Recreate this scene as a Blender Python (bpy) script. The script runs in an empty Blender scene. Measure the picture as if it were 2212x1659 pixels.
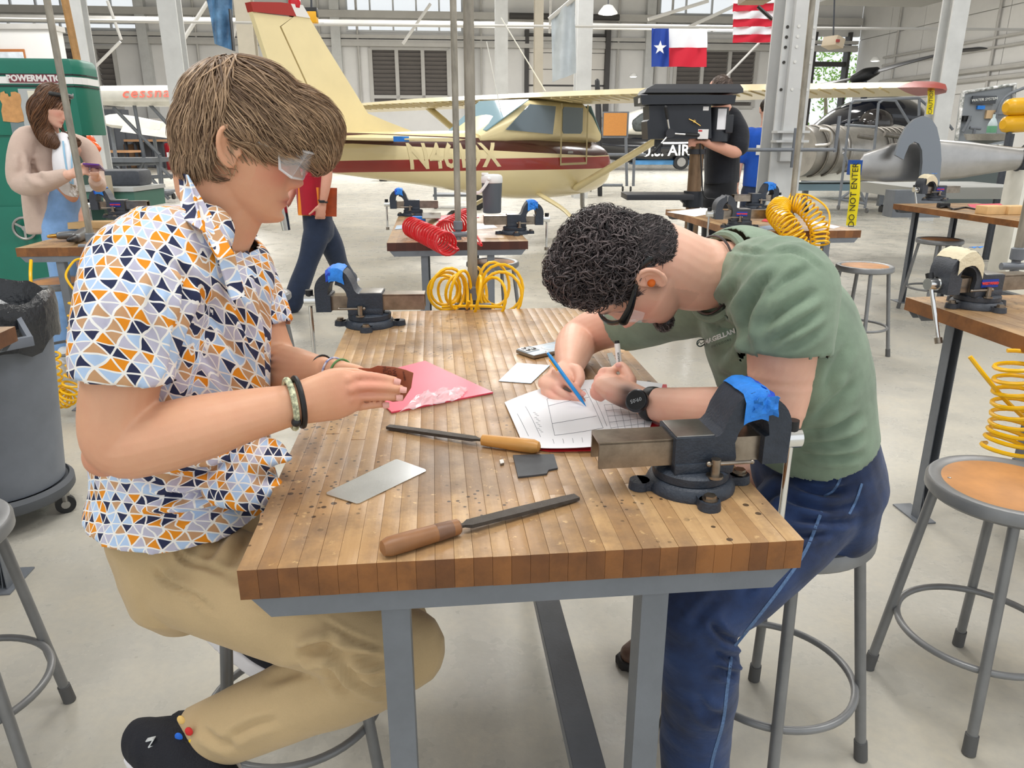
import bpy, bmesh, math, random
import numpy as np
from mathutils import Vector, Matrix, Quaternion

random.seed(7)
RNG = np.random.default_rng(7)
SC = bpy.context.scene
COL = SC.collection
PI = math.pi

# ---------------------------------------------------------------- camera
FPX, PITCH, CAMZ = 1622.0, math.radians(18.05), 1.387
CP, SP = math.cos(PITCH), math.sin(PITCH)
cam_data = bpy.data.cameras.new('camera')
cam_data.sensor_fit = 'HORIZONTAL'
cam_data.sensor_width = 36.0
cam_data.lens = 36.0 * FPX / 2212.0
cam_data.clip_start = 0.05
cam_data.clip_end = 300
cam = bpy.data.objects.new('camera', cam_data)
COL.objects.link(cam)
cam.location = (0, 0, CAMZ)
cam.rotation_euler = (PI / 2 - PITCH, 0, 0)
SC.camera = cam

# ---------------------------------------------------------------- world, lights, exposure
SC.view_settings.view_transform = 'Standard'
SC.view_settings.look = 'None'
SC.view_settings.gamma = 1.0
SC.view_settings.use_curve_mapping = False
SC.view_settings.exposure = 0.18
SC.cycles.max_bounces = 6
SC.cycles.diffuse_bounces = 3
SC.cycles.glossy_bounces = 3
SC.cycles.transmission_bounces = 6
SC.cycles.transparent_max_bounces = 10
SC.cycles.caustics_reflective = False
SC.cycles.caustics_refractive = False
SC.cycles.sample_clamp_indirect = 4.0
world = bpy.data.worlds.new('overcast_sky')
SC.world = world
world.use_nodes = True
world.node_tree.nodes['Background'].inputs[0].default_value = (0.93, 0.97, 1.0, 1)
world.node_tree.nodes['Background'].inputs[1].default_value = 0.95

HY = math.radians(5.79)                       # the hall and its benches are turned by this much
EU = Vector((math.cos(HY), math.sin(HY), 0))
EV = Vector((-math.sin(HY), math.cos(HY), 0))


def hall(u, v, z=0.0):
    """hall axes (u across, v into the depth) to world"""
    return EU * u + EV * v + Vector((0, 0, z))


def area_light(name, loc, sx, sy, power, col=(1, 1, 1)):
    d = bpy.data.lights.new(name, 'AREA')
    d.shape = 'RECTANGLE'
    d.size, d.size_y = sx, sy
    d.energy = power
    d.color = col
    o = bpy.data.objects.new(name, d)
    COL.objects.link(o)
    o.location = loc
    o.rotation_euler = (0, 0, HY)
    return o


for lu, lv in ((-6, 1), (0.5, 0.2), (6.5, 1), (-6, 8), (1, 8.5), (8, 8), (-8, 18), (1, 18), (10, 18), (-8, 30), (2, 30), (12, 30)):
    area_light('ceiling_lamp', hall(lu, lv, 7.6), 2.6, 2.6, {0: 205, 1: 215, 8: 200, 18: 440, 30: 1250}[int(round(lv)) if lv < 8 else (8 if lv < 10 else lv)], (1.0, 0.985, 0.96))


# ---------------------------------------------------------------- pixel helpers (photo frame 2212 x 1659) used to read positions
def ray(px, py):
    dx, dy = px - 1106.0, py - 829.5
    return Vector((dx, FPX * CP - dy * SP, -(dy * CP + FPX * SP)))


def G(px, py, z=0.0):
    r = ray(px, py)
    return Vector((0, 0, CAMZ)) + r * ((z - CAMZ) / r.z)


def D(px, py, Y):
    r = ray(px, py)
    return Vector((0, 0, CAMZ)) + r * (Y / r.y)


# ---------------------------------------------------------------- object helpers
OFF = {}
ROT = {}


def root(name, loc, rz=0.0, label=None, cat=None, group=None, kind=None):
    o = bpy.data.objects.new(name, None)
    o.empty_display_size = 0.1
    COL.objects.link(o)
    o.location = loc
    o.rotation_euler = (0, 0, rz)
    tag(o, label, cat, group, kind)
    OFF[o.name] = Vector(loc)
    return o


def tag(o, label=None, cat=None, group=None, kind=None):
    if label: o['label'] = label
    if cat: o['category'] = cat
    if group: o['group'] = group
    if kind: o['kind'] = kind
    return o


def copy_tree(o, parent=None):
    c = o.copy()
    COL.objects.link(c)
    c.parent = parent
    for ch in list(o.children):
        copy_tree(ch, c)
    return c


def frame_from(axis, up=(0, 0, 1)):
    a = Vector(axis).normalized()
    u = Vector(up)
    if abs(a.dot(u.normalized())) > 0.98:
        u = Vector((1, 0, 0)) if abs(a.x) < 0.9 else Vector((0, 1, 0))
    s = u.cross(a).normalized()
    n = a.cross(s).normalized()
    return s, n, a


def catmull(P, sub):
    P = [np.asarray(p, float) for p in P]
    if len(P) < 3 or sub <= 1:
        return np.array(P)
    Q = [2 * P[0] - P[1]] + P + [2 * P[-1] - P[-2]]
    out = []
    for i in range(1, len(Q) - 2):
        p0, p1, p2, p3 = Q[i - 1], Q[i], Q[i + 1], Q[i + 2]
        for k in range(sub):
            t = k / sub
            out.append(0.5 * (2 * p1 + (p2 - p0) * t + (2 * p0 - 5 * p1 + 4 * p2 - p3) * t * t + (3 * p1 - p0 - 3 * p2 + p3) * t ** 3))
    out.append(P[-1])
    return np.array(out)


class MB:
    """collects closed shapes and links them as one mesh object"""

    def __init__(self):
        self.v, self.f = [], []

    def add(self, v, f):
        n = len(self.v)
        self.v.extend([tuple(map(float, p)) for p in v])
        self.f.extend([tuple(n + i for i in q) for q in f])
        return self

    def box(self, c, s, M=None, bev=0.0):
        hx, hy, hz = s[0] / 2, s[1] / 2, s[2] / 2
        c = Vector(c)
        if bev <= 0:
            p = [Vector((x, y, z)) for x in (-hx, hx) for y in (-hy, hy) for z in (-hz, hz)]
            f = [(0, 1, 3, 2), (4, 6, 7, 5), (0, 4, 5, 1), (2, 3, 7, 6), (0, 2, 6, 4), (1, 5, 7, 3)]
        else:
            bm = bmesh.new()
            bmesh.ops.create_cube(bm, size=1.0)
            for q in bm.verts:
                q.co = Vector((q.co.x * s[0], q.co.y * s[1], q.co.z * s[2]))
            bmesh.ops.bevel(bm, geom=list(bm.edges), offset=bev, segments=2, profile=0.6, affect='EDGES')
            bm.verts.index_update()
            p = [q.co.copy() for q in bm.verts]
            f = [tuple(q.index for q in g.verts) for g in bm.faces]
            bm.free()
        if M is not None:
            p = [M @ q for q in p]
        return self.add([c + q for q in p], f)

    def bar(self, p0, p1, w, h, up=(0, 0, 1), bev=0.0):
        p0, p1 = Vector(p0), Vector(p1)
        s, n, a = frame_from(p1 - p0, up)
        M = Matrix((s, n, a)).transposed()
        return self.box((p0 + p1) / 2, (w, h, (p1 - p0).length), M, bev)

    def loft(self, rings, cap=True, closed=False):
        n = len(rings[0])
        v = [p for r in rings for p in r]
        f = []
        m = len(rings)
        for i in range(m if closed else m - 1):
            a, b = i * n, ((i + 1) % m) * n
            for k in range(n):
                k2 = (k + 1) % n
                f.append((a + k, a + k2, b + k2, b + k))
        if cap and not closed:
            f.append(tuple(range(n - 1, -1, -1)))
            f.append(tuple((m - 1) * n + k for k in range(n)))
        return self.add(v, f)

    def tube(self, pts, r, n=8, cap=True, closed=False, sub=1, up=None):
        pts = catmull(pts, sub) if sub > 1 else np.array([np.asarray(p, float) for p in pts])
        m = len(pts)
        rr = np.full(m, float(r)) if np.isscalar(r) else np.interp(np.linspace(0, 1, m), np.linspace(0, 1, len(r)), r)
        rings = []
        s = None
        for i in range(m):
            if closed:
                t = Vector(pts[(i + 1) % m] - pts[i - 1])
            else:
                t = Vector(pts[min(i + 1, m - 1)] - pts[max(i - 1, 0)])
            if t.length < 1e-9: t = Vector((0, 0, 1))
            t.normalize()
            if s is None:
                s, nn, _ = frame_from(t, up or (0, 0, 1))
            else:
                s = (s - t * s.dot(t))
                if s.length < 1e-6: s, nn, _ = frame_from(t)
                s.normalize()
                nn = t.cross(s)
            c = Vector(pts[i])
            rings.append([c + (s * math.cos(2 * PI * k / n) + nn * math.sin(2 * PI * k / n)) * rr[i] for k in range(n)])
        return self.loft(rings, cap, closed)

    def cyl(self, p0, p1, r0, r1=None, n=16):
        p0, p1 = Vector(p0), Vector(p1)
        s, nn, a = frame_from(p1 - p0)
        r1 = r0 if r1 is None else r1
        rg = []
        for p, r in ((p0, r0), (p1, r1)):
            rg.append([p + (s * math.cos(2 * PI * k / n) + nn * math.sin(2 * PI * k / n)) * r for k in range(n)])
        return self.loft(rg)

    def limb(self, pts, rad, side=(0, 1, 0), n=18, sub=5, round_ends=True):
        """tapered limb: pts joints, rad [(across 'side', across the other)] per joint"""
        rad = [(r, r) if np.isscalar(r) else r for r in rad]
        P = catmull(pts, sub)
        R = catmull(rad, sub)
        m = len(P)
        T = np.gradient(P, axis=0)
        if round_ends:
            t0, t1 = T[0] / np.linalg.norm(T[0]), T[-1] / np.linalg.norm(T[-1])
            a0, a1 = R[0].mean(), R[-1].mean()
            ks = (0.98, 0.85, 0.5)
            pre = [P[0] - t0 * a0 * k for k in ks]
            post = [P[-1] + t1 * a1 * k for k in ks[::-1]]
            pr = [R[0] * math.sqrt(max(0.03, 1 - k * k)) for k in ks]
            po = [R[-1] * math.sqrt(max(0.03, 1 - k * k)) for k in ks[::-1]]
            P = np.vstack([pre, P, post]); R = np.vstack([pr, R, po])
            T = np.vstack([[t0] * 3, T, [t1] * 3])
        sv = Vector(side)
        rings = []
        for i in range(len(P)):
            t = Vector(T[i]).normalized()
            s = (sv - t * sv.dot(t))
            if s.length < 1e-3: s = frame_from(t)[0]
            s.normalize()
            nn = t.cross(s)
            c = Vector(P[i])
            rings.append([c + s * math.cos(2 * PI * k / n) * R[i][0] + nn * math.sin(2 * PI * k / n) * R[i][1] for k in range(n)])
        return self.loft(rings)

    def lathe(self, prof, o=(0, 0, 0), axis=(0, 0, 1), n=24, cap=True):
        s, nn, a = frame_from(axis)
        o = Vector(o)
        rings = [[o + a * z + (s * math.cos(2 * PI * k / n) + nn * math.sin(2 * PI * k / n)) * max(r, 1e-5) for k in range(n)] for r, z in prof]
        return self.loft(rings, cap)

    def prism(self, poly, o, ex, ey, th):
        """polygon in the ex/ey plane at o, thickness vector th"""
        o, ex, ey, th = Vector(o), Vector(ex), Vector(ey), Vector(th)
        a = [o + ex * p[0] + ey * p[1] for p in poly]
        b = [p + th for p in a]
        n = len(a)
        f = [tuple(range(n - 1, -1, -1)), tuple(range(n, 2 * n))]
        f += [(i, (i + 1) % n, n + (i + 1) % n, n + i) for i in range(n)]
        if ex.cross(ey).dot(th) < 0:
            f = [tuple(reversed(q)) for q in f]
        return self.add(a + b, f)

    def ball(self, c, r, M=None, nu=16, nv=10):
        r = (r, r, r) if np.isscalar(r) else r
        c = Vector(c)
        rings = []
        for j in range(nv + 1):
            th = PI * j / nv
            rings.append([Vector((math.sin(th) * math.cos(2 * PI * k / nu) * r[0], math.sin(th) * math.sin(2 * PI * k / nu) * r[1], -math.cos(th) * r[2])) for k in range(nu)])
        if M is not None: rings = [[M @ p for p in q] for q in rings]
        return self.loft([[c + p for p in q] for q in rings])

    def sheet(self, grid, th=0.001):
        """a thin curved sheet from a grid of points, given real thickness"""
        g = np.array(grid, float)
        du = np.gradient(g, axis=0); dv = np.gradient(g, axis=1)
        nn = np.cross(du, dv); nn /= np.linalg.norm(nn, axis=2, keepdims=True) + 1e-12
        a, b = g + nn * th / 2, g - nn * th / 2
        R, Cn = g.shape[:2]
        f = []
        K = R * Cn
        for i in range(R - 1):
            for j in range(Cn - 1):
                q = (i * Cn + j, (i + 1) * Cn + j, (i + 1) * Cn + j + 1, i * Cn + j + 1)
                f.append(q); f.append(tuple(K + x for x in reversed(q)))
        bd = [(0, j) for j in range(Cn)] + [(i, Cn - 1) for i in range(1, R)] + [(R - 1, j) for j in range(Cn - 2, -1, -1)] + [(i, 0) for i in range(R - 2, 0, -1)]
        bi = [i * Cn + j for i, j in bd]
        for k in range(len(bi)):
            x, y = bi[k], bi[(k + 1) % len(bi)]
            f.append((x, y, K + y, K + x))
        return self.add(list(a.reshape(-1, 3)) + list(b.reshape(-1, 3)), f)

    def mesh(self, name, off=None, ang=40):
        me = bpy.data.meshes.new(name)
        v = self.v if off is None else [(p[0] - off[0], p[1] - off[1], p[2] - off[2]) for p in self.v]
        me.from_pydata(v, [], self.f)
        me.polygons.foreach_set('use_smooth', [True] * len(me.polygons))
        try: me.set_sharp_from_angle(angle=math.radians(ang))
        except Exception: pass
        me.update()
        return me

    def build(self, name, mat, parent=None, local=True, ang=40, label=None, cat=None, group=None, kind=None, fix=False):
        """local=False: vertices are world coordinates, parent an unrotated empty (or its part)"""
        off = None
        if not local and parent is not None: off = OFF[parent.name]
        me = self.mesh(name, off, ang)
        if fix:
            bm = bmesh.new(); bm.from_mesh(me); bmesh.ops.recalc_face_normals(bm, faces=list(bm.faces)); bm.to_mesh(me); bm.free()
        return link(me, name, mat, parent, off, label, cat, group, kind)


def link(me, name, mat, parent=None, off=None, label=None, cat=None, group=None, kind=None):
    o = bpy.data.objects.new(name, me)
    COL.objects.link(o)
    if mat is not None and not me.materials: me.materials.append(mat)
    if parent is not None:
        o.parent = parent
        if off is not None: OFF[o.name] = off
    tag(o, label, cat, group, kind)
    return o


def centered(mb, name, mat, loc=None, **kw):
    """single-mesh thing whose origin sits at its base"""
    ang = kw.pop('ang', 40)
    a = np.array(mb.v)
    c = Vector(((a[:, 0].min() + a[:, 0].max()) / 2, (a[:, 1].min() + a[:, 1].max()) / 2, a[:, 2].min())) if loc is None else Vector(loc)
    me = mb.mesh(name, c, ang)
    o = link(me, name, mat, None, None, **kw)
    o.location = c
    OFF[o.name] = c
    return o


# ---------------------------------------------------------------- material helpers
def new_mat(name):
    m = bpy.data.materials.new(name)
    m.use_nodes = True
    nt = m.node_tree
    return m, nt, nt.nodes['Principled BSDF']


def node(nt, t, **kw):
    n = nt.nodes.new(t)
    for k, v in kw.items():
        if k.startswith('i_'):
            key = k[2:]
            key = int(key) if key.isdigit() else key.replace('_', ' ')
            n.inputs[key].default_value = v
        else:
            setattr(n, k, v)
    return n


def rgb(c):
    return (c[0], c[1], c[2], 1.0)


def srgb(r, g, b):
    f = lambda x: ((x / 255) / 12.92) if x / 255 <= 0.04045 else ((x / 255 + 0.055) / 1.055) ** 2.4
    return (f(r), f(g), f(b))


def mat(name, col, rough=0.5, metal=0.0, noise=0.0, nscale=8.0, bump=0.0, bscale=60.0, col2=None, rnd=0.0, coat=0.0, alpha=1.0, trans=0.0, spec=0.5, emit=0.0, stretch=None, obj=None):
    m, nt, b = new_mat(name)
    L = nt.links.new
    b.inputs['Base Color'].default_value = rgb(col)
    b.inputs['Roughness'].default_value = rough
    b.inputs['Metallic'].default_value = metal
    b.inputs['Specular IOR Level'].default_value = spec
    b.inputs['Coat Weight'].default_value = coat
    b.inputs['Alpha'].default_value = alpha
    b.inputs['Transmission Weight'].default_value = trans
    if emit:
        b.inputs['Emission Color'].default_value = rgb(col)
        b.inputs['Emission Strength'].default_value = emit
    if noise or bump or rnd:
        tc = node(nt, 'ShaderNodeTexCoord')
        if obj is not None: tc.object = obj
        vec = tc.outputs['Object']
        if stretch:
            mp = node(nt, 'ShaderNodeMapping')
            mp.inputs['Scale'].default_value = stretch
            L(vec, mp.inputs['Vector']); vec = mp.outputs['Vector']
    if noise:
        n = node(nt, 'ShaderNodeTexNoise', i_Scale=nscale, i_Detail=4.0, i_Roughness=0.6)
        L(vec, n.inputs['Vector'])
        mx = node(nt, 'ShaderNodeMix', data_type='RGBA')
        mx.inputs['A'].default_value = rgb([min(1, c * (1 + noise)) for c in col])
        mx.inputs['B'].default_value = rgb(col2 if col2 else [c * (1 - noise) for c in col])
        rp = node(nt, 'ShaderNodeMapRange', i_1=0.3, i_2=0.7)
        L(n.outputs['Fac'], rp.inputs[0])
        L(rp.outputs[0], mx.inputs['Factor'])
        out = mx.outputs['Result']
        L(out, b.inputs['Base Color'])
    if rnd:
        oi = node(nt, 'ShaderNodeObjectInfo')
        hs = node(nt, 'ShaderNodeHueSaturation')
        mr = node(nt, 'ShaderNodeMapRange', i_3=1 - rnd, i_4=1 + rnd)
        L(oi.outputs['Random'], mr.inputs[0]); L(mr.outputs[0], hs.inputs['Value'])
        if noise: L(out, hs.inputs['Color'])
        else: hs.inputs['Color'].default_value = rgb(col)
        L(hs.outputs['Color'], b.inputs['Base Color'])
    if bump:
        n2 = node(nt, 'ShaderNodeTexNoise', i_Scale=bscale, i_Detail=3.0)
        L(vec, n2.inputs['Vector'])
        bp = node(nt, 'ShaderNodeBump', i_Strength=bump, i_Distance=0.01)
        L(n2.outputs['Fac'], bp.inputs['Height'])
        L(bp.outputs['Normal'], b.inputs['Normal'])
    return m


def mix_rgb(nt, fac, a, b, mode='MIX'):
    mx = node(nt, 'ShaderNodeMix', data_type='RGBA', blend_type=mode)
    for sock, val in (('Factor', fac), ('A', a), ('B', b)):
        if hasattr(val, 'is_linked') or hasattr(val, 'links'): nt.links.new(val, mx.inputs[sock])
        elif sock == 'Factor': mx.inputs[sock].default_value = val
        else: mx.inputs[sock].default_value = rgb(val)
    return mx.outputs['Result']


def mrange(nt, val, a, b, c=0.0, d=1.0):
    n = node(nt, 'ShaderNodeMapRange', i_1=a, i_2=b, i_3=c, i_4=d)
    nt.links.new(val, n.inputs[0])
    return n.outputs[0]


def fmath(nt, op, a, b=None, c=None):
    n = node(nt, 'ShaderNodeMath', operation=op)
    for i, x in enumerate((a, b, c)):
        if x is None: continue
        if hasattr(x, 'links'): nt.links.new(x, n.inputs[i])
        else: n.inputs[i].default_value = x
    return n.outputs[0]


def tnoise(nt, vec, scale, detail=3.0, rough=0.55):
    n = node(nt, 'ShaderNodeTexNoise', i_Scale=scale, i_Detail=detail, i_Roughness=rough)
    nt.links.new(vec, n.inputs['Vector'])
    return n.outputs['Fac']


def text_mesh(name, body, size, mat_, origin, ex, ey, parent=None, off=None, depth=0.0008, bold=0.0, align='CENTER', spacing=1.0):
    """flat lettering standing on the plane (ex, ey) at origin; becomes a mesh part"""
    cu = bpy.data.curves.new(name, 'FONT')
    cu.body = body
    cu.size = size
    cu.align_x = align
    cu.align_y = 'CENTER'
    cu.extrude = depth
    cu.offset = bold
    cu.space_character = spacing
    cu.resolution_u = 2
    t = bpy.data.objects.new(name + '_curve', cu)
    COL.objects.link(t)
    dg = bpy.context.evaluated_depsgraph_get()
    me = bpy.data.meshes.new_from_object(t.evaluated_get(dg))
    bpy.data.objects.remove(t)
    bpy.data.curves.remove(cu)
    me.name = name
    ex, ey = Vector(ex).normalized(), Vector(ey).normalized()
    ez = ex.cross(ey)
    Mx = Matrix(((ex.x, ey.x, ez.x, origin[0]), (ex.y, ey.y, ez.y, origin[1]), (ex.z, ey.z, ez.z, origin[2]), (0, 0, 0, 1)))
    me.transform(Mx)
    if off is not None: me.transform(Matrix.Translation(-Vector(off)))
    me.materials.clear()
    return link(me, name, mat_, parent, off)


def remesh(mb, name, voxel, smooth=2, off=None):
    """voxel union of overlapping closed shapes: one continuous skin"""
    me = bpy.data.meshes.new(name)
    v = mb.v if off is None else [(p[0] - off[0], p[1] - off[1], p[2] - off[2]) for p in mb.v]
    me.from_pydata(v, [], mb.f)
    bm = bmesh.new(); bm.from_mesh(me)
    bmesh.ops.recalc_face_normals(bm, faces=list(bm.faces))
    bm.to_mesh(me); bm.free()
    o = bpy.data.objects.new(name + '_tmp', me)
    COL.objects.link(o)
    md = o.modifiers.new('r', 'REMESH')
    md.mode = 'VOXEL'
    md.voxel_size = voxel
    md.adaptivity = 0.0
    if smooth:
        ms = o.modifiers.new('s', 'SMOOTH')
        ms.factor = 0.5
        ms.iterations = smooth
    dg = bpy.context.evaluated_depsgraph_get()
    out = bpy.data.meshes.new_from_object(o.evaluated_get(dg))
    bpy.data.objects.remove(o)
    bpy.data.meshes.remove(me)
    out.name = name
    out.polygons.foreach_set('use_smooth', [True] * len(out.polygons))
    return out


def mesh_co(me):
    a = np.empty(len(me.vertices) * 3, np.float32)
    me.vertices.foreach_get('co', a)
    return a.reshape(-1, 3).astype(float)


def mesh_no(me):
    a = np.empty(len(me.vertices) * 3, np.float32)
    me.vertex_normals.foreach_get('vector', a)
    return a.reshape(-1, 3).astype(float)


def set_co(me, a):
    me.vertices.foreach_set('co', a.astype(np.float32).ravel())
    me.update()


def vcol(me, name, cols):
    at = me.attributes.new(name, 'FLOAT_COLOR', 'POINT')
    c4 = np.ones((len(me.vertices), 4), np.float32)
    c4[:, :cols.shape[1]] = cols
    at.data.foreach_set('color', c4.ravel())


def seg_dist(P, a, b):
    a, b = np.asarray(a, float), np.asarray(b, float)
    ab = b - a
    t = np.clip(((P - a) @ ab) / (ab @ ab), 0, 1)
    return np.linalg.norm(P - (a + t[:, None] * ab), axis=1), t


def wnoise(P, seed, freq):
    """cheap smooth noise from a few random sine waves"""
    r = np.random.default_rng(seed)
    s = np.zeros(len(P))
    for k in range(7):
        w = r.normal(size=3); w /= np.linalg.norm(w)
        s += np.sin(P @ w * freq * r.uniform(0.6, 1.5) + r.uniform(0, 6.28))
    return s / 3.0

# ================================================================ common materials
M_steel_grey = mat('grey_painted_steel', srgb(112, 117, 124), 0.42, 0.0, noise=0.12, nscale=9, bump=0.05, bscale=150)
M_stool_grey = mat('stool_grey_enamel', srgb(128, 129, 130), 0.35, 0.25, noise=0.10, nscale=14)
M_chrome = mat('chrome', (0.78, 0.78, 0.77), 0.16, 1.0)
M_bare_steel = mat('bare_steel', srgb(150, 140, 128), 0.33, 1.0, noise=0.25, nscale=30)
M_brushed = mat('machined_steel', srgb(165, 163, 160), 0.38, 1.0, noise=0.12, nscale=40)
M_castblack = mat('blue_black_cast_iron', srgb(44, 52, 64), 0.5, 0.0, noise=0.2, nscale=40, bump=0.18, bscale=220)
M_castgrey = mat('slate_cast_iron', srgb(62, 66, 74), 0.5, 0.0, noise=0.2, nscale=40, bump=0.18, bscale=220)
M_black = mat('black_plastic', srgb(24, 25, 28), 0.45)
M_rubber = mat('grey_rubber', srgb(92, 92, 92), 0.8)
M_tape_blue = mat('blue_masking_tape', srgb(38, 128, 222), 0.6, noise=0.15, nscale=60, bump=0.2, bscale=120)
M_tape_navy = mat('dark_blue_tape', srgb(18, 70, 190), 0.55)
M_tape_cream = mat('cream_masking_tape', srgb(226, 214, 184), 0.75, bump=0.3, bscale=90)
M_white = mat('white_paint', srgb(236, 236, 234), 0.5)
M_wall = mat('hangar_wall_paint', srgb(232, 231, 229), 0.6, noise=0.05, nscale=0.6)
M_girt = mat('girt_paint', srgb(196, 194, 190), 0.55, noise=0.06, nscale=1.5)
M_column = mat('column_paint', srgb(205, 206, 205), 0.5, noise=0.07, nscale=3, bump=0.05, bscale=40)
M_tan_column = mat('tan_column_paint', srgb(176, 168, 152), 0.55, noise=0.06, nscale=3)
M_louver = mat('louver_grey', srgb(120, 115, 112), 0.6, noise=0.05, nscale=3)
M_pipe = mat('galvanised_pipe', srgb(150, 144, 132), 0.5, 0.35, noise=0.35, nscale=26, stretch=(1, 1, 0.25), bump=0.1, bscale=80)
M_yellow = mat('yellow_hose', srgb(246, 190, 10), 0.32)
M_red = mat('red_hose', srgb(200, 20, 28), 0.32)
M_seatboard = mat('hardboard_seat', srgb(186, 130, 76), 0.5, noise=0.22, nscale=7)
M_paper = mat('white_paper', srgb(240, 240, 244), 0.7)
M_brass = mat('brass', srgb(190, 150, 80), 0.3, 0.9)


def concrete():
    m, nt, b = new_mat('polished_concrete')
    L = nt.links.new
    tc = node(nt, 'ShaderNodeTexCoord').outputs['Object']
    big = tnoise(nt, tc, 0.55, 4, 0.6)
    mid = tnoise(nt, tc, 3.2, 5, 0.65)
    fine = tnoise(nt, tc, 42, 3, 0.6)
    c = mix_rgb(nt, mrange(nt, big, 0.3, 0.7), srgb(198, 194, 182), srgb(180, 177, 168))
    c = mix_rgb(nt, mrange(nt, mid, 0.42, 0.72, 0, 0.55), c, srgb(206, 196, 174))
    c = mix_rgb(nt, mrange(nt, fine, 0.35, 0.75, 0, 0.35), c, srgb(168, 166, 160))
    # old spots and scuffs with a shape of their own
    vo = node(nt, 'ShaderNodeTexVoronoi', i_Scale=2.6)
    L(tc, vo.inputs['Vector'])
    spot = fmath(nt, 'LESS_THAN', vo.outputs['Distance'], 0.022)
    c = mix_rgb(nt, fmath(nt, 'MULTIPLY', spot, 0.75), c, srgb(96, 88, 78))
    vo2 = node(nt, 'ShaderNodeTexVoronoi', i_Scale=14.0)
    L(tc, vo2.inputs['Vector'])
    msk = mrange(nt, tnoise(nt, tc, 1.3, 2), 0.5, 0.62)
    spot2 = fmath(nt, 'MULTIPLY', fmath(nt, 'LESS_THAN', vo2.outputs['Distance'], 0.07), msk)
    c = mix_rgb(nt, fmath(nt, 'MULTIPLY', spot2, 0.55), c, srgb(120, 112, 100))
    L(c, b.inputs['Base Color'])
    L(mrange(nt, mid, 0.3, 0.7, 0.2, 0.42), b.inputs['Roughness'])
    bp = node(nt, 'ShaderNodeBump', i_Strength=0.12, i_Distance=0.004)
    L(tnoise(nt, tc, 55, 4, 0.6), bp.inputs['Height'])
    L(bp.outputs['Normal'], b.inputs['Normal'])
    b.inputs['Specular IOR Level'].default_value = 0.5
    return m


M_floor = concrete()

# ================================================================ the hall
BV = 45.0                                        # distance of the back wall


def HV(px, py, v=BV):
    """pixel to (u, z) on the hall plane v"""
    r = ray(px, py)
    t = v / r.dot(EV)
    p = Vector((0, 0, CAMZ)) + r * t
    return p.dot(EU), p.z


def hbox(mb, u0, u1, v0, v1, z0, z1):
    Mr = Matrix.Rotation(HY, 3, 'Z')
    return mb.box(hall((u0 + u1) / 2, (v0 + v1) / 2, (z0 + z1) / 2), (abs(u1 - u0), abs(v1 - v0), abs(z1 - z0)), Mr)


fl = MB()
fl.add([hall(-45, -8), hall(40, -8), hall(40, 60), hall(-45, 60)], [(0, 1, 2, 3)])
fl.build('floor', M_floor, kind='structure')

U_RIGHT = HV(1842, 200)[0]
# openings in the back wall: pixel boxes
win_px = [(-40, -26, 294, 26), (-40, 43, 296, 66), (746, -22, 998, 30), (749, 47, 998, 72), (1428, -18, 1592, 35), (1428, 52, 1592, 74)]
louver_px = [(118, 101, 268, 252), (799, 104, 971, 224), (1460, 107, 1624, 232)]
open_px = (1764, 78, 1832, 300)


def pxrect(b):
    u0, zt = HV(b[0], b[1]); u1, zb = HV(b[2], b[3])
    return u0, u1, zb, zt


def wall_cells(mb, u0, u1, z0, z1, holes, v0, v1):
    us = sorted({u0, u1, *[h[0] for h in holes], *[h[1] for h in holes]})
    zs = sorted({z0, z1, *[h[2] for h in holes], *[h[3] for h in holes]})
    us = [u for u in us if u0 <= u <= u1]; zs = [z for z in zs if z0 <= z <= z1]
    for i in range(len(us) - 1):
        for j in range(len(zs) - 1):
            cu, cz = (us[i] + us[i + 1]) / 2, (zs[j] + zs[j + 1]) / 2
            if any(h[0] < cu < h[1] and h[2] < cz < h[3] for h in holes): continue
            hbox(mb, us[i], us[i + 1], v0, v1, zs[j], zs[j + 1])


holes = [pxrect(b) for b in win_px + louver_px + [open_px]]
wb = MB()
wall_cells(wb, -45, U_RIGHT, 0, 13, holes, BV, BV + 0.3)
wb.build('wall_back', M_wall, kind='structure')
M_glass = mat('window_glass', (0.9, 0.97, 1.0), 0.05, alpha=0.10)
M_mullion = mat('window_mullion', srgb(206, 208, 210), 0.5)
for i, b in enumerate(win_px):
    u0, u1, z0, z1 = pxrect(b)
    w = MB()
    hbox(w, u0, u1, BV - 0.06, BV + 0.12, z0, z0 + 0.1); hbox(w, u0, u1, BV - 0.06, BV + 0.12, z1 - 0.1, z1)
    n = max(2, round((u1 - u0) / 1.3))
    for k in range(n + 1):
        uu = u0 + (u1 - u0) * k / n
        hbox(w, uu - 0.045, uu + 0.045, BV - 0.05, BV + 0.1, z0, z1)
    wo = w.build('window_%d' % (i + 1), M_mullion, kind='structure')
    for k in range(n):
        q = MB()
        hbox(q, u0 + (u1 - u0) * k / n + 0.045, u0 + (u1 - u0) * (k + 1) / n - 0.045, BV + 0.02, BV + 0.03, z0 + 0.1, z1 - 0.1)
        q.build('pane', M_glass, wo)
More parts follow.
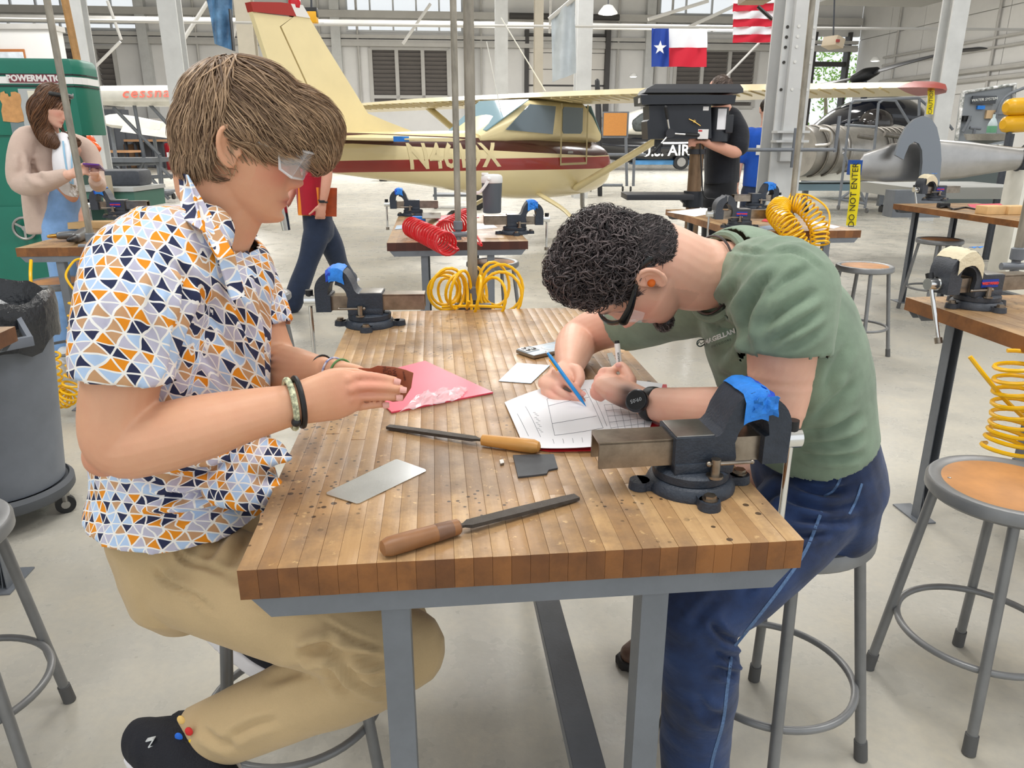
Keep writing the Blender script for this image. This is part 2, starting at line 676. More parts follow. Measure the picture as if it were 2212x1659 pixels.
for i, b in enumerate(louver_px):
    u0, u1, z0, z1 = pxrect(b)
    w = MB()
    npan = 3
    for k in range(npan + 1):
        uu = u0 + (u1 - u0) * k / npan
        hbox(w, uu - 0.1, uu + 0.1, BV - 0.1, BV + 0.15, z0, z1)
    zm = z0 + (z1 - z0) * 0.12
    for zz in (z0, zm, z1): hbox(w, u0, u1, BV - 0.1, BV + 0.12, zz - 0.09, zz + 0.09)
    wo = w.build('window_%d' % (i + 7), M_girt, kind='structure')
    for k in range(npan):
        s = MB()
        a0, a1 = u0 + (u1 - u0) * k / npan + 0.1, u0 + (u1 - u0) * (k + 1) / npan - 0.1
        nz = 13
        for j in range(nz):
            zc = z0 + (z1 - z0) * (j + 0.5) / nz
            h = (z1 - z0) / nz
            s.prism([(0, zc + h * 0.5), (0.03, zc + h * 0.5), (0.17, zc - h * 0.42), (0.14, zc - h * 0.42)], hall(a0, BV - 0.02, 0), EV, (0, 0, 1), EU * (a1 - a0))
        hbox(s, a0, a1, BV + 0.2, BV + 0.22, z0, z1)
        s.build('louver_slats', M_louver, wo, kind='stuff')

# girts, pipes and wall posts along the back wall
gi = MB()
for py, hh, dv in ((38, 0.35, 0.5), (84, 0.18, 0.3), (93, 0.12, 0.3), (100, 0.22, 0.35)):
    u, z = HV(1100, py)
    hbox(gi, -45, U_RIGHT - 0.2, BV - dv, BV - 0.02, z - hh / 2, z + hh / 2)
gi.build('trim_1', M_girt, kind='structure')
gp = MB()
for px in (640, 700, 780, 1010, 1040, 1085, 1330, 1390, 1410, 1440, 320, 440):
    u, z = HV(px, 200)
    gp.tube([hall(u, BV - 0.2, 0.2), hall(u, BV - 0.2, 9)], 0.07, 6)
gp.build('trim_2', M_girt, kind='structure')
wp = MB()
for px in (330, 735, 1015, 1395):
    u, z = HV(px, 200)
    hbox(wp, u - 0.25, u + 0.25, BV - 0.45, BV, 0, 13)
wp.build('trim_3', M_column, kind='structure')

# sectional door in the back wall
u0, u1, z0, z1 = pxrect((1137, 78, 1302, 320))
M_door = mat('sectional_door_paint', srgb(226, 222, 216), 0.55)
M_darkframe = mat('dark_door_track', srgb(70, 68, 68), 0.6)
dr = root('door_1', hall((u0 + u1) / 2, BV - 0.1, 0), 0, kind='structure')
nrow = 8
for k in range(nrow):
    q = MB()
    hbox(q, u0 + 0.12, u1 - 0.12, BV - 0.16, BV - 0.06, z1 * k / nrow + 0.02, z1 * (k + 1) / nrow - 0.02)
    q.build('door_panel', M_door, dr, local=False)
q = MB()
hbox(q, u0 - 0.1, u0 + 0.12, BV - 0.3, BV, 0, z1 + 0.3); hbox(q, u1 - 0.12, u1 + 0.14, BV - 0.5, BV, 0, z1 + 0.6)
hbox(q, u0, u1, BV - 0.28, BV - 0.02, z1, z1 + 0.12)
hbox(q, u0, u1, BV - 0.18, BV - 0.02, z1 * 0.62, z1 * 0.62 + 0.09)
q.build('door_track', M_darkframe, dr, local=False)
q = MB()
q.tube([hall(u0 - 1, BV - 0.7, z1 + 0.9), hall(u1 + 0.5, BV - 0.7, z1 + 0.9)], 0.16, 10)
q.build('spring_shaft', M_darkframe, dr, local=False)

rf_ = MB(); hbox(rf_, -30, 36, -9, BV + .5, 11.0, 11.2); rf_.build('ceiling', M_wall, kind='structure')  # out-of-view roof, added to cut sky ambient and deepen contrast
wl_l = MB(); hbox(wl_l, -30.2, -30, -9, BV, 0, 11); wl_l.build('wall_left', M_wall, kind='structure')  # out-of-view side wall, added with the roof to shut out ambient light

# right-hand wall, panel by panel
rw = root('wall_right', hall(U_RIGHT, 20, 0), 0, kind='structure')
pv = np.linspace(12, BV, 12)
for k in range(11):
    for (z0, z1) in ((0, 3.4), (3.4, 6.8), (6.8, 13)):
        q = MB()
        hbox(q, U_RIGHT, U_RIGHT + 0.25, pv[k] + 0.02, pv[k + 1] - 0.02, z0 + 0.02, z1 - 0.02)
        q.build('wall_panel', M_wall, rw, local=False)
q = MB(); hbox(q, U_RIGHT + 0.06, U_RIGHT + 0.2, 12, BV, 0, 13)
q.build('wall_backing', M_girt, rw, local=False)
q = MB()
for z, r in ((5.6, 0.06), (5.2, 0.06), (4.35, 0.12), (3.95, 0.1)):
    q.tube([hall(U_RIGHT - 0.15, 14, z), hall(U_RIGHT - 0.15, BV - 3, z)], r, 8)
for v in (41, 37.5, 33.5, 29.5):
    q.tube([hall(U_RIGHT - 0.12, v, 3), hall(U_RIGHT - 0.12, v, 10)], 0.06, 6)
q.build('conduit', M_girt, rw, local=False)
tr = MB()
u, z = HV(1764, 78)
hbox(tr, u - 0.12, u, BV - 0.2, BV + 0.3, 0, z + 0.2)
hbox(tr, HV(1832, 78)[0], HV(1832, 78)[0] + 0.16, BV - 0.25, BV + 0.3, 0, z + 0.2)
hbox(tr, u, HV(1832, 78)[0], BV - 0.1, BV + 0.2, z - 1.6, z - 1.35)
tr.build('trim_4', M_darkframe, kind='structure')


def wbeam(name, u, v, w, d, z0, z1, m, tf=0.03, lab=None):
    """I-section column standing in hall axes"""
    q = MB()
    hbox(q, u - w / 2, u + w / 2, v - d / 2, v - d / 2 + tf, z0, z1)
    hbox(q, u - w / 2, u + w / 2, v + d / 2 - tf, v + d / 2, z0, z1)
    hbox(q, u - tf / 2, u + tf / 2, v - d / 2 + tf, v + d / 2 - tf, z0, z1)
    return q


# columns: pixel centre at the given row, distance v, width in pixels
for px, py, v, wpx, m in ((1260, 100, 19, 30, M_column), (1163, 100, 24, 17, M_tan_column), (1083, 100, 27, 24, M_column), (372, 60, 14, 34, M_column),
                          (172, 60, 12, 28, M_column), (532, 60, 20, 30, M_tan_column), (2050, 100, 13, 36, M_column), (2098, 330, 40, 20, M_column)):
    u, z = HV(px, py, v)
    w = wpx / FPX * v
    wbeam('column', u, v, w, w * 1.1, 0, 12, m, tf=w * 0.12).build('column', m, kind='structure')

# the large white column behind the bench: flanged, with two rows of bolt holes
cu, _ = HV(1700, 200, 6.9)
cv = 6.9
CW = 0.29
colr = root('column', hall(cu, cv, 0), 0, kind='structure')
q = wbeam('column', cu, cv, CW, 0.26, 0, 9, M_column, 0.02)
q.build('column_shaft', M_column, colr, local=False)
q = MB()
hbox(q, cu - 0.085, cu - 0.065, cv - 0.175, cv - 0.13, 1.2, 9); hbox(q, cu + 0.065, cu + 0.085, cv - 0.175, cv - 0.13, 1.2, 9)
hbox(q, cu - 0.085, cu + 0.085, cv - 0.187, cv - 0.175, 1.2, 9)
q.build('column_channel', M_column, colr, local=False)
M_hole = mat('bolt_hole_dark', srgb(60, 58, 55), 0.8)
M_bolt = mat('painted_bolt', srgb(222, 222, 218), 0.5)
for k, z in enumerate((2.30, 2.22, 2.14, 2.02, 1.80)):
    for du, mm in ((-0.118, M_hole), (-0.045, M_bolt), (0.045, M_bolt), (0.118, M_bolt)):
        q = MB()
        yy = cv - 0.188 if abs(du) < 0.1 else cv - 0.131
        q.cyl(hall(cu + du, yy - 0.006, z), hall(cu + du, yy + 0.004, z), 0.013, n=10)
        q.build('bolt', mm, colr, local=False)
q = MB()
q.tube([hall(cu - 0.75, cv - 0.3, 1.30), hall(cu + 0.36, cv - 0.3, 1.30)], 0.016, 8)
q.tube([hall(cu + 0.36, cv - 0.3, 1.28), hall(cu + 0.36, cv - 0.3, 1.58)], 0.016, 8)
q.tube([hall(cu - 0.7, cv - 0.3, 1.28), hall(cu - 0.7, cv - 0.3, 1.55)], 0.016, 8)
q.tube([hall(cu - 0.02, cv - 0.3, 1.15), hall(cu - 0.02, cv - 0.3, 1.48)], 0.018, 8)
q.build('air_pipe', M_steel_grey, colr, local=False)
q = MB()
hbox(q, cu - 0.15, cu + 0.15, cv - 0.22, cv - .1, 1.36, 1.38); hbox(q, cu - 0.15, cu + 0.15, cv - 0.22, cv - .1, 1.44, 1.46)
q.build('column_clamp', M_column, colr, local=False)

# roof bracing and long runs of pipe under the roof
br = MB()
for (ax, ay, av, bx, by, bv, r) in ((560, 52, 17, 2230, 64, 17, 0.03), (-20, 40, 18, 700, 52, 17, 0.03),
                                   (392, 92, 22, 448, 5, 22, 0.05), (930, 8, 26, 870, 95, 26, 0.05), (520, 10, 26, 500, 95, 26, 0.05),
                                   (1640, 92, 21, 1545, 190, 21, 0.03), (1610, 2, 26, 1480, 62, 26, 0.06), (1400, 42, 26, 1530, 2, 26, 0.06),
                                   (190, 160, 24, 260, 90, 24, 0.04), (232, 2, 24, 262, 86, 24, 0.04), (1190, 0, 26, 1187, 72, 26, 0.04)):
    a, b = HV(ax, ay, av), HV(bx, by, bv)
    br.tube([hall(a[0], av, a[1]), hall(b[0], bv, b[1])], r, 6)
br.build('trim_5', M_girt, kind='structure')
tb = MB()
for py, v, h, px0, px1 in ((37, 32, 0.2, 0, 1640),):
    a, b = HV(px0 - 30, py, v), HV(px1, py, v)
    hbox(tb, a[0], b[0], v, v + 0.2, a[1] - h / 2, a[1] + h / 2)
tb.build('trim_6', M_girt, kind='structure')

# ================================================================ workbenches
TOPZ, TOPT = 0.86, 0.044
BW, BL = 0.762, 1.524


def butcher(ref, name, dark=1.0, tone=None):
    """worn laminated maple: colour varies stave by stave, stains and drill marks run across the staves"""
    m, nt, b = new_mat(name)
    L = nt.links.new
    t = node(nt, 'ShaderNodeTexCoord')
    t.object = ref
    tc = t.outputs['Object']
    oi = node(nt, 'ShaderNodeObjectInfo').outputs['Random']
    mp = node(nt, 'ShaderNodeMapping')
    mp.inputs['Scale'].default_value = (90, 5, 90)
    L(tc, mp.inputs['Vector'])
    grain = tnoise(nt, mp.outputs['Vector'], 1.0, 4, 0.6)
    blot = tnoise(nt, tc, 7.5, 6, 0.68)
    big = tnoise(nt, tc, 2.6, 3, 0.55)
    c = mix_rgb(nt, oi, [x * dark for x in srgb(204, 168, 122)], [x * dark for x in srgb(166, 128, 86)])
    c = mix_rgb(nt, mrange(nt, grain, 0.3, 0.7, 0, 0.35), c, [x * dark for x in srgb(140, 100, 62)])
    c = mix_rgb(nt, mrange(nt, blot, 0.44, 0.64, 0, 0.75), c, [x * dark for x in srgb(124, 100, 78)])
    c = mix_rgb(nt, mrange(nt, big, 0.50, 0.66, 0, 0.6), c, [x * dark for x in srgb(112, 96, 84)])
    light = tnoise(nt, tc, 55, 3, 0.7)
    c = mix_rgb(nt, mrange(nt, light, 0.64, 0.74, 0, 0.6), c, [x * dark for x in srgb(232, 196, 140)])
    for sc, th, nz, lo in ((34.0, 0.16, 3.1, 0.52), (70.0, 0.2, 4.3, 0.55)):
        vo = node(nt, 'ShaderNodeTexVoronoi', i_Scale=sc)
        L(tc, vo.inputs['Vector'])
        msk = mrange(nt, tnoise(nt, tc, nz, 2), lo, lo + 0.06)
        hole = fmath(nt, 'MULTIPLY', fmath(nt, 'LESS_THAN', vo.outputs['Distance'], th), msk)
        c = mix_rgb(nt, fmath(nt, 'MULTIPLY', hole, 0.85), c, srgb(40, 28, 22))
    # edges carry an old dark varnish
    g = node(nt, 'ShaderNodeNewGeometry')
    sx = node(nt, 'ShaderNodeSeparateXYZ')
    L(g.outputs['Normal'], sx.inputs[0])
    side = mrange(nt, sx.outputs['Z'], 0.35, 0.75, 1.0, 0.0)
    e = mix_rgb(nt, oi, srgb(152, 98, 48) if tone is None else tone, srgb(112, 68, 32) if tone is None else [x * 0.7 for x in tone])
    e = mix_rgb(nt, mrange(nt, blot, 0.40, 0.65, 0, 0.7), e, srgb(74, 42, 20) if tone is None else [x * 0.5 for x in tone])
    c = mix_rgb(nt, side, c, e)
    L(c, b.inputs['Base Color'])
    L(mrange(nt, blot, 0.3, 0.7, 0.30, 0.5), b.inputs['Roughness'])
    bp = node(nt, 'ShaderNodeBump', i_Strength=0.25, i_Distance=0.002)
    L(fmath(nt, 'ADD', grain, light), bp.inputs['Height'])
    L(bp.outputs['Normal'], b.inputs['Normal'])
    return m


def bench_frame(r, legs=(-0.183, 0.178), stringer=0.178):
    zt = TOPZ - TOPT
    for sy in (-1, 1):
        q = MB()
        y = sy * (BL / 2 - 0.028)
        # end rail: inverted channel with cut-away corners
        prof = [(-BW / 2 + 0.012, zt), (BW / 2 - 0.012, zt), (BW / 2 - 0.036, zt - 0.030), (-BW / 2 + 0.036, zt - 0.030)]
        q.prism(prof, (0, y - sy * -0.024 - 0.0015, 0), (1, 0, 0), (0, 0, 1), (0, 0.003, 0))
        q.box((0, y - 0.002 * sy, zt - 0.002), (BW - 0.03, 0.05, 0.004))
        q.prism(prof, (0, y + sy * -0.024 - 0.0015, 0), (1, 0, 0), (0, 0, 1), (0, 0.003, 0))
        q.build('end_rail', M_steel_grey, r)
        for lx in legs:
            q = MB()
            z0, z1 = 0.006, zt - 0.01
            q.box((lx, y + sy * 0.017, (z0 + z1) / 2), (0.038, 0.003, z1 - z0))
            q.box((lx - 0.0175, y - sy * 0.004, (z0 + z1) / 2), (0.003, 0.042, z1 - z0))
            q.box((lx + 0.0175, y - sy * 0.004, (z0 + z1) / 2), (0.003, 0.042, z1 - z0))
            # flared foot
            q.prism([(-0.02, 0.0), (0.02, 0.0), (0.02, 0.12), (0.0, 0.12)], (lx, y, 0.006), (0, sy, 0), (0, 0, 1), (0.003, 0, 0))
            q.build('leg', M_steel_grey, r)
            q = MB()
            q.box((lx, y + sy * 0.03, 0.003), (0.075, 0.16, 0.006), bev=0.001)
            q.build('foot_plate', M_steel_grey, r)
    q = MB()
    zz = 0.20
    q.box((stringer, 0, zz), (0.003, BL - 0.1, 0.09)); q.box((stringer - 0.03, 0, zz + 0.045), (0.06, BL - 0.1, 0.003)); q.box((stringer - 0.06, 0, zz + 0.03), (0.003, BL - 0.1, 0.03))
    q.build('stretcher', M_steel_grey, r)
    q = MB()
    for sx in (-1, 1):
        q.box((sx * 0.2, 0, zt - 0.012), (0.035, BL - 0.1, 0.022))
    q.build('top_support', M_steel_grey, r)


def stave_top(r, m, n=30, cuts=True, seed=1):
    rr = random.Random(seed)
    w = BW / n
    for i in range(n):
        y = -BL / 2
        ends = [BL / 2]
        if cuts:
            ends = sorted(rr.uniform(-BL / 2 + 0.15, BL / 2 - 0.15) for _ in range(rr.choice((1, 1, 2)))) + [BL / 2]
        for e in ends:
            if e - y < 0.06: continue
            q = MB()
            dz = rr.uniform(-0.0003, 0.0003)
            q.box((-BW / 2 + w * (i + 0.5), (y + e) / 2, TOPZ - TOPT / 2 + dz), (w - 0.0002, e - y - 0.0003, TOPT), bev=0.0005 if cuts else 0)
            q.build('stave', m, r, ang=50)
            y = e


def bench(loc_c, label, seed, n=30, cuts=True, dark=1.0, tone=None, **kw):
    r = root('workbench', loc_c, HY, label, 'workbench', 'butcher-block workbenches in the shop')
    m = butcher(r, 'butcher_block_%d' % seed, dark, tone)
    stave_top(r, m, n, cuts, seed)
    bench_frame(r, **kw)
    return r


def bench_center(near_left):
    """world centre of a bench from its near-left top corner"""
    return Vector(near_left) + EU * BW / 2 + EV * BL / 2


NL = Vector((-0.354, 0.843, 0))
main_bench = bench(bench_center(NL), 'large worn butcher-block workbench in front between the two seated men', 3)
cb_c = bench_center((-0.67, 4.05, 0))
bench(cb_c, 'dark-edged workbench with red coiled hoses, behind the front bench', 5, n=15, cuts=False, dark=0.9, tone=srgb(84, 44, 34), stringer=-0.178)
rm_c = bench_center((1.37, 4.56, 0))
bench(rm_c, 'workbench behind the man in green, before the drill press', 6, n=15, cuts=False, dark=0.95)
rn_c = Vector((1.383, 2.601, 0)) + EU * BW / 2 - EV * BL / 2
bench(rn_c, 'workbench at the right edge with a vise and a hanging yellow hose', 7, n=22, cuts=False, dark=0.95, legs=(-0.2, 0.178))
rf_c = Vector((3.284, 6.627, 0)) + EU * BW / 2 - EV * BL / 2
bench(rf_c, 'far right workbench below the metal ring, wood blocks on it', 8, n=12, cuts=False, dark=0.95)
lb_c = bench_center((-2.53, 3.85, 0))
bench(lb_c, 'left workbench with an air drill on it, beside the girl', 9, n=15, cuts=False, dark=0.95)
ln_c = Vector((-1.472, 2.168, 0)) - EU * BW / 2 - EV * BL / 2
bench(ln_c, 'workbench cut off by the left edge beside the grey bin', 10, n=15, cuts=False, dark=1.0, legs=(-0.183, 0.2))


# ================================================================ vises
def arc(cx, cz, r, a0, a1, n=8):
    return [(cx + r * math.cos(math.radians(a0 + (a1 - a0) * k / n)), cz + r * math.sin(math.radians(a0 + (a1 - a0) * k / n))) for k in range(n + 1)]


def make_vise(label, body_mat=None, tape='blue', badge=False, side=-1, handle_tilt=0.0, handle_len=0.15, cream=False):
    """x: jaws open towards +x, origin on the bench below the swivel base"""
    bmx = body_mat or M_castblack
    r = root('bench_vise', (0, 0, 0), 0, label, 'vise', 'bench vises bolted to the workbenches')
    q = MB()
    q.lathe([(0.070, 0), (0.0705, 0.006), (0.066, 0.016), (0.062, 0.020), (0.058, 0.021)], n=36)
    for k in range(4):
        a = PI / 2 * k
        d = Vector((math.cos(a), math.sin(a), 0))
        q.cyl(d * 0.083, d * 0.083 + Vector((0, 0, 0.014)), 0.0175, 0.016, n=16)
        q.bar(d * 0.05 + Vector((0, 0, 0.007)), d * 0.083 + Vector((0, 0, 0.007)), 0.014, 0.03, up=(-d.y, d.x, 0))
    q.build('swivel_base', bmx, r)
    for k in range(4):
        d = Vector((math.cos(PI / 2 * k), math.sin(PI / 2 * k), 0)) * 0.083
        if k == 2: continue
        q = MB(); q.cyl(d + Vector((0, 0, 0.014)), d + Vector((0, 0, 0.017)), 0.012, n=14); q.cyl(d + Vector((0, 0, 0.016)), d + Vector((0, 0, 0.022)), 0.0095, n=6)
        q.build('mounting_bolt', M_bare_steel, r, ang=30)
    q = MB()
    q.lathe([(0.055, 0.020), (0.060, 0.022), (0.0605, 0.034), (0.056, 0.038), (0.03, 0.039)], n=36)
    # fixed body with anvil and arched rear jaw
    w = 0.078
    prof = [(-0.042, 0.036), (0.052, 0.036), (0.056, 0.06), (0.052, 0.085)] + arc(0.088, 0.088, 0.034, 175, 95, 6) + [(0.083, 0.135), (0.083, 0.158)] + [(0.076, 0.166), (0.064, 0.162), (0.052, 0.150), (0.040, 0.128), (0.033, 0.106), (0.026, 0.098), (0.020, 0.0965), (-0.042, 0.0965)]
    q.prism(prof, (0, -w / 2, 0), (1, 0, 0), (0, 0, 1), (0, w, 0))
    q.box((0.005, 0, 0.045), (0.094, w + 0.006, 0.02), bev=0.004)
    body = q.build('vise_body', bmx, r, ang=50)
    q = MB(); q.box((-0.010, 0, 0.0975), (0.060, w - 0.008, 0.003), bev=0.001); q.build('anvil_face', M_brushed, body)
    q = MB()
    t, hw = 0.005, 0.026
    q.box((-0.05, 0, 0.0895), (0.215, 2 * hw, t)); q.box((-0.05, -hw + t / 2, 0.069), (0.215, t, 0.042)); q.box((-0.05, hw - t / 2, 0.069), (0.215, t, 0.042))
    q.box((0.075, 0, 0.068), (0.06, 2 * hw - 0.004, 0.04))
    q.build('slide_bar', M_bare_steel, r)
    jaw = [(0.087, 0.158), (0.087, 0.132), (0.096, 0.126), (0.104, 0.112), (0.107, 0.094), (0.100, 0.092), (0.100, 0.046), (0.141, 0.046), (0.142, 0.092)] + arc(0.087, 0.104, 0.055, 0, 75, 7) + [(0.095, 0.166)]
    q = MB(); q.prism(jaw, (0, -w / 2 + 0.001, 0), (1, 0, 0), (0, 0, 1), (0, w - 0.002, 0))
    q.build('moving_jaw', bmx, r, ang=50)
    for sx in (0.0835, 0.0868):
        q = MB(); q.box((sx, 0, 0.148), (0.005, 0.074, 0.026), bev=0.001); q.build('jaw_plate', M_brushed, r)
    q = MB()
    q.cyl((0.13, 0, 0.072), (0.148, 0, 0.072), 0.019, n=20); q.cyl((0.148, 0, 0.072), (0.178, 0, 0.072), 0.0165, n=20)
    q.build('screw_head', M_chrome, r)
    q = MB()
    hx = 0.164
    ca, sa = math.cos(handle_tilt), math.sin(handle_tilt)
    top = Vector((hx, side * 0.0 + sa * 0.03, 0.072 + ca * 0.022)); bot = Vector((hx, -sa * handle_len, 0.072 - ca * handle_len))
    q.cyl(top, bot, 0.0058, n=10)
    q.build('handle', M_chrome, r)
    for p in (top, bot):
        q = MB(); dd = (bot - top).normalized(); q.cyl(p - dd * 0.008, p + dd * 0.008, 0.0105, n=14); q.build('handle_end', M_black if p is top else M_bare_steel, r)
    for sy in (-1, 1):
        q = MB()
        q.cyl((0.018, sy * 0.052, 0.036), (0.018, sy * 0.052, 0.040), 0.013, n=16); q.cyl((0.018, sy * 0.052, 0.038), (0.018, sy * 0.052, 0.066), 0.0075, n=14)
        q.cyl((0.008, sy * 0.052, 0.058), (0.075, sy * 0.052, 0.058), 0.0032, n=8); q.ball((0.007, sy * 0.052, 0.058), 0.005, nu=10, nv=6); q.ball((0.076, sy * 0.052, 0.058), 0.004, nu=10, nv=6)
        q.build('swivel_lock', M_bare_steel, r)
    if badge:
        q = MB(); q.box((0.006, side * (w / 2 + 0.001), 0.074), (0.056, 0.002, 0.022)); q.build('badge', mat_badge, r)
        text_mesh('badge_lettering', 'WESTWARD', 0.0098, mat_badge_txt, (0.006, side * (w / 2 + 0.0025), 0.074), (-side, 0, 0), (0, 0, 1), r, bold=0.0006)
    if tape:
        def wrap(x0, x1, y0, y1, ny=9, nx=7, seed=0):
            rs = np.random.default_rng(seed)
            g = []
            for i in range(nx):
                x = x0 + (x1 - x0) * i / (nx - 1)
                # follow the arch
                z = np.interp(x, [0.03, 0.04, 0.052, 0.064, 0.076, 0.087, 0.1, 0.115, 0.13, 0.142], [0.11, 0.130, 0.152, 0.164, 0.168, 0.169, 0.165, 0.155, 0.138, 0.11])
                row = []
                for j in range(ny):
                    y = y0 + (y1 - y0) * j / (ny - 1)
                    drop = max(0, abs(y) - w / 2) * 1.6
                    row.append((x + rs.normal() * 0.0008, np.clip(y, -w / 2 - 0.006, w / 2 + 0.006), z + 0.0015 - drop + rs.normal() * 0.0009))
                g.append(row)
            return g
        if not cream:
            q = MB(); q.sheet(wrap(0.060, 0.100, -0.068, 0.062, 13, 7, 1), 0.0008); q.build('masking_tape', M_tape_blue, r)
            rs_ = np.random.default_rng(6)
            q = MB(); q.sheet([[(0.072 + 0.0065 * i + rs_.normal() * .0015, -w / 2 - .004 - abs(rs_.normal()) * .005, 0.160 - 0.0062 * j + rs_.normal() * .001) for i in range(7)] for j in range(6)], .0009); q.build('masking_tape', M_tape_blue, r, ang=8)
            q = MB(); q.sheet(wrap(0.094, 0.108, -0.056, 0.058, 11, 4, 2), 0.0008); q.build('masking_tape', M_tape_navy, r)
        else:
            q = MB(); q.sheet(wrap(0.040, 0.125, -0.075, 0.066, 13, 9, 3), 0.0014); q.build('masking_tape', M_tape_cream, r)
            q = MB()
            q.sheet([[(0.086 + 0.007 * i + 0.006 * math.sin(j), -0.048 - 0.004 * math.sin(2 * i), 0.158 - 0.0085 * j) for i in range(4)] for j in range(5)], 0.001)
            q.sheet([[(0.05 + 0.01 * i, 0.03 + 0.004 * j, 0.176 + 0.002 * math.sin(3 * i + j)) for i in range(5)] for j in range(3)], 0.001)
            q.build('masking_tape', M_tape_blue, r)
    return r


mat_badge = mat('blue_badge', srgb(26, 62, 168), 0.4)
mat_badge_txt = mat('badge_red_white', srgb(236, 70, 70), 0.4)


def place(r, loc, rz, sc=1.0):
    r.location = loc
    r.rotation_euler = (0, 0, rz)
    r.scale = (sc, sc, sc)
    return r


VZ = TOPZ + 0.0005
v1p = G(1489, 1047, TOPZ)
place(make_vise('dark bench vise with blue tape at the front right corner of the front bench', side=-1, handle_len=0.165), (v1p.x, v1p.y, VZ), HY + math.radians(2), 1.0)
v2p = G(800, 702, TOPZ)
place(make_vise('dark bench vise on the far left corner of the front bench', side=1, handle_len=0.19, tape='blue'), (v2p.x, v2p.y, VZ), HY + PI - math.radians(3), 1.05)
rp = G(2100, 662, TOPZ)
place(make_vise('bench vise wrapped in cream tape on the right-hand workbench', M_castgrey, cream=True, badge=True, side=1, handle_tilt=math.radians(-22), handle_len=0.16), (rp.x + 0.01, rp.y, VZ), HY + PI + math.radians(8), 1.15)
rp = G(1985, 432, TOPZ)
place(make_vise('bench vise on the far right workbench below the metal ring', M_castgrey, cream=True, badge=True, side=1, handle_tilt=math.radians(-20)), (rp.x + 0.12, rp.y - 0.05, VZ), HY + PI + math.radians(6), 1.35)
rp = G(1590, 492, TOPZ)
place(make_vise('bench vise on the near edge of the bench behind the man in green', M_castgrey, tape=None, badge=True, side=1), (rp.x + 0.02, rp.y, VZ), HY + PI - math.radians(4), 1.2)
rp = G(1622, 448, TOPZ)
place(make_vise('blue-taped bench vise beside the large white column', side=-1), (rp.x, rp.y - 0.1, VZ), HY, 1.2)
rp = G(893, 466, TOPZ)
place(make_vise('small-looking blue-taped vise at the far left corner of the red hose bench', side=1), (rp.x, rp.y, VZ), HY + PI, 1.15)
rp = G(1112, 505, TOPZ)
place(make_vise('blue-taped vise at the near right corner of the red hose bench', side=-1), (rp.x, rp.y, VZ), HY, 1.15)
rp = G(262, 470, TOPZ)
place(make_vise('bench vise half hidden behind the patterned shirt on the left bench', M_castgrey, badge=True, side=1), (rp.x, rp.y, VZ), HY + PI, 1.25)


# ================================================================ stools
def make_stool(label, h=0.61, rt=0.178):
    r = root('shop_stool', (0, 0, 0), 0, label, 'stool', 'round grey metal shop stools')
    q = MB()
    q.lathe([(rt - 0.035, h - 0.006), (rt - 0.02, h), (rt - 0.006, h - 0.002), (rt, h - 0.010), (rt, h - 0.030), (rt - 0.008, h - 0.038), (rt - 0.03, h - 0.036), (rt - 0.035, h - 0.014)], n=48, cap=False)
    # pan under the board
    q.lathe([(rt - 0.03, h - 0.016), (0.01, h - 0.016), (0.01, h - 0.02), (rt - 0.03, h - 0.02)], n=48, cap=False)
    q.build('seat_ring', M_stool_grey, r)
    q = MB(); q.lathe([(0.001, h - 0.015), (rt - 0.031, h - 0.015), (rt - 0.031, h - 0.007), (rt - 0.034, h - 0.0055), (0.001, h - 0.0055)], n=48)
    sb = q.build('seat_board', M_seatboard, r)
    for k in range(3):
        a = k * 2.1 + 0.4
        q = MB(); q.lathe([(0.0045, 0), (0.0045, 0.0012), (0.001, 0.002)], (math.cos(a) * (rt - 0.05), math.sin(a) * (rt - 0.05), h - 0.0058), n=10); q.build('rivet', M_brushed, sb)
    rb = rt + 0.045
    for k in range(4):
        a = PI / 4 + PI / 2 * k
        d = Vector((math.cos(a), math.sin(a), 0))
        top, bot = d * (rt - 0.03) + Vector((0, 0, h - 0.03)), d * rb + Vector((0, 0, 0.03))
        q = MB(); q.cyl(top, bot, 0.0122, 0.0122, n=14)
        lg = q.build('leg', M_stool_grey, r)
        q = MB(); dd = (bot - top).normalized(); q.cyl(bot - dd * 0.022, bot + dd * 0.028, 0.0150, 0.0155, n=14)
        q.build('rubber_foot', M_rubber, lg)
    zr = 0.205
    f = (h - 0.03 - zr) / (h - 0.06)
    rr = (rt - 0.03) + (rb - rt + 0.03) * f - 0.014
    q = MB(); q.tube([(rr * math.cos(2 * PI * k / 56), rr * math.sin(2 * PI * k / 56), zr) for k in range(56)], 0.0088, 10, closed=True)
    q.build('foot_ring', M_stool_grey, r)
    return r


stool0 = make_stool('grey stool under the man in the patterned shirt')
stools = [stool0]
spots = [((-0.478, 1.36), 0.35, None),
         ((0.600, 1.46), 0.55, 'grey stool under the man in the green shirt'),
         ((1.185, 1.625), 0.32, 'grey stool with tan seat at the lower right edge'),
         ((-1.255, 1.40), 0.30, 'grey stool cut off at the lower left corner'),
         ((2.30, 4.89), 0.62, 'grey stool with tan seat standing right behind the green shirt'),
         ((3.52, 6.24), 0.2, 'grey stool under the far right workbench'),
         ((-2.63, 4.33), 0.5, 'grey stool under the left workbench before the girl'),
         ((-1.36, 3.95), 0.1, 'grey stool partly hidden behind the patterned shirt, left of the far vise'),
         ((-0.13, 5.05), 0.4, 'stool with a brown seat under the red hose bench'),
         ((2.12, 5.5), 0.4, 'grey stool mostly hidden under the bench with the yellow coil')]
for i, (xy, rz, lab) in enumerate(spots):
    s = stool0 if i == 0 else copy_tree(stool0)
    s.location = (xy[0], xy[1], 0)
    s.rotation_euler = (0, 0, rz)
    if lab: s['label'] = lab

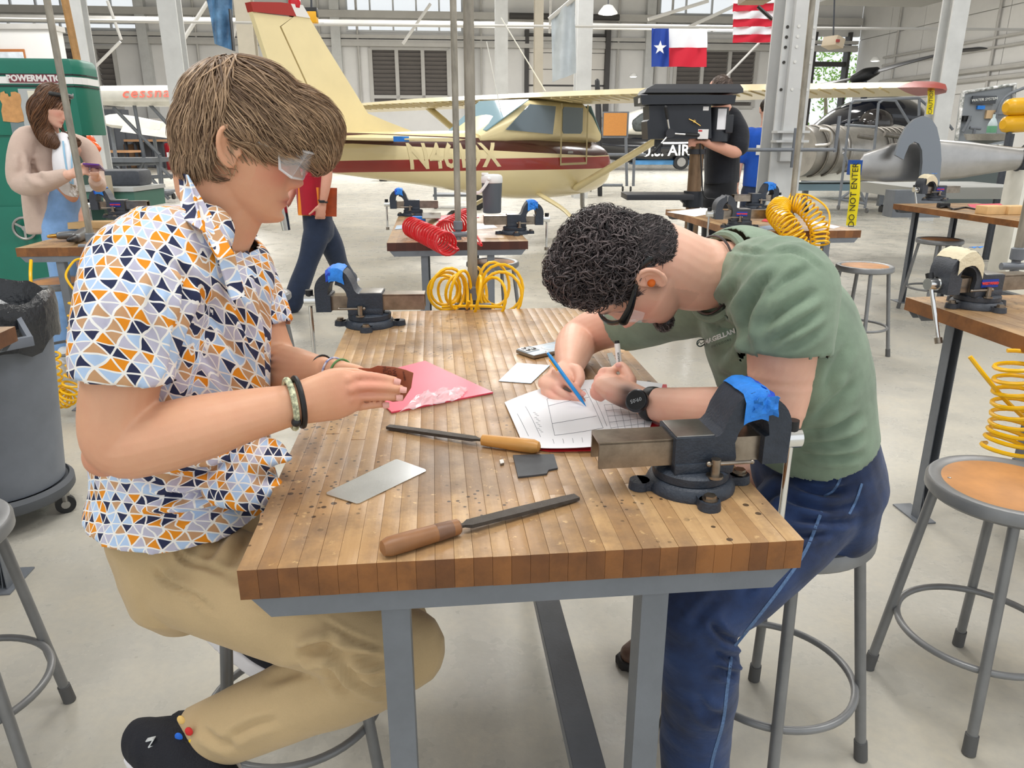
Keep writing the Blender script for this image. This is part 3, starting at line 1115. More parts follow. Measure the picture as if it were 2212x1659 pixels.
# ================================================================ air drops: pipe, fittings and coiled hoses
def pole(name, base, z0, r, label, lean=(0, 0)):
    q = MB()
    b = Vector((base[0], base[1], z0))
    t = Vector((base[0] + lean[0], base[1] + lean[1], 5.2))
    q.tube([b, b.lerp(t, 0.33), b.lerp(t, 0.66), t], r, 14)
    rt_ = root(name, (base[0], base[1], z0), 0, label, 'pipe', 'air drop pipes over the benches')
    q.build('pipe', M_pipe, rt_, local=False)
    q = MB(); q.lathe([(r, -0.05), (r * 1.5, -0.045), (r * 1.5, -0.005), (r, 0)], b, n=14); q.build('coupling', M_steel_grey, rt_, local=False)
    q = MB(); q.cyl(b + Vector((-0.06, -0.01, -0.07)), b + Vector((0.06, -0.01, -0.07)), 0.014, n=10); q.cyl(b + Vector((0, 0, -0.05)), b + Vector((0, 0, -0.10)), 0.016, n=10)
    q.build('air_manifold', M_steel_grey, rt_, local=False)
    return rt_


def bench_pt(c, u, v, z):
    return Vector((c.x, c.y, 0)) + EU * u + EV * v + Vector((0, 0, z))


pm = bench_pt(bench_center(NL), 0.005, BL / 2 + 0.05, 0)
pole('air_pipe', pm, 0.93, 0.0165, 'thicker weathered pipe dropping to the far end of the front bench')
pc = bench_pt(cb_c, 0.0, -BL / 2 - 0.06, 0)
pole('air_pipe', pc, 0.98, 0.0165, 'thinner-looking pipe dropping to the red hose bench')
pr = bench_pt(rm_c, -0.03, -BL / 2 + 0.10, 0)
pole('air_pipe', pr, 0.95, 0.0165, 'pipe dropping to the bench with the yellow coil, right of the white column', lean=(-0.05, 0))
pl = bench_pt(lb_c, -0.02, -BL / 2 + 0.03, 0)
pole('air_pipe', pl, 0.93, 0.0165, 'pipe crossing before the girl down to the left bench', lean=(-0.05, 0))
pf = D(2196, 560, 2.85)
pole('air_pipe', (pf.x, pf.y), 1.0, 0.0165, 'pipe at the right edge beside the cream-taped vise')


def helix(a, b, r, turns, side=(0, 0, 1), n=18, r2=None, bend=None):
    """coil around the line a-b (optionally a bent centre line)"""
    ctrl = [np.array(a, float)] + [np.array(x, float) for x in (bend or [])] + [np.array(b, float)]
    C = catmull(ctrl, max(2, int(turns * n / (len(ctrl) - 1)))) if len(ctrl) > 2 else np.linspace(ctrl[0], ctrl[1], int(turns * n))
    out = []
    s = None
    m = len(C)
    for i in range(m):
        t = Vector(C[min(i + 1, m - 1)] - C[max(i - 1, 0)]).normalized()
        if s is None: s, nn, _ = frame_from(t, side)
        else:
            s = (s - t * s.dot(t)).normalized(); nn = t.cross(s)
        rr = r if r2 is None else r + (r2 - r) * i / m
        ang = 2 * PI * turns * i / m
        out.append(Vector(C[i]) + (s * math.cos(ang) + nn * math.sin(ang)) * rr)
    return out


# yellow coil gathered round the pipe at the far end of the front bench
hp = pm + Vector((0, 0, 0.90))
pts = []
for i in range(13 * 18):
    ang = i / 18 * 2 * PI
    around = -2.55 + i / (13 * 18) * 2.3 * PI
    c = hp + Vector((math.cos(around) * 0.055, math.sin(around) * 0.03, 0.01 + 0.02 * math.sin(around * 2)))
    rad = Vector((math.cos(around), math.sin(around) * 0.6, 0))
    k = 0.058 + 0.012 * math.sin(i * 0.021)
    pts.append(c + rad * (0.045 + k * math.cos(ang)) + Vector((0, 0, (k + 0.004) * math.sin(ang))))
q = MB(); q.tube(pts, 0.0052, 7)
q.tube([hp + Vector((-0.10, -0.035, -0.035)), hp + Vector((0, -0.05, -0.028)), hp + Vector((0.10, -0.035, -0.035))], 0.0052, 7, sub=6)
centered(q, 'coiled_hose', M_yellow, label='yellow coiled air hose bunched at the far end of the front bench', cat='hose', group='coiled air hoses')
# red coils on the middle bench
def tp(px, py, z): return G(px, py, z)
q = MB(); q.tube(helix(tp(888, 490, 0.915), tp(968, 528, 0.915), 0.052, 15), 0.0062, 7)
q.tube([tp(968, 528, 0.90), tp(990, 540, 0.89), pc + Vector((-0.06, -0.01, 0.9))], 0.006, 7, sub=5)
centered(q, 'coiled_hose', M_red, label='red coiled hose lying at the left on the middle bench', cat='hose', group='coiled air hoses')
q = MB(); q.tube(helix(tp(962, 500, 0.92), tp(1010, 470, 0.925), 0.056, 10), 0.0062, 7)
q.tube([tp(1010, 470, 0.93), tp(1025, 500, 0.93), tp(1040, 530, 0.9), pc + Vector((0.06, -0.01, 0.9))], 0.006, 7, sub=5)
centered(q, 'coiled_hose', M_red, label='red coiled hose standing behind the pipe on the middle bench', cat='hose', group='coiled air hoses')
# yellow coil draped over the end of the right middle bench
base = pr
q = MB()
q.tube(helix(base + Vector((-0.06, 0.02, 1.0)), base + Vector((0.03, -0.19, 0.72)), 0.062, 22, bend=[base + Vector((-0.10, -0.05, 0.955)), base + Vector((-0.05, -0.16, 0.87))]), 0.0058, 7)
q.tube(helix(base + Vector((-0.01, 0.03, 1.02)), base + Vector((0.12, -0.20, 0.78)), 0.052, 15, bend=[base + Vector((0.06, -0.03, 1.0)), base + Vector((0.12, -0.13, 0.9))]), 0.0058, 7)
q.tube([base + Vector((-0.02, 0, 1.07)), base + Vector((0.10, -0.02, 1.06)), base + Vector((0.19, -0.1, 0.97)), base + Vector((0.16, -0.18, 0.80))], 0.0058, 7, sub=6)
centered(q, 'coiled_hose', M_yellow, label='yellow coiled hose hanging over the end of the bench behind the green shirt', cat='hose', group='coiled air hoses')
# yellow coil hanging at the left bench
a0 = D(100, 760, 3.72); a1 = D(165, 690, 3.72)
q = MB()
q.tube(helix(D(108, 765, 3.7), D(172, 640, 3.72), 0.046, 21, bend=[D(112, 815, 3.7), D(122, 850, 3.7), D(136, 862, 3.7), D(150, 850, 3.7), D(163, 800, 3.7), D(168, 720, 3.72)]), 0.006, 7)
q.tube([D(172, 640, 3.72), D(148, 610, 3.72), D(143, 590, 3.74), D(160, 564, 3.8), D(178, 558, 3.82)], 0.006, 7, sub=6)
q.tube([D(67, 562, 3.82), D(66, 600, 3.75), D(72, 660, 3.72), D(72, 690, 3.72), D(84, 735, 3.7), D(100, 745, 3.7), D(104, 765, 3.7)], 0.008, 7, sub=6)
centered(q, 'coiled_hose', M_yellow, label='yellow coiled hose hanging below the left bench near the grey bin', cat='hose', group='coiled air hoses')
# yellow coil hanging at the right bench
q = MB()
q.tube(helix(D(2206, 770, 2.0), D(2172, 975, 2.0), 0.062, 9, bend=[D(2200, 850, 2.0), D(2192, 920, 2.0)]), 0.0062, 7)
q.tube([D(2095, 770, 2.02), D(2130, 815, 2.0), D(2170, 862, 2.0), D(2215, 905, 2.0)], 0.0062, 7, sub=5)
centered(q, 'coiled_hose', M_yellow, label='yellow coiled hose hanging below the right-hand workbench', cat='hose', group='coiled air hoses')

# ================================================================ people: helpers
class Frame:
    def __init__(s, o, f, u, sc=1.0):
        s.o = Vector(o); s.y = Vector(f).normalized()
        u = Vector(u); s.z = (u - s.y * u.dot(s.y)).normalized()
        s.x = s.y.cross(s.z); s.sc = sc
        s.R = np.array([s.x, s.y, s.z])            # rows: local axes in world

    def w(s, x, y, z):
        return s.o + (s.x * x + s.y * y + s.z * z) * s.sc

    def arr(s, A):
        return np.array(s.o) + (np.asarray(A, float) @ s.R) * s.sc

    def inv(s, A):
        return ((np.asarray(A, float) - np.array(s.o)) @ s.R.T) / s.sc


HZ = np.array([-.118, -.110, -.10, -.085, -.06, -.03, 0, .03, .06, .085, .10, .110, .1155])
H_F = np.array([.068, .086, .0925, .090, .088, .087, .088, .094, .090, .075, .057, .036, .008])
H_B = np.array([.030, .018, .002, -.030, -.066, -.082, -.090, -.093, -.088, -.074, -.056, -.036, -.012])
H_W = np.array([.016, .030, .040, .050, .0600, .0675, .0725, .0745, .071, .059, .045, .029, .008])


def head_shape(mb, fr, nose=1.0, jaw=1.0, wide=1.0, chin=0.0, lips=1.0, female=False):
    """head surface by levels with the face modelled on it"""
    nz, na = 96, 120
    zs = np.concatenate([np.linspace(-.118, .10, nz - 14), np.linspace(.1015, .1155, 14)])
    ph = np.linspace(0, 2 * PI, na, endpoint=False)
    rings = []
    for z in zs:
        f = np.interp(z, HZ, H_F); b = np.interp(z, HZ, H_B); w = np.interp(z, HZ, H_W) * wide
        if z < -.05: w *= jaw
        yc = np.interp(z, [-.118, -.06, 0, .05, .115], [.045, .012, -.008, -.008, -.002])
        cx, sx = np.cos(ph), np.sin(ph)
        ex = 0.88 if z < 0.03 else 1.0
        x = w * np.sign(sx) * np.abs(sx) ** ex
        y = yc + np.where(cx > 0, (f - yc) * np.abs(cx) ** 0.92, (yc - b) * -np.abs(cx) ** 0.95)
        front = np.clip(cx, 0, 1) ** 0.5 * (cx > 0)
        g = lambda x0, z0, sx_, sz_, amp: amp * (np.exp(-(((x - x0) / sx_) ** 2 + ((z - z0) / sz_) ** 2)) + (np.exp(-(((x + x0) / sx_) ** 2 + ((z - z0) / sz_) ** 2)) if x0 else 0))
        dy = np.zeros(na)
        # nose: ridge, tip, wings
        nh = np.interp(z, [-.056, -.050, -.044, -.037, -.028, -.012, .004, .016, .030], [0, .008, .022, .0310, .0285, .0185, .0105, .004, 0]) * nose
        nw = np.interp(z, [-.05, -.036, -.01, .02], [.0125, .0125, .0085, .008])
        dy += nh * np.exp(-(x / nw) ** 2)
        dy += g(.0125, -.041, .0065, .008, .010 * nose)
        # eyes
        dy += g(.031, .012, .0165, .0115, -.0135) + g(.031, .009, .0105, .0065, .0070)
        dy += g(.030, .030, .020, .0075, .0045 * (0.5 if female else 1)) + g(0, .012, .007, .010, .002)
        # cheeks, mouth, chin
        dy += g(.044, -.022, .018, .018, .0035)
        dy += g(0, -.0665, .022, .0055, .0068 * lips) + g(0, -.0785, .019, .0058, .0066 * lips) + g(0, -.0722, .024, .0022, -.0042) + g(0, -.0885, .018, .006, -.0028)
        dy += g(0, -.104, .020, .010, .0065 + chin) + g(0, -.060, .026, .02, .0045)
        y = y + dy * front
        rings.append(fr.arr(np.stack([x, y, np.full(na, z)], 1)))
    mb.loft([[Vector(p) for p in r] for r in rings])


def ear_shape(mb, fr, sx, z0=-.004, y0=-.012, s=1.0):
    """outer ear: bowl, rim and lobe"""
    c = lambda y, z, out: fr.w(sx * (.0715 + out), y0 + y * s, z0 + z * s)
    rim = [c(.014, -.002, .004), c(.013, .014, .010), c(.006, .026, .014), (c(-.008, .028, .017)), c(-.019, .018, .020), c(-.021, .002, .020), c(-.015, -.014, .016), c(-.006, -.026, .010), c(.004, -.030, .006), c(.010, -.022, .003)]
    mb.tube(rim, [.0035, .0036, .0038, .0040, .0040, .0038, .0042, .0062, .0062, .004], 8, sub=5)
    mb.tube([c(.010, .010, .006), c(-.004, .017, .012), c(-.012, .008, .014), c(-.010, -.008, .011), c(-.001, -.016, .007)], .0032, 8, sub=4)
    g = [[c(.012 - .030 * j / 5, .022 - .044 * i / 6, .0035 + .011 * (j / 5) - .003 * math.sin(i / 6 * PI) * math.sin(j / 5 * PI)) for j in range(6)] for i in range(7)]
    mb.sheet([[tuple(p) for p in r] for r in g], .006)
    mb.ball(c(.012, -.009, .004), .0055 * s, nu=8, nv=6)


def skin_tint(me, fr, off, base, lip, cheek, stubble=None, brow=None, extra=None, ear_pts=()):
    P = mesh_co(me) + (np.array(off) if off is not None else 0)
    L = fr.inv(P)
    x, y, z = L.T
    col = np.tile(np.array(base), (len(P), 1))
    def blend(wt, c):
        nonlocal col
        wt = np.clip(wt, 0, 1)[:, None]
        col = col * (1 - wt) + np.array(c) * wt
    near = (np.abs(x) < .085) & (y > .0) & (np.abs(z) < .13)
    gz = lambda x0, z0, a, b: np.exp(-(((np.abs(x) - x0) / a) ** 2 + ((z - z0) / b) ** 2)) * (y > .03) * near
    blend(gz(.042, -.03, .022, .022) * .5, cheek)
    blend(gz(0, -.04, .014, .012) * .55, cheek)
    if stubble is not None:
        s = ((z < -.045) & (z > -.125) & near & (np.abs(x) < .075)) * np.exp(-((z + .095) / .035) ** 2)
        blend(s * stubble[1], stubble[0])
    blend(gz(0, -.0725, .024, .0085) * 1.2, lip)
    blend(gz(0, -.0722, .021, .0018) * .8, [c * .45 for c in lip])
    lash = gz(.031, .004, .014, .0022)
    blend(lash * 1.1, (.05, .03, .025))
    if brow is not None: blend(gz(.032, .0305, .017, .0042) * 1.15, brow)
    if extra is not None: extra(P, L, blend)
    vcol(me, 'tint', np.clip(col, 0, 1))


def skin_mat(name, rough=0.48):
    m, nt, b = new_mat(name)
    L = nt.links.new
    at = node(nt, 'ShaderNodeAttribute', attribute_name='tint')
    tc = node(nt, 'ShaderNodeTexCoord').outputs['Object']
    n = tnoise(nt, tc, 38, 4, 0.6)
    c = mix_rgb(nt, mrange(nt, n, 0.35, 0.75, 0, 0.16), at.outputs['Color'], srgb(206, 120, 100))
    L(c, b.inputs['Base Color'])
    b.inputs['Roughness'].default_value = rough
    b.inputs['Subsurface Weight'].default_value = 0.12
    b.inputs['Subsurface Radius'].default_value = (0.012, 0.005, 0.003)
    b.inputs['Subsurface Scale'].default_value = 0.6
    bp = node(nt, 'ShaderNodeBump', i_Strength=0.06, i_Distance=0.002)
    L(tnoise(nt, tc, 420, 2), bp.inputs['Height'])
    L(bp.outputs['Normal'], b.inputs['Normal'])
    return m


M_skin = skin_mat('skin')


def finger(mb, pts, r0=.0085, r1=.0068):
    n = len(pts)
    mb.limb(pts, [r0 + (r1 - r0) * i / (n - 1) for i in range(n)], n=12, sub=4)


def nail(parent, p, nrm, along, off, s=1.0, m=None):
    """small finger nail lying on the finger tip"""
    f = Vector(along).normalized(); n = Vector(nrm).normalized(); n = (n - f * n.dot(f)).normalized()
    sd = f.cross(n)
    g = [[Vector(p) + f * (.0052 * s * (i / 3 - 1)) + sd * (.0048 * s * (j / 2 - 1) * (0.8 + 0.2 * math.sin(i / 6 * PI))) + n * (.0009 - .0016 * s * ((j - 2) / 2) ** 2) for j in range(5)] for i in range(7)]
    q = MB(); q.sheet([[tuple(x) for x in r] for r in g], .0008)
    return q.build('fingernail', m or M_nail, parent, local=False)


M_nail = mat('nail', srgb(238, 178, 166), 0.3)


def hair_mat(name, dark, lightc, rough=0.42):
    m, nt, b = new_mat(name)
    at = node(nt, 'ShaderNodeAttribute', attribute_name='tone')
    c = mix_rgb(nt, at.outputs['Fac'], dark, lightc)
    nt.links.new(c, b.inputs['Base Color'])
    b.inputs['Roughness'].default_value = rough
    b.inputs['Specular IOR Level'].default_value = 0.35
    return m


from mathutils.bvhtree import BVHTree


def hair_build(name, shell_mb, fr, off, parent, material, n, length, flow, width=.0017, keep=None, voxel=.006, curl=None, lift=.004, seed=5, steps=8, base_tone=0.12, jitter=0.25, shell_keep=None, tone_rng=(0.0, 1.0)):
    """hair volume plus combed locks that follow 'flow' over it"""
    r = np.random.default_rng(seed)
    me = remesh(shell_mb, name + '_shell', voxel, 2)
    P = mesh_co(me); N = mesh_no(me)
    bvh = BVHTree.FromPolygons([Vector(p) for p in P], [tuple(p.vertices) for p in me.polygons])
    L = fr.inv(P)
    ok = np.ones(len(P), bool) if keep is None else keep(L)
    idx = np.where(ok)[0]
    V, Fc, T = [], [], []
    # shell itself
    polys = [tuple(p.vertices) for p in me.polygons]
    if shell_keep is not None:
        sk = shell_keep(L)
        polys = [p for p in polys if sk[list(p)].all()]
    V.extend(P.tolist()); Fc.extend(polys); T.extend([base_tone] * len(P))
    picks = r.choice(idx, n)
    for k in picks:
        p = Vector(P[k]); nn = Vector(N[k])
        ln = length(L[k]) * r.uniform(.6, 1.2)
        tone = r.uniform(*tone_rng)
        path = []
        hgt0 = r.uniform(-.002, lift * .4)
        jit = Vector(r.normal(size=3)) * jitter
        cr = r.uniform(.005, .010); cph = r.uniform(0, 6.28); ct = r.uniform(1.0, 1.9)
        q = p.copy()
        hit_n = nn
        for s_ in range(steps + 1):
            t = s_ / steps
            lift_t = hgt0 + lift * (t ** 1.6) * (1 if curl is None else .6)
            path.append(q + hit_n * lift_t)
            lq = fr.inv(np.array(q)[None])[0]
            d = flow(lq, t)
            dv = fr.x * d[0] + fr.y * d[1] + fr.z * d[2] + jit
            dv = dv - hit_n * dv.dot(hit_n)
            if dv.length < 1e-5: break
            q2 = q + dv.normalized() * ln / steps
            hit = bvh.find_nearest(q2)
            if hit[0] is None: break
            q, hit_n = hit[0], hit[1]
        if len(path) < 3: continue
        if curl is not None and r.uniform() < curl:
            m = len(path)
            npath = []
            pts = catmull([np.array(x) for x in path], 2)
            for i in range(len(pts)):
                t = i / (len(pts) - 1)
                tv = Vector(pts[min(i + 1, len(pts) - 1)] - pts[max(i - 1, 0)])
                if tv.length < 1e-7: tv = Vector((1, 0, 0))
                s0, n0, _ = frame_from(tv, nn)
                a = cph + ct * 2 * PI * t
                npath.append(Vector(pts[i]) + (s0 * math.cos(a) + n0 * math.sin(a)) * cr * min(1, t * 3 + .2) + nn * cr * .5)
            path = npath
        m = len(path)
        w0 = width * r.uniform(.6, 1.4)
        base = len(V)
        for i in range(m):
            t = i / (m - 1)
            tv = (path[min(i + 1, m - 1)] - path[max(i - 1, 0)])
            if tv.length < 1e-7: tv = Vector((0, 0, 1))
            s0, n0, _ = frame_from(tv, nn)
            w_ = w0 * (1 - t ** 2.2) + .00012
            for j in range(3):
                a = 2 * PI * j / 3
                V.append(tuple(path[i] + (s0 * math.cos(a) + n0 * math.sin(a) * .6) * w_))
                T.append(tone * (0.45 + 0.55 * t) if curl is None else tone)
        for i in range(m - 1):
            for j in range(3):
                j2 = (j + 1) % 3
                Fc.append((base + i * 3 + j, base + i * 3 + j2, base + i * 3 + 3 + j2, base + i * 3 + 3 + j))
    out = bpy.data.meshes.new(name)
    o3 = np.array(off)
    out.from_pydata([tuple(np.array(v) - o3) for v in V], [], Fc)
    out.polygons.foreach_set('use_smooth', [True] * len(out.polygons))
    at = out.attributes.new('tone', 'FLOAT', 'POINT')
    at.data.foreach_set('value', np.array(T, np.float32))
    out.update()
    bpy.data.meshes.remove(me)
    return link(out, name, material, parent, off)


def folds(me, off, lines):
    """raise real folds in the cloth along lines read from the photo: (points, width in photo pixels, depth in metres)"""
    P = mesh_co(me); N = mesh_no(me)
    W = P + np.array(off) - np.array([0, 0, CAMZ])
    dep = W[:, 1] * CP - W[:, 2] * SP
    Q = np.stack([1106 + FPX * W[:, 0] / dep, 829.5 + FPX * (-W[:, 1] * SP - W[:, 2] * CP) / dep], 1)
    V = W / np.linalg.norm(W, axis=1, keepdims=True)
    face = np.clip(-(N * V).sum(1) * 2.5, 0, 1)
    d = np.zeros(len(P))
    for pts, w, h in lines:
        C = catmull([np.array(p, float) for p in pts], 5)
        lo, hi = C.min(0) - 4 * w, C.max(0) + 4 * w
        sel = np.where(((Q > lo) & (Q < hi)).all(1) & (face > 0))[0]
        if not len(sel): continue
        bb = np.full(len(sel), 1e3); tt = np.zeros(len(sel))
        for i in range(len(C) - 1):
            dd, t = seg_dist(Q[sel], C[i], C[i + 1])
            k = dd < bb
            bb[k] = dd[k]; tt[k] = (i + t[k]) / (len(C) - 1)
        fade = np.clip(np.minimum(tt, 1 - tt) * 4, 0.05, 1)
        d[sel] += h * fade * (np.exp(-(bb / w) ** 2) - .75 * np.exp(-((bb - 2.0 * w) / (1.1 * w)) ** 2))
    set_co(me, P + N * (d * face)[:, None])


def open_caps(me, caps, off):
    """cut the closed end of a sleeve, neck or hem: (point, outward direction, radius, depth)"""
    bm = bmesh.new(); bm.from_mesh(me)
    o = Vector(off)
    kill = set()
    for c, d, rad, hmax in caps:
        c = Vector(c) - o; d = Vector(d).normalized()
        for f in bm.faces:
            v = f.calc_center_median() - c
            h = v.dot(d)
            if h > 0 and (v - d * h).length < rad and h < hmax and f.normal.dot(d) > 0.45: kill.add(f)
    bmesh.ops.delete(bm, geom=list(kill), context='FACES')
    loose = [v for v in bm.verts if not v.link_faces]
    bmesh.ops.delete(bm, geom=loose, context='VERTS')
    bm.to_mesh(me); bm.free()
    me.update()


def cloth(mb, name, material, parent, off, voxel=.006, smooth=3, lines=(), noise=(), caps=(), thick=.002, uv=None):
    me = remesh(mb, name, voxel, smooth, off)
    if noise:
        P = mesh_co(me); N = mesh_no(me)
        d = np.zeros(len(P))
        for seed, fq, amp in noise: d += wnoise(P, seed, fq) * amp
        set_co(me, P + N * d[:, None])
    if lines: folds(me, off, lines)
    if caps: open_caps(me, caps, off)
    if uv is not None:
        at = me.attributes.new('pat', 'FLOAT_VECTOR', 'POINT')
        at.data.foreach_set('vector', uv(mesh_co(me) + np.array(off)).astype(np.float32).ravel())
    me.polygons.foreach_set('use_smooth', [True] * len(me.polygons))
    o = link(me, name, material, parent, off)
    if thick:
        sd = o.modifiers.new('thickness', 'SOLIDIFY'); sd.thickness = thick; sd.offset = -1
    return o


def fabric(name, col, noise=0.12, nscale=20, weave=700, bump=0.15, rough=0.85, wrinkle=0.0, col2=None):
    m, nt, b = new_mat(name)
    L = nt.links.new
    tc = node(nt, 'ShaderNodeTexCoord').outputs['Object']
    c = mix_rgb(nt, mrange(nt, tnoise(nt, tc, nscale, 4, 0.6), 0.3, 0.7), [min(1, x * (1 + noise)) for x in col], col2 or [x * (1 - noise) for x in col])
    c = mix_rgb(nt, mrange(nt, tnoise(nt, tc, weave, 2, 0.7), 0.4, 0.7, 0, 0.3), c, [x * 0.72 for x in col])
    L(c, b.inputs['Base Color'])
    b.inputs['Roughness'].default_value = rough
    b.inputs['Sheen Weight'].default_value = 0.15
    h = tnoise(nt, tc, weave, 2)
    bp = node(nt, 'ShaderNodeBump', i_Strength=bump, i_Distance=0.002)
    L(h, bp.inputs['Height'])
    if wrinkle:
        mp = node(nt, 'ShaderNodeMapping')
        mp.inputs['Rotation'].default_value = (0.3, 0.5, 0.2)
        mp.inputs['Scale'].default_value = (1, 1, 2.6)
        L(tc, mp.inputs['Vector'])
        b2 = node(nt, 'ShaderNodeBump', i_Strength=wrinkle, i_Distance=0.02)
        L(tnoise(nt, mp.outputs['Vector'], 9, 3, 0.55), b2.inputs['Height'])
        L(b2.outputs['Normal'], bp.inputs['Normal'])
    L(bp.outputs['Normal'], b.inputs['Normal'])
    return m

# ================================================================ man in the patterned shirt (left)
def mosaic_mat():
    """printed triangles in navy, orange, tan, pale blue and lavender with white seams"""
    m, nt, b = new_mat('triangle_print')
    L = nt.links.new
    at = node(nt, 'ShaderNodeAttribute', attribute_name='pat')
    nz = node(nt, 'ShaderNodeTexNoise', i_Scale=24.0, i_Detail=1.0)
    L(at.outputs['Vector'], nz.inputs['Vector'])
    off = node(nt, 'ShaderNodeVectorMath', operation='SCALE'); off.inputs['Scale'].default_value = 0.015
    sub = node(nt, 'ShaderNodeVectorMath', operation='SUBTRACT'); sub.inputs[1].default_value = (.5, .5, .5)
    L(nz.outputs['Color'], sub.inputs[0]); L(sub.outputs[0], off.inputs[0])
    ad = node(nt, 'ShaderNodeVectorMath', operation='ADD')
    L(at.outputs['Vector'], ad.inputs[0]); L(off.outputs[0], ad.inputs[1])
    sp = node(nt, 'ShaderNodeSeparateXYZ'); L(ad.outputs[0], sp.inputs[0])
    CELL = 0.0215
    v = fmath(nt, 'DIVIDE', sp.outputs['Y'], CELL * 0.866)
    u = fmath(nt, 'SUBTRACT', fmath(nt, 'DIVIDE', sp.outputs['X'], CELL), fmath(nt, 'MULTIPLY', v, 0.5))
    fu, fv = fmath(nt, 'FRACT', u), fmath(nt, 'FRACT', v)
    iu, iv = fmath(nt, 'FLOOR', u), fmath(nt, 'FLOOR', v)
    s = fmath(nt, 'ADD', fu, fv)
    upper = fmath(nt, 'GREATER_THAN', s, 1.0)
    # distance to the three sides
    dl = fmath(nt, 'MINIMUM', fmath(nt, 'MINIMUM', fu, fv), fmath(nt, 'SUBTRACT', 1.0, s))
    du = fmath(nt, 'MINIMUM', fmath(nt, 'MINIMUM', fmath(nt, 'SUBTRACT', 1.0, fu), fmath(nt, 'SUBTRACT', 1.0, fv)), fmath(nt, 'SUBTRACT', s, 1.0))
    mx = node(nt, 'ShaderNodeMix', data_type='FLOAT')
    L(upper, mx.inputs['Factor']); L(dl, mx.inputs['A']); L(du, mx.inputs['B'])
    edge = fmath(nt, 'LESS_THAN', mx.outputs['Result'], 0.062)
    cb = node(nt, 'ShaderNodeCombineXYZ')
    L(iu, cb.inputs[0]); L(iv, cb.inputs[1]); L(upper, cb.inputs[2])
    wn = node(nt, 'ShaderNodeTexWhiteNoise', noise_dimensions='3D'); L(cb.outputs[0], wn.inputs['Vector'])
    cr = node(nt, 'ShaderNodeValToRGB'); cr.color_ramp.interpolation = 'CONSTANT'
    el = cr.color_ramp.elements
    cols = [(0.0, srgb(36, 44, 80)), (0.22, srgb(238, 148, 22)), (0.40, srgb(206, 160, 118)), (0.60, srgb(186, 212, 246)), (0.80, srgb(196, 194, 214))]
    el[0].position = 0; el[0].color = rgb(cols[0][1])
    el[1].position = cols[1][0]; el[1].color = rgb(cols[1][1])
    for p, c in cols[2:]:
        e = el.new(p); e.color = rgb(c)
    L(wn.outputs['Value'], cr.inputs['Fac'])
    c = mix_rgb(nt, edge, cr.outputs['Color'], srgb(250, 248, 244))
    L(c, b.inputs['Base Color'])
    b.inputs['Roughness'].default_value = 0.8
    tc = node(nt, 'ShaderNodeTexCoord').outputs['Object']
    bp = node(nt, 'ShaderNodeBump', i_Strength=0.25, i_Distance=0.015)
    mp = node(nt, 'ShaderNodeMapping'); mp.inputs['Scale'].default_value = (1.6, 1.6, 0.8)
    L(tc, mp.inputs['Vector']); L(tnoise(nt, mp.outputs['Vector'], 11, 3), bp.inputs['Height'])
    L(bp.outputs['Normal'], b.inputs['Normal'])
    return m


M_mosaic = mosaic_mat()
M_khaki = fabric('khaki_twill', srgb(196, 170, 128), 0.08, 6, 900, 0.2, wrinkle=0.12)
LM = root('person', (-0.60, 1.19, 0), 0, 'young man in a triangle-print shirt and clear goggles seated at the left', 'person')
LO = OFF[LM.name]
pit, yaw = math.radians(-18), math.radians(22)
hf = Vector((math.cos(pit) * math.cos(yaw), math.cos(pit) * math.sin(yaw), math.sin(pit)))
LH = Frame((0, 0, 0), hf, (0.02, -0.05, 1), 0.92)
LH.o = Vector(np.array(D(499, 321, 1.12)) - np.array([.078, -.012, -.010]) * 0.92 @ LH.R)

b = MB()
head_shape(b, LH, nose=0.92, chin=0.001)
ear_shape(b, LH, 1); ear_shape(b, LH, -1)
nb = D(455, 520, 1.2)
b.limb([LH.w(0, -.035, -.02), LH.w(0, -.025, -.08), D(490, 440, 1.2), nb, D(430, 620, 1.2)], [(.050, .054), (.052, .054), (.056, .056), (.068, .058), (.09, .055)], side=(0, 1, 0))
# torso and legs under the clothes
b.limb([D(430, 600, 1.2), D(400, 780, 1.2), D(410, 1000, 1.2), D(420, 1140, 1.2)], [(.13, .07), (.13, .08), (.11, .075), (.11, .07)])
S1, E1, W1 = D(292, 600, 1.03), D(262, 938, 0.985), D(634, 874, 1.02)
b.limb([D(400, 560, 1.12), S1, D(270, 780, 1.0), D(252, 900, .985), E1 + Vector((0, 0, -.012)), D(330, 950, .985), D(430, 925, .99), D(530, 898, 1.005), W1], [.06, .058, .0515, .050, .050, .050, .0475, .0385, (.023, .030)], side=(0, 1, 0), n=22)
b.ball(D(226, 985, .985), (.030, .03, .030))
# right hand, seen from its back
b.limb([D(615, 878, 1.015), W1, D(690, 860, 1.045), D(722, 853, 1.06), D(752, 847, 1.07)], [(.024, .031), (.0215, .031), (.017, .0375), (.0155, .040), (.0125, .0365)], side=(0, 1, 0), n=18)
fing = [[(735, 816, 1.066), (782, 811, 1.078), (824, 816, 1.087), (853, 822, 1.092)], [(738, 838, 1.064), (795, 835, 1.074), (838, 837, 1.083), (866, 840, 1.088)],
        [(735, 860, 1.066), (790, 857, 1.076), (832, 857, 1.084), (858, 857, 1.090)], [(722, 882, 1.068), (768, 880, 1.078), (805, 875, 1.086), (829, 873, 1.092)]]
for i, f in enumerate(fing): finger(b, [D(*p) for p in f], .0076 if i < 3 else .0068, .0063 if i < 3 else .0056)
for p in ((750, 820, 1.066), (757, 840, 1.064), (756, 860, 1.066), (746, 881, 1.068)): b.ball(D(*p), .0095, nu=10, nv=8)
b.limb([D(668, 838, 1.06), D(715, 812, 1.085), D(760, 808, 1.10), D(790, 812, 1.105)], [.014, .0115, .0098, .008], n=12)
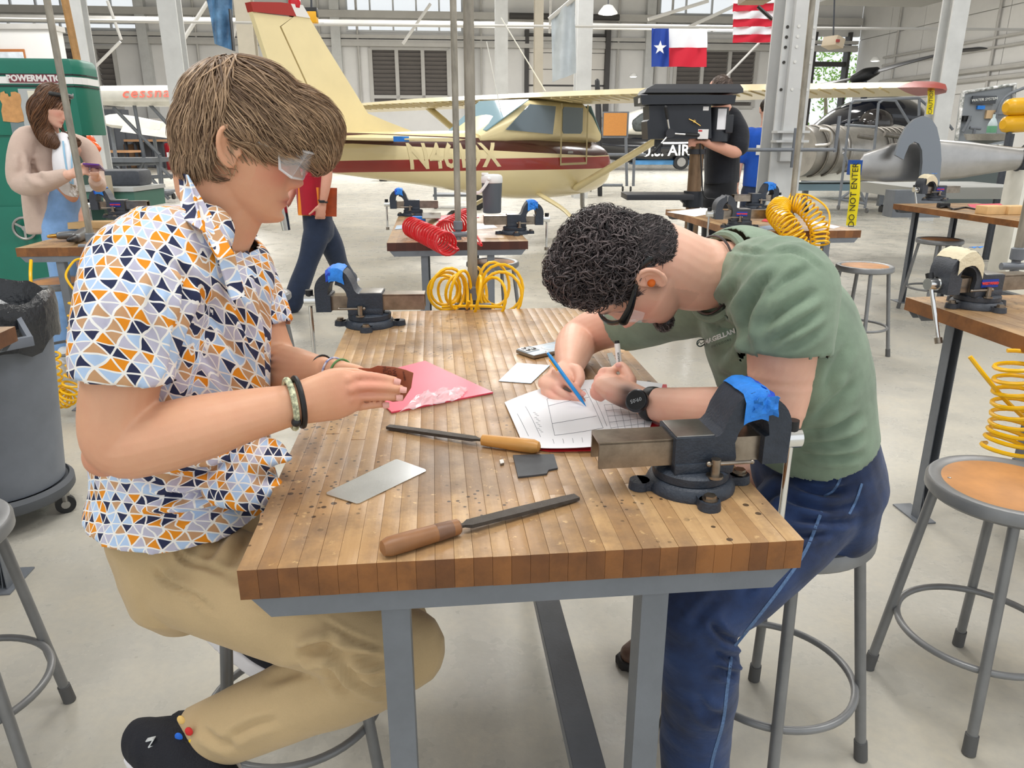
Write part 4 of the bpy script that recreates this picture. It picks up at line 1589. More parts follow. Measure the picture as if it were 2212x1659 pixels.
# far (left) arm and hand
b.limb([D(470, 580, 1.30), D(520, 610, 1.36), D(560, 720, 1.36), D(590, 790, 1.34), D(640, 805, 1.27), D(700, 806, 1.19)], [.06, .058, .05, .05, .044, (.024, .029)], side=(0, 1, 0), n=20)
b.limb([D(690, 806, 1.20), D(735, 822, 1.155), D(775, 836, 1.135)], [(.022, .028), (.016, .034), (.013, .036)], side=(0, 1, 0), n=16)
for f in ([(765, 815, 1.135), (815, 818, 1.125), (850, 826, 1.118)], [(768, 832, 1.135), (820, 836, 1.125), (858, 842, 1.118)], [(765, 850, 1.136), (815, 853, 1.126), (848, 857, 1.119)], [(755, 868, 1.138), (795, 870, 1.128), (822, 872, 1.12)]):
    finger(b, [D(*p) for p in f])
b.limb([D(715, 800, 1.165), D(745, 797, 1.14), D(775, 800, 1.125)], [.012, .010, .008], n=12)
HIPR, KNEER, ANKR = D(395, 1215, 1.09), D(872, 1402, 1.03), D(452, 1588, 1.08)
HIPL, KNEEL, ANKL = D(440, 1195, 1.30), D(860, 1345, 1.36), D(600, 1440, 1.42)
for h, k, a in ((HIPR, KNEER, ANKR), (HIPL, KNEEL, ANKL)):
    b.limb([D(420, 1160, 1.2), h + Vector((0, 0, -.02)), h.lerp(k, .5), k, k.lerp(a, .5), a], [.05, .05, .05, .04, .04, .035])
me = remesh(b, 'body', .0029, 2, LO)


def lm_extra(P, L, blend):
    # blemishes and rosy joints
    for p, rr in ((D(511, 403, 1.13), .004), (D(580, 390, 1.15), .003)):
        blend(np.exp(-(np.linalg.norm(P - np.array(p), axis=1) / rr) ** 2) * .7, srgb(170, 84, 70))
    blend(np.exp(-(np.linalg.norm(P - np.array(D(225, 1000, .98)), axis=1) / .045) ** 2) * .45, srgb(200, 110, 92))
    for q in ((760, 845, 1.06), (800, 835, 1.07), (810, 815, 1.08)): blend(np.exp(-(np.linalg.norm(P - np.array(D(*q)), axis=1) / .03) ** 2) * .25, srgb(222, 130, 116))


skin_tint(me, LH, LO, srgb(226, 172, 138), srgb(190, 96, 90), srgb(222, 120, 108), brow=srgb(110, 80, 58), extra=lm_extra)
LB = link(me, 'body', M_skin, LM, LO)
for f in fing: nail(LB, (D(*f[3]) + Vector((0.0045, -.0068, .0005))), (0.1, -1, .25), D(*f[3]) - D(*f[2]), LO)

# hair: swept forward from the crown, long fringe
sh = MB()
ell = lambda x, y, z, rx, ry, rz: sh.ball(LH.w(x, y, z), (rx * LH.sc, ry * LH.sc, rz * LH.sc), Matrix((LH.x, LH.y, LH.z)).transposed(), 28, 18)
ell(0, .002, .042, .090, .100, .090); ell(0, .075, .060, .072, .080, .052); ell(0, .112, .034, .060, .042, .046); ell(0, -.040, .005, .080, .060, .072); ell(0, -.048, -.048, .062, .038, .040)
ell(.058, .045, .038, .030, .062, .046); ell(-.058, .045, .038, .030, .062, .046); ell(.074, -.008, .022, .022, .030, .020); ell(.052, -.028, -.02, .028, .034, .042); ell(-.052, -.028, -.02, .028, .034, .042)


def lm_keep(L):
    x, y, z = L.T
    low = np.interp(y, [-.10, -.06, -.045, -.03, -.012, .0, .05, .09, .11, .15], [-.075, -.085, -.075, -.045, -.012, -.006, -.002, .0, -.006, .004])
    ear = (np.abs(x) > .055) & (y > -.036) & (y < .016) & (z < .004)
    return (z > low) & ~ear


def lm_flow(l, t):
    x, y, z = l
    d = np.array([x, y + .045, z - .10])
    d = d / (np.linalg.norm(d) + 1e-6)
    if y > -.03:
        return d * .55 + np.array([0, .75, -.10 - .45 * t - (.6 if y > .11 else 0)])
    return d * .6 + np.array([0, -.05 if z > 0 else .15, -.55])


hair_build('hair', sh, LH, LO, LM, hair_mat('brown_hair', srgb(86, 64, 50), srgb(216, 182, 146)), 5200, lambda l: .085 if l[2] > 0 else .05, lm_flow, width=.0016, keep=lm_keep, shell_keep=lm_keep, voxel=.005, lift=.008, seed=4, jitter=.22, tone_rng=(.05, 1.0), base_tone=.10)

# goggles
M_clear = mat('clear_polycarbonate', (0.92, 0.95, 0.97), 0.04, alpha=0.16, spec=0.8)
M_clear_edge = mat('clear_plastic_edge', (0.93, 0.95, 0.97), 0.08, alpha=0.55, spec=0.8)
gg = root('goggles', LH.o, 0); gg.parent = LM; gg.location = LH.o - LO
OFF[gg.name] = LH.o
arcx = np.linspace(-1, 1, 17)
top, bot = [], []
for a in arcx:
    yy = .119 - .026 * abs(a) ** 2.4
    top.append(LH.w(a * .078, yy + .008, .020)); bot.append(LH.w(a * .074, yy - .008, -.026 + .012 * math.exp(-(a / .22) ** 2)))
q = MB(); q.sheet([[tuple(t.lerp(bb, k / 4)) for k in range(5)] for t, bb in zip(top, bot)], .0022); q.build('lens', M_clear, gg, local=False)
for s in (1, -1):
    q = MB()
    a, c_ = (top[-1], bot[-1]) if s > 0 else (top[0], bot[0])
    e, f_ = LH.w(s * .083, .052, .020), LH.w(s * .080, .064, -.018)
    q.sheet([[tuple(a.lerp(e, i / 4).lerp(c_.lerp(f_, i / 4), k / 3)) for k in range(4)] for i in range(5)], .002); q.build('side_shield', M_clear, gg, local=False)
    q = MB(); q.tube([a, e, f_, c_], .0022, 6, sub=1); q.tube([e.lerp(f_, .2), LH.w(s * .085, .03, .012), LH.w(s * .085, -.02, .008)], .003, 6); q.build('temple', M_clear_edge, gg, local=False)
q = MB(); q.tube(bot, .002, 6); q.tube(top, .002, 6); q.build('rim', M_clear_edge, gg, local=False)
sp = gg.children[:]
# shirt ------------------------------------------------------------------
s = MB()
TA = [D(455, 545, 1.205), D(405, 660, 1.2), D(392, 790, 1.2), D(396, 920, 1.2), D(402, 1010, 1.2), D(406, 1072, 1.2)]
s.limb([D(470, 505, 1.205)] + TA, [(.085, .052), (.165, .100), (.188, .132), (.186, .140), (.178, .138), (.184, .138), (.200, .152)], n=36, round_ends=False)
s.limb([D(430, 560, 1.12), D(330, 575, 1.05), D(290, 640, 1.01), D(268, 740, .99), D(262, 822, .98)], [.075, .080, .077, .071, (.064, .068)], n=26, round_ends=False)
s.limb([D(455, 560, 1.28), D(500, 600, 1.36), D(535, 660, 1.37), D(560, 720, 1.36)], [.075, .078, .07, .066], n=22, round_ends=False)
s.limb([D(440, 500, 1.11), D(360, 545, 1.07)], [.045, .075], n=20)


def lm_uv(P):
    out = np.zeros((len(P), 3))
    out[:, 0] = P[:, 0] + .55 * (P[:, 1] - 1.0) * np.tanh((P[:, 0] + .44) / .08)
    out[:, 1] = P[:, 2] + .60 * (P[:, 1] - 1.0) + .10 * P[:, 0]
    c0, c1 = np.array(D(300, 560, 1.03)), np.array(D(262, 822, .98))
    d, t = seg_dist(P, c0, c1)
    xc = (c0 + t[:, None] * (c1 - c0))[:, 0]
    us = P[:, 0] + .45 * (P[:, 1] - .95) * np.tanh((P[:, 0] - xc) / .03) + .016
    w = np.clip((.105 - d) / .02, 0, 1) * np.clip((1.09 - P[:, 1]) / .03, 0, 1)
    w = w * w * (3 - 2 * w)
    out[:, 0] = out[:, 0] * (1 - w) + us * w
    return out


sl_ax = D(262, 822, .98) - D(268, 740, .99)
far_ax = D(560, 720, 1.36) - D(535, 660, 1.37)
fold_l = [([(392, 545), (402, 620), (388, 700), (372, 790), (350, 850)], 9, -.010), ([(345, 590), (322, 680), (330, 760)], 10, -.005), ([(300, 560), (280, 650), (285, 720)], 10, -.004), ([(362, 640), (372, 720), (360, 790)], 9, -.006), ([(230, 640), (225, 720), (240, 780)], 10, -.004),
          ([(430, 620), (490, 720), (535, 800)], 10, -.008), ([(470, 590), (520, 680), (550, 770)], 9, -.006), ([(420, 740), (470, 800), (500, 860)], 10, -.006), ([(548, 560), (575, 720), (582, 900)], 7, -.007), ([(330, 560), (400, 590), (440, 640)], 9, -.005),
          ([(330, 1040), (430, 1022), (560, 985)], 10, -.012), ([(300, 1078), (420, 1070), (585, 1035)], 10, -.012), ([(280, 1120), (400, 1112), (540, 1080)], 9, -.010), ([(450, 950), (540, 1000), (600, 995)], 9, -.009), ([(400, 1000), (500, 1045), (560, 1060)], 9, -.008), ([(290, 1020), (360, 1055), (420, 1100)], 9, -.006)]
cloth(s, 'shirt', M_mosaic, LM, LO, .006, 3, fold_l, [(3, 30, .0022), (8, 70, .0012)],
      [(D(262, 818, .98), sl_ax, .080, .03), (D(560, 717, 1.36), far_ax, .075, .03), (D(406, 1069, 1.2), D(398, 1072, 1.2) - D(402, 1010, 1.2), .26, .06), (D(470, 509, 1.2), D(470, 505, 1.205) - D(455, 545, 1.205), .10, .04)], .002, lm_uv)
# flared front corner of the shirt resting on the lap
q = MB(); q.limb([D(520, 985, 1.13), D(575, 985, 1.12), D(618, 990, 1.11)], [(.05, .03), (.045, .022), (.015, .008)], n=16)
q.limb([D(500, 1040, 1.10), D(560, 1060, 1.10), D(590, 1050, 1.10)], [(.06, .035), (.05, .028), (.02, .012)], n=16)
cloth(q, 'shirt_front', M_mosaic, LM, LO, .006, 3, (), [(9, 60, .003)], (), 0, lm_uv)
# collar
def poly_sheet(pts, th, name, material, parent, off, sub=10, curve=0.0):
    """curved flap: bilinear patch through four picked corners"""
    a, b_, c_, d_ = [np.array(p) for p in pts]
    g = []
    nrm = np.cross(b_ - a, d_ - a); nrm /= np.linalg.norm(nrm)
    for i in range(sub + 1):
        u = i / sub
        row = []
        for j in range(sub + 1):
            v = j / sub
            p = (a * (1 - u) + b_ * u) * (1 - v) + (d_ * (1 - u) + c_ * u) * v
            row.append(p + nrm * curve * math.sin(PI * u) * math.sin(PI * v))
        g.append(row)
    q = MB(); q.sheet(g, th)
    me = q.mesh(name, off)
    o = link(me, name, material, parent, off)
    if material is M_mosaic:
        at = me.attributes.new('pat', 'FLOAT_VECTOR', 'POINT')
        P = mesh_co(me); at.data.foreach_set('vector', np.stack([P[:, 0] * 1.1, P[:, 2], P[:, 1] * 0], 1).astype(np.float32).ravel())
    return o


poly_sheet([D(386, 372, 1.155), D(405, 378, 1.10), D(440, 500, 1.015), D(392, 470, 1.055)], .002, 'collar', M_mosaic, LM, LO, curve=.012)
poly_sheet([D(405, 378, 1.10), D(505, 548, 1.075), D(470, 562, 1.04), D(440, 500, 1.015)], .002, 'collar', M_mosaic, LM, LO, curve=.010)
poly_sheet([D(505, 470, 1.28), D(540, 470, 1.26), D(555, 510, 1.24), D(520, 520, 1.25)], .002, 'collar', M_mosaic, LM, LO, curve=-.01)
poly_sheet([D(470, 555, 1.045), D(505, 545, 1.075), D(530, 640, 1.085), D(500, 650, 1.06)], .002, 'lapel', M_mosaic, LM, LO, curve=.006)
q = MB(); q.tube([D(472, 470, 1.12), D(488, 520, 1.11), D(503, 560, 1.11)], .0018, 6, sub=4); q.tube([D(500, 475, 1.12), D(497, 520, 1.12), D(503, 560, 1.11)], .0018, 6, sub=4)
q.build('neck_cord', M_black, LM, local=False)
# sleeve and hem edges
# trousers ---------------------------------------------------------------
t = MB()
t.limb([D(402, 1030, 1.2), D(404, 1120, 1.2), D(410, 1200, 1.19)], [(.150, .108), (.170, .120), (.160, .105)], n=28)
t.limb([D(372, 1222, 1.13), D(515, 1268, 1.08), D(690, 1335, 1.05), D(820, 1385, 1.035), KNEER + Vector((.005, 0, .0))], [(.088, .088), (.090, .090), (.084, .086), (.074, .078), (.066, .068)], side=(0, 1, 0), n=26)
t.limb([KNEER, D(780, 1455, 1.035), D(640, 1510, 1.055), D(520, 1560, 1.07), D(432, 1598, 1.085)], [(.064, .066), (.070, .070), (.068, .070), (.064, .066), (.060, .064)], n=26, round_ends=False)
t.ball(KNEER + Vector((.004, 0, .002)), (.066, .066, .066))
t.limb([D(430, 1190, 1.28), D(650, 1265, 1.33), D(820, 1330, 1.36), KNEEL], [.09, .085, .072, .064], n=22)
t.limb([KNEEL, D(740, 1400, 1.39), D(640, 1432, 1.41)], [.062, .062, .056], n=20, round_ends=False)
hemd = D(432, 1598, 1.085) - D(520, 1560, 1.07)
kf = [([(695, 1400), (760, 1420), (838, 1430)], 10, -.014), ([(715, 1420), (780, 1452), (838, 1462)], 9, -.013), ([(735, 1440), (790, 1478), (842, 1492)], 9, -.011), ([(720, 1395), (680, 1402), (640, 1415)], 12, -.020), ([(700, 1430), (730, 1470), (760, 1500)], 10, -.007),
      ([(370, 1165), (400, 1210), (450, 1226), (508, 1247)], 6, -.006), ([(325, 1215), (360, 1255), (420, 1287), (475, 1332)], 6, -.006), ([(435, 1220), (470, 1170), (490, 1140)], 11, -.008), ([(495, 1230), (525, 1180), (540, 1150)], 11, -.008), ([(480, 1255), (540, 1250), (600, 1255)], 11, -.006), ([(530, 1300), (620, 1305), (700, 1310)], 11, -.005), ([(690, 1335), (760, 1375), (832, 1402)], 5, -.005), ([(480, 1608), (540, 1570), (610, 1552)], 10, -.006), ([(430, 1570), (470, 1600), (520, 1620)], 9, -.006), ([(560, 1480), (640, 1450), (690, 1445)], 12, -.006)]
cloth(t, 'trousers', M_khaki, LM, LO, .006, 3, kf, [(21, 22, .002), (22, 60, .0008)], [(D(438, 1595, 1.085), hemd, .08, .03), (D(643, 1431, 1.41), D(640, 1432, 1.41) - D(740, 1400, 1.39), .075, .03)], .002)
q = MB(); q.lathe([(.0065, 0), (.0065, .002), (.003, .003)], D(381, 1176, 1.045), (0, -1, .2), n=14); q.build('button', M_black, LM, local=False)
# shoes and socks ---------------------------------------------------------
M_knit = mat('black_knit', srgb(22, 24, 34), 0.8, bump=0.4, bscale=400)
M_sole = mat('white_foam_sole', srgb(236, 234, 238), 0.6)
M_logo = mat('pale_grey_print', srgb(210, 214, 216), 0.5)


def shoe(heel, toe, upv, ank, parent, off, w=.05, upper=None, sole=None, sole_h=.035):
    heel, toe, upv = Vector(heel), Vector(toe), Vector(upv).normalized()
    a = (toe - heel).normalized(); u = (upv - a * upv.dot(a)).normalized(); sd = a.cross(u); Ln = (toe - heel).length
    q = MB()
    q.limb([heel + a * .03 + u * .05, heel + a * .10 + u * .052, heel + a * (Ln * .62) + u * .042, toe - a * .04 + u * .026], [(w * .78, .052), (w * .92, .055), (w, .042), (w * .75, .026)], side=sd, n=22)
    q.limb([heel + a * .055 + u * .055, Vector(ank)], [(.046, .05), (.040, .042)], side=sd, n=20)
    me = remesh(q, 'shoe_upper', .005, 2, off)
    up_ = link(me, 'shoe', upper or M_knit, parent, off)
    q = MB()
    pr = [(-.012, -.025), (-.018, 0), (-.012, .025), (.06, .042), (Ln * .6, .052), (Ln * .85, .045), (Ln, .018), (Ln, -.018), (Ln * .85, -.045), (Ln * .6, -.052), (.06, -.042)]
    q.prism(pr, heel - u * .01, a, sd, u * sole_h)
    me = remesh(q, 'sole', .006, 3, off)
    link(me, 'sole', sole or M_sole, up_, off)
    return up_


sh1 = shoe(D(306, 1640, 1.09), D(520, 1725, 1.00), (-.15, -.05, 1), D(440, 1590, 1.085), LM, LO)
sh2 = shoe(D(440, 1345, 1.45), D(640, 1475, 1.40), (.5, 0, 1), D(620, 1425, 1.42), LM, LO)
text_mesh('shoe_print', 'NITRO', .022, M_logo, D(338, 1630, 1.025), (.25, -.1, -1), (1, 0, .3), LM, LO, depth=.004)
q = MB(); q.limb([D(425, 1600, 1.075), D(395, 1590, 1.08), D(400, 1605, 1.08)], [(.040, .040), (.042, .045), (.040, .04)], n=18); sock = q.build('sock', M_knit, LM, local=False)
for (px, py), c in (((391, 1555), srgb(240, 200, 120)), ((386, 1592), srgb(40, 110, 220)), ((408, 1580), srgb(220, 50, 50)), ((415, 1605), srgb(245, 205, 40))):
    q = MB(); q.ball(D(px, py, 1.032), (.007, .003, .009), nu=10, nv=6); q.build('sock_print', mat('sock_print', c, .8), sock, local=False)
# wristbands ---------------------------------------------------------------
def band(c, ax, rx, ry, r, side=(0, 1, 0), n=30):
    sv = Vector(side); a = Vector(ax).normalized(); s_ = (sv - a * sv.dot(a)).normalized(); n_ = a.cross(s_)
    return [Vector(c) + s_ * rx * math.cos(2 * PI * k / n) + n_ * ry * math.sin(2 * PI * k / n) for k in range(n)]


ax = D(660, 868, 1.03) - D(600, 880, 1.01)
q = MB(); q.tube(band(D(645, 869, 1.022), ax, .029, .036, 0), .0042, 8, closed=True); q.ball(D(640, 912, .995), .007); q.build('hair_tie', M_black, LM, local=False)
M_band = mat('green_woven_band', srgb(206, 216, 160), 0.8, noise=0.9, nscale=130, col2=srgb(40, 60, 50))
q = MB(); q.tube(band(D(628, 873, 1.017), ax, .029, .036, 0), .0045, 8, closed=True); q.build('woven_bracelet', M_band, LM, local=False)
ax = D(735, 822, 1.155) - D(690, 806, 1.20)
for (px, py, Y, m_, nm) in ((697, 806, 1.195, M_black, 'bracelet'), (722, 812, 1.17, mat('blue_beads', srgb(50, 70, 130), .4, noise=.8, nscale=200, col2=srgb(230, 230, 240)), 'bead_bracelet'), (738, 816, 1.155, mat('green_cord', srgb(90, 140, 80), .6), 'bracelet')):
    q = MB(); q.tube(band(D(px, py, Y), ax, .0225, .0305, 0), .0018, 6, closed=True); q.build(nm, m_, LM, local=False)

# ================================================================ man in the green T-shirt (right)
M_sage = fabric('sage_heather_cotton', srgb(132, 152, 130), 0.14, 7, 650, 0.2, wrinkle=0.10, col2=srgb(100, 116, 100))
M_denim = fabric('dark_denim', srgb(32, 58, 104), 0.30, 9, 800, 0.35, wrinkle=0.25, col2=srgb(12, 24, 52))
RM = root('person', (0.60, 1.45, 0), 0, 'man in a sage green T-shirt and jeans bent over the bench, writing', 'person')
RO = OFF[RM.name]
RH = Frame((.207, 1.315, 1.172), (-.29, .15, -.945), (-.935, -.255, .245), .94)
b = MB()
head_shape(b, RH, nose=1.0, jaw=1.06, chin=.003)
ear_shape(b, RH, 1); ear_shape(b, RH, -1)
NBK = D(1590, 590, 1.38)
b.limb([RH.w(0, -.035, -.0), RH.w(0, -.03, -.06), D(1490, 590, 1.355), D(1545, 592, 1.37), NBK, D(1660, 650, 1.4)], [(.056, .062), (.060, .064), (.064, .068), (.062, .062), (.06, .052), (.07, .05)], side=(0, 1, 0), n=24)
b.limb([D(1645, 645, 1.4), D(1690, 720, 1.42), D(1730, 860, 1.43), D(1750, 1040, 1.44)], [(.10, .05), (.14, .08), (.12, .08), (.12, .08)])
# near (left) arm
SHN, ELN = D(1690, 630, 1.25), Vector((.425, 1.215, .925))
WRN = Vector((.262, 1.385, .897))
b.limb([D(1640, 610, 1.33), SHN, D(1690, 740, 1.225), D(1680, 850, 1.215), ELN + Vector((.012, -.004, -.004)), ELN.lerp(WRN, .22) + Vector((0, 0, .004)), ELN.lerp(WRN, .55), ELN.lerp(WRN, .85), WRN], [.068, .066, .0585, .053, .050, .0475, .043, .034, (.029, .026)], side=(0, 0, 1), n=24)
# left hand: a fist on the papers with a marker standing in it
b.limb([WRN, D(1345, 848, 1.425), D(1318, 832, 1.45)], [(.026, .029), (.024, .041), (.021, .041)], side=(0, 0, 1), n=18)
lf = [[(1322, 802, 1.475), (1301, 803, 1.478), (1300, 820, 1.465), (1312, 828, 1.46)], [(1313, 815, 1.465), (1292, 817, 1.465), (1294, 834, 1.452), (1306, 838, 1.45)],
      [(1308, 830, 1.452), (1287, 832, 1.452), (1288, 846, 1.442), (1300, 850, 1.44)], [(1306, 845, 1.44), (1284, 843, 1.44), (1285, 854, 1.434), (1298, 860, 1.43)]]
for f in lf: finger(b, [D(*p) for p in f], .0092, .0078)
for p in ((1320, 803, 1.472), (1312, 818, 1.462), (1308, 833, 1.45), (1306, 848, 1.438)): b.ball(D(*p), .0105, nu=10, nv=8)
b.limb([D(1362, 822, 1.45), D(1350, 800, 1.468), D(1340, 790, 1.475), D(1330, 795, 1.478)], [.013, .0115, .0095, .008], n=12)
# far (right) arm and writing hand
SHF, ELF, WRF = D(1450, 660, 1.60), Vector((.165, 1.80, .915)), D(1230, 800, 1.585)
b.limb([D(1540, 640, 1.5), SHF, D(1370, 690, 1.71), D(1290, 712, 1.79), ELF, D(1238, 760, 1.70), WRF], [.07, .064, .056, .052, .050, .044, (.029, .026)], side=(0, 0, 1), n=24)
b.limb([WRF, D(1212, 815, 1.555), D(1192, 826, 1.54)], [(.027, .029), (.022, .038), (.018, .038)], side=(0.3, 0.3, 1), n=18)
rf = [[(1200, 803, 1.54), (1218, 818, 1.515), (1240, 838, 1.503), (1255, 850, 1.497)], [(1188, 820, 1.535), (1203, 841, 1.508), (1232, 857, 1.498), (1258, 866, 1.492)],
      [(1180, 834, 1.532), (1192, 857, 1.506), (1220, 869, 1.498), (1242, 872, 1.494)], [(1175, 846, 1.535), (1188, 866, 1.513), (1210, 874, 1.506), (1226, 876, 1.502)]]
for i, f in enumerate(rf): finger(b, [D(*p) for p in f], .0092 if i < 3 else .0082, .0076 if i < 3 else .0066)
b.limb([D(1226, 798, 1.575), D(1247, 800, 1.545), D(1253, 818, 1.523), D(1246, 836, 1.512)], [.0145, .0125, .0110, .0085], n=14)
KNN, ANN = D(1500, 1325, 1.20), D(1505, 1750, 1.24)
KNF, ANF = Vector((.34, 1.62, .60)), Vector((.44, 1.76, .10))
HNN, HNF = D(1770, 1075, 1.36), D(1745, 1050, 1.54)
for h, k, a in ((HNN, KNN, ANN), (HNF, KNF, ANF)):
    b.limb([D(1755, 1020, 1.45), h, h.lerp(k, .5), k, k.lerp(a, .5), a], [.08, .075, .065, .05, .045, .035])
me = remesh(b, 'body', .0029, 2, RO)


def rm_extra(P, L, blend):
    x, y, z = L.T
    beard = np.exp(-((np.abs(x) / .036) ** 4 + ((z + .104) / .017) ** 2)) * (y > .05) * (z > -.13)
    blend(beard * 1.0, srgb(46, 34, 30))
    mus = np.exp(-((np.abs(x) / .030) ** 4 + ((z + .057) / .0055) ** 2)) * (y > .07)
    blend(mus * .8, srgb(70, 50, 44))
    side = np.exp(-(((y + .002) / .016) ** 2 + ((z + .028) / .020) ** 2)) * (np.abs(x) > .05) * (np.abs(x) < .08)
    blend(side * .7, srgb(60, 48, 44))
    for q in ((1450, 690), (1443, 650), (1420, 640)): blend(np.exp(-(np.linalg.norm(P - np.array(D(q[0], q[1], 1.29)), axis=1) / .003) ** 2) * .6, srgb(120, 70, 60))
    for f in rf + lf:
        for p in f[1:]: blend(np.exp(-(np.linalg.norm(P - np.array(D(*p)), axis=1) / .012) ** 2) * .3, srgb(226, 128, 120))


skin_tint(me, RH, RO, srgb(232, 182, 158), srgb(206, 120, 116), srgb(226, 134, 124), stubble=(srgb(150, 118, 106), .30), brow=srgb(52, 38, 34), extra=rm_extra)
RB = link(me, 'body', M_skin, RM, RO)
nail(RB, D(*rf[0][3]) + Vector((.004, -.0075, .002)), (0, -1, .4), D(*rf[0][3]) - D(*rf[0][2]), RO)
nail(RB, D(1334, 789, 1.472) + Vector((0, -.009, 0.003)), (-.3, -1, .3), (-1, 0, -.2), RO)
q = MB(); q.ball(RH.w(-.080, -.006, -.010), .0075 * .94, nu=12, nv=8); q.build('ear_plug', mat('orange_foam', srgb(226, 110, 30), .7), RM, local=False)

# hair: tight curls on top, faded sides
ell = lambda x, y, z, rx, ry, rz: sh.ball(RH.w(x, y, z), (rx * RH.sc, ry * RH.sc, rz * RH.sc), Matrix((RH.x, RH.y, RH.z)).transposed(), 28, 18)
sh = MB()
ell(0, -.004, .058, .081, .084, .078); ell(0, .030, .100, .062, .046, .044)
M_curl = hair_mat('black_curly_hair', srgb(14, 12, 16), srgb(116, 104, 104), 0.34)


def rm_top(L):
    x, y, z = L.T
    return z > np.interp(y, [-.10, -.05, 0, .04, .07, .13], [.045, .035, .035, .052, .078, .092])


hair_build('hair', sh, RH, RO, RM, M_curl, 2900, lambda l: .050, lambda l, t: np.array([l[0] * 4, l[1] * 3 + .2, .1]), width=.0015, keep=rm_top, shell_keep=rm_top, voxel=.005, curl=.95, lift=.010, seed=11, steps=7, jitter=.9, tone_rng=(0, .9), base_tone=.02)
sh = MB()
ell(0, -.006, .028, .0800, .0935, .087); ell(0, -.046, -.018, .066, .058, .06)


def rm_side(L):
    x, y, z = L.T
    low = np.interp(y, [-.12, -.085, -.05, -.034, -.022, .012, .022, .045, .06, .08], [-.05, -.055, -.045, -.012, .024, .024, -.012, .022, .045, .062])
    return (z > low) & (z < .09)


hair_build('side_hair', sh, RH, RO, RM, M_curl, 4200, lambda l: .013, lambda l, t: np.array([0, -.5, -.6]), width=.0009, keep=rm_side, shell_keep=rm_side, voxel=.004, lift=.003, seed=12, steps=3, jitter=.35, tone_rng=(0, 1), base_tone=.12)

# small beard on the chin
sh = MB(); ell(0, .083, -.106, .036, .024, .0165)
hair_build('goatee', sh, RH, RO, RM, M_curl, 420, lambda l: .010, lambda l, t: np.array([l[0] * 3, .2, -1]), width=.0007, voxel=.004, lift=.003, seed=14, steps=3, jitter=.5, base_tone=.05)
# safety glasses with black frame
gg = root('safety_glasses', RH.o, 0); gg.parent = RM; gg.location = RH.o - RO
OFF[gg.name] = RH.o
M_gloss_black = mat('gloss_black_frame', srgb(14, 15, 18), 0.18)
q = MB()
bar = [RH.w(a * .078, .106 - .032 * abs(a) ** 2.2, .017 - .004 * abs(a)) for a in np.linspace(-1, 1, 15)]
q.tube(bar, .0045, 8); q.build('brow_bar', M_gloss_black, gg, local=False)
for sx in (-1, 1):
    q = MB(); a = [RH.w(sx * .078, .078, .012), RH.w(sx * .082, .045, .012), RH.w(sx * .082, .00, .018), RH.w(sx * .081, -.030, .020), RH.w(sx * .080, -.048, .010)]
    q.limb(a, [(.0035, .0095), (.003, .007), (.0028, .0045), (.003, .005), (.0035, .006)], side=RH.x, n=12, sub=5); q.build('temple', M_gloss_black, gg, local=False)
    q = MB()
    g = [[tuple(RH.w(sx * (.011 + .063 * i / 6), .106 - .032 * abs((.011 + .063 * i / 6) / .078) ** 2.2 - .008 * k / 4, .014 - .030 * k / 4 * (1 - .25 * (i / 6 - .4) ** 2))) for k in range(5)] for i in range(7)]
    q.sheet(g, .002); q.build('lens', M_clear, gg, local=False)
    q = MB(); e = [RH.w(sx * .076, .076, .006), RH.w(sx * .079, .050, .004), RH.w(sx * .078, .052, -.022), RH.w(sx * .072, .074, -.026)]
    q.sheet([[tuple(e[0].lerp(e[1], i / 3).lerp(e[3].lerp(e[2], i / 3), k / 3)) for k in range(4)] for i in range(4)], .0018); q.build('side_shield', M_clear, gg, local=False)

# T-shirt ------------------------------------------------------------------
s = MB()
TB = [D(1552, 588, 1.38), D(1610, 612, 1.40), D(1672, 700, 1.41), D(1708, 795, 1.42), D(1728, 865, 1.43), D(1742, 925, 1.44)]
s.limb(TB, [(.092, .080), (.165, .105), (.195, .138), (.190, .142), (.182, .132), (.186, .126)], n=36, round_ends=False)
s.limb([D(1630, 610, 1.34), D(1690, 625, 1.25), D(1700, 690, 1.225), D(1695, 765, 1.215)], [.082, .090, .083, (.074, .078)], side=(0, 1, 0), n=26, round_ends=False)
s.limb([D(1550, 630, 1.5), D(1450, 655, 1.60), D(1395, 680, 1.67), D(1350, 697, 1.725)], [.085, .084, .076, .069], n=24, round_ends=False)
sl1 = D(1695, 765, 1.215) - D(1700, 690, 1.225); sl2 = D(1350, 697, 1.725) - D(1395, 680, 1.67)
fr_ = [([(1690, 580), (1645, 620), (1610, 690), (1618, 770)], 10, -.014), ([(1772, 625), (1700, 665), (1645, 708)], 9, -.009), ([(1782, 665), (1720, 705), (1650, 748)], 9, -.009), ([(1758, 575), (1690, 612), (1640, 655)], 9, -.008), ([(1785, 700), (1735, 735), (1690, 752)], 9, -.006), ([(1600, 600), (1560, 660), (1500, 690)], 11, -.009), ([(1610, 690), (1575, 740), (1540, 785)], 12, -.010), ([(1580, 560), (1540, 620), (1510, 660)], 10, -.005),
       ([(1865, 895), (1800, 925), (1720, 940)], 9, -.012), ([(1868, 940), (1800, 955), (1715, 962)], 9, -.012), ([(1868, 985), (1790, 985), (1715, 980)], 8, -.010), ([(1850, 820), (1800, 870), (1745, 925)], 11, -.008), ([(1835, 740), (1800, 800), (1780, 860)], 11, -.006), ([(1540, 530), (1600, 542), (1665, 548)], 5, -.005), ([(1665, 548), (1720, 545), (1780, 585)], 5, -.005), ([(1530, 800), (1580, 830), (1600, 880)], 12, -.008)]
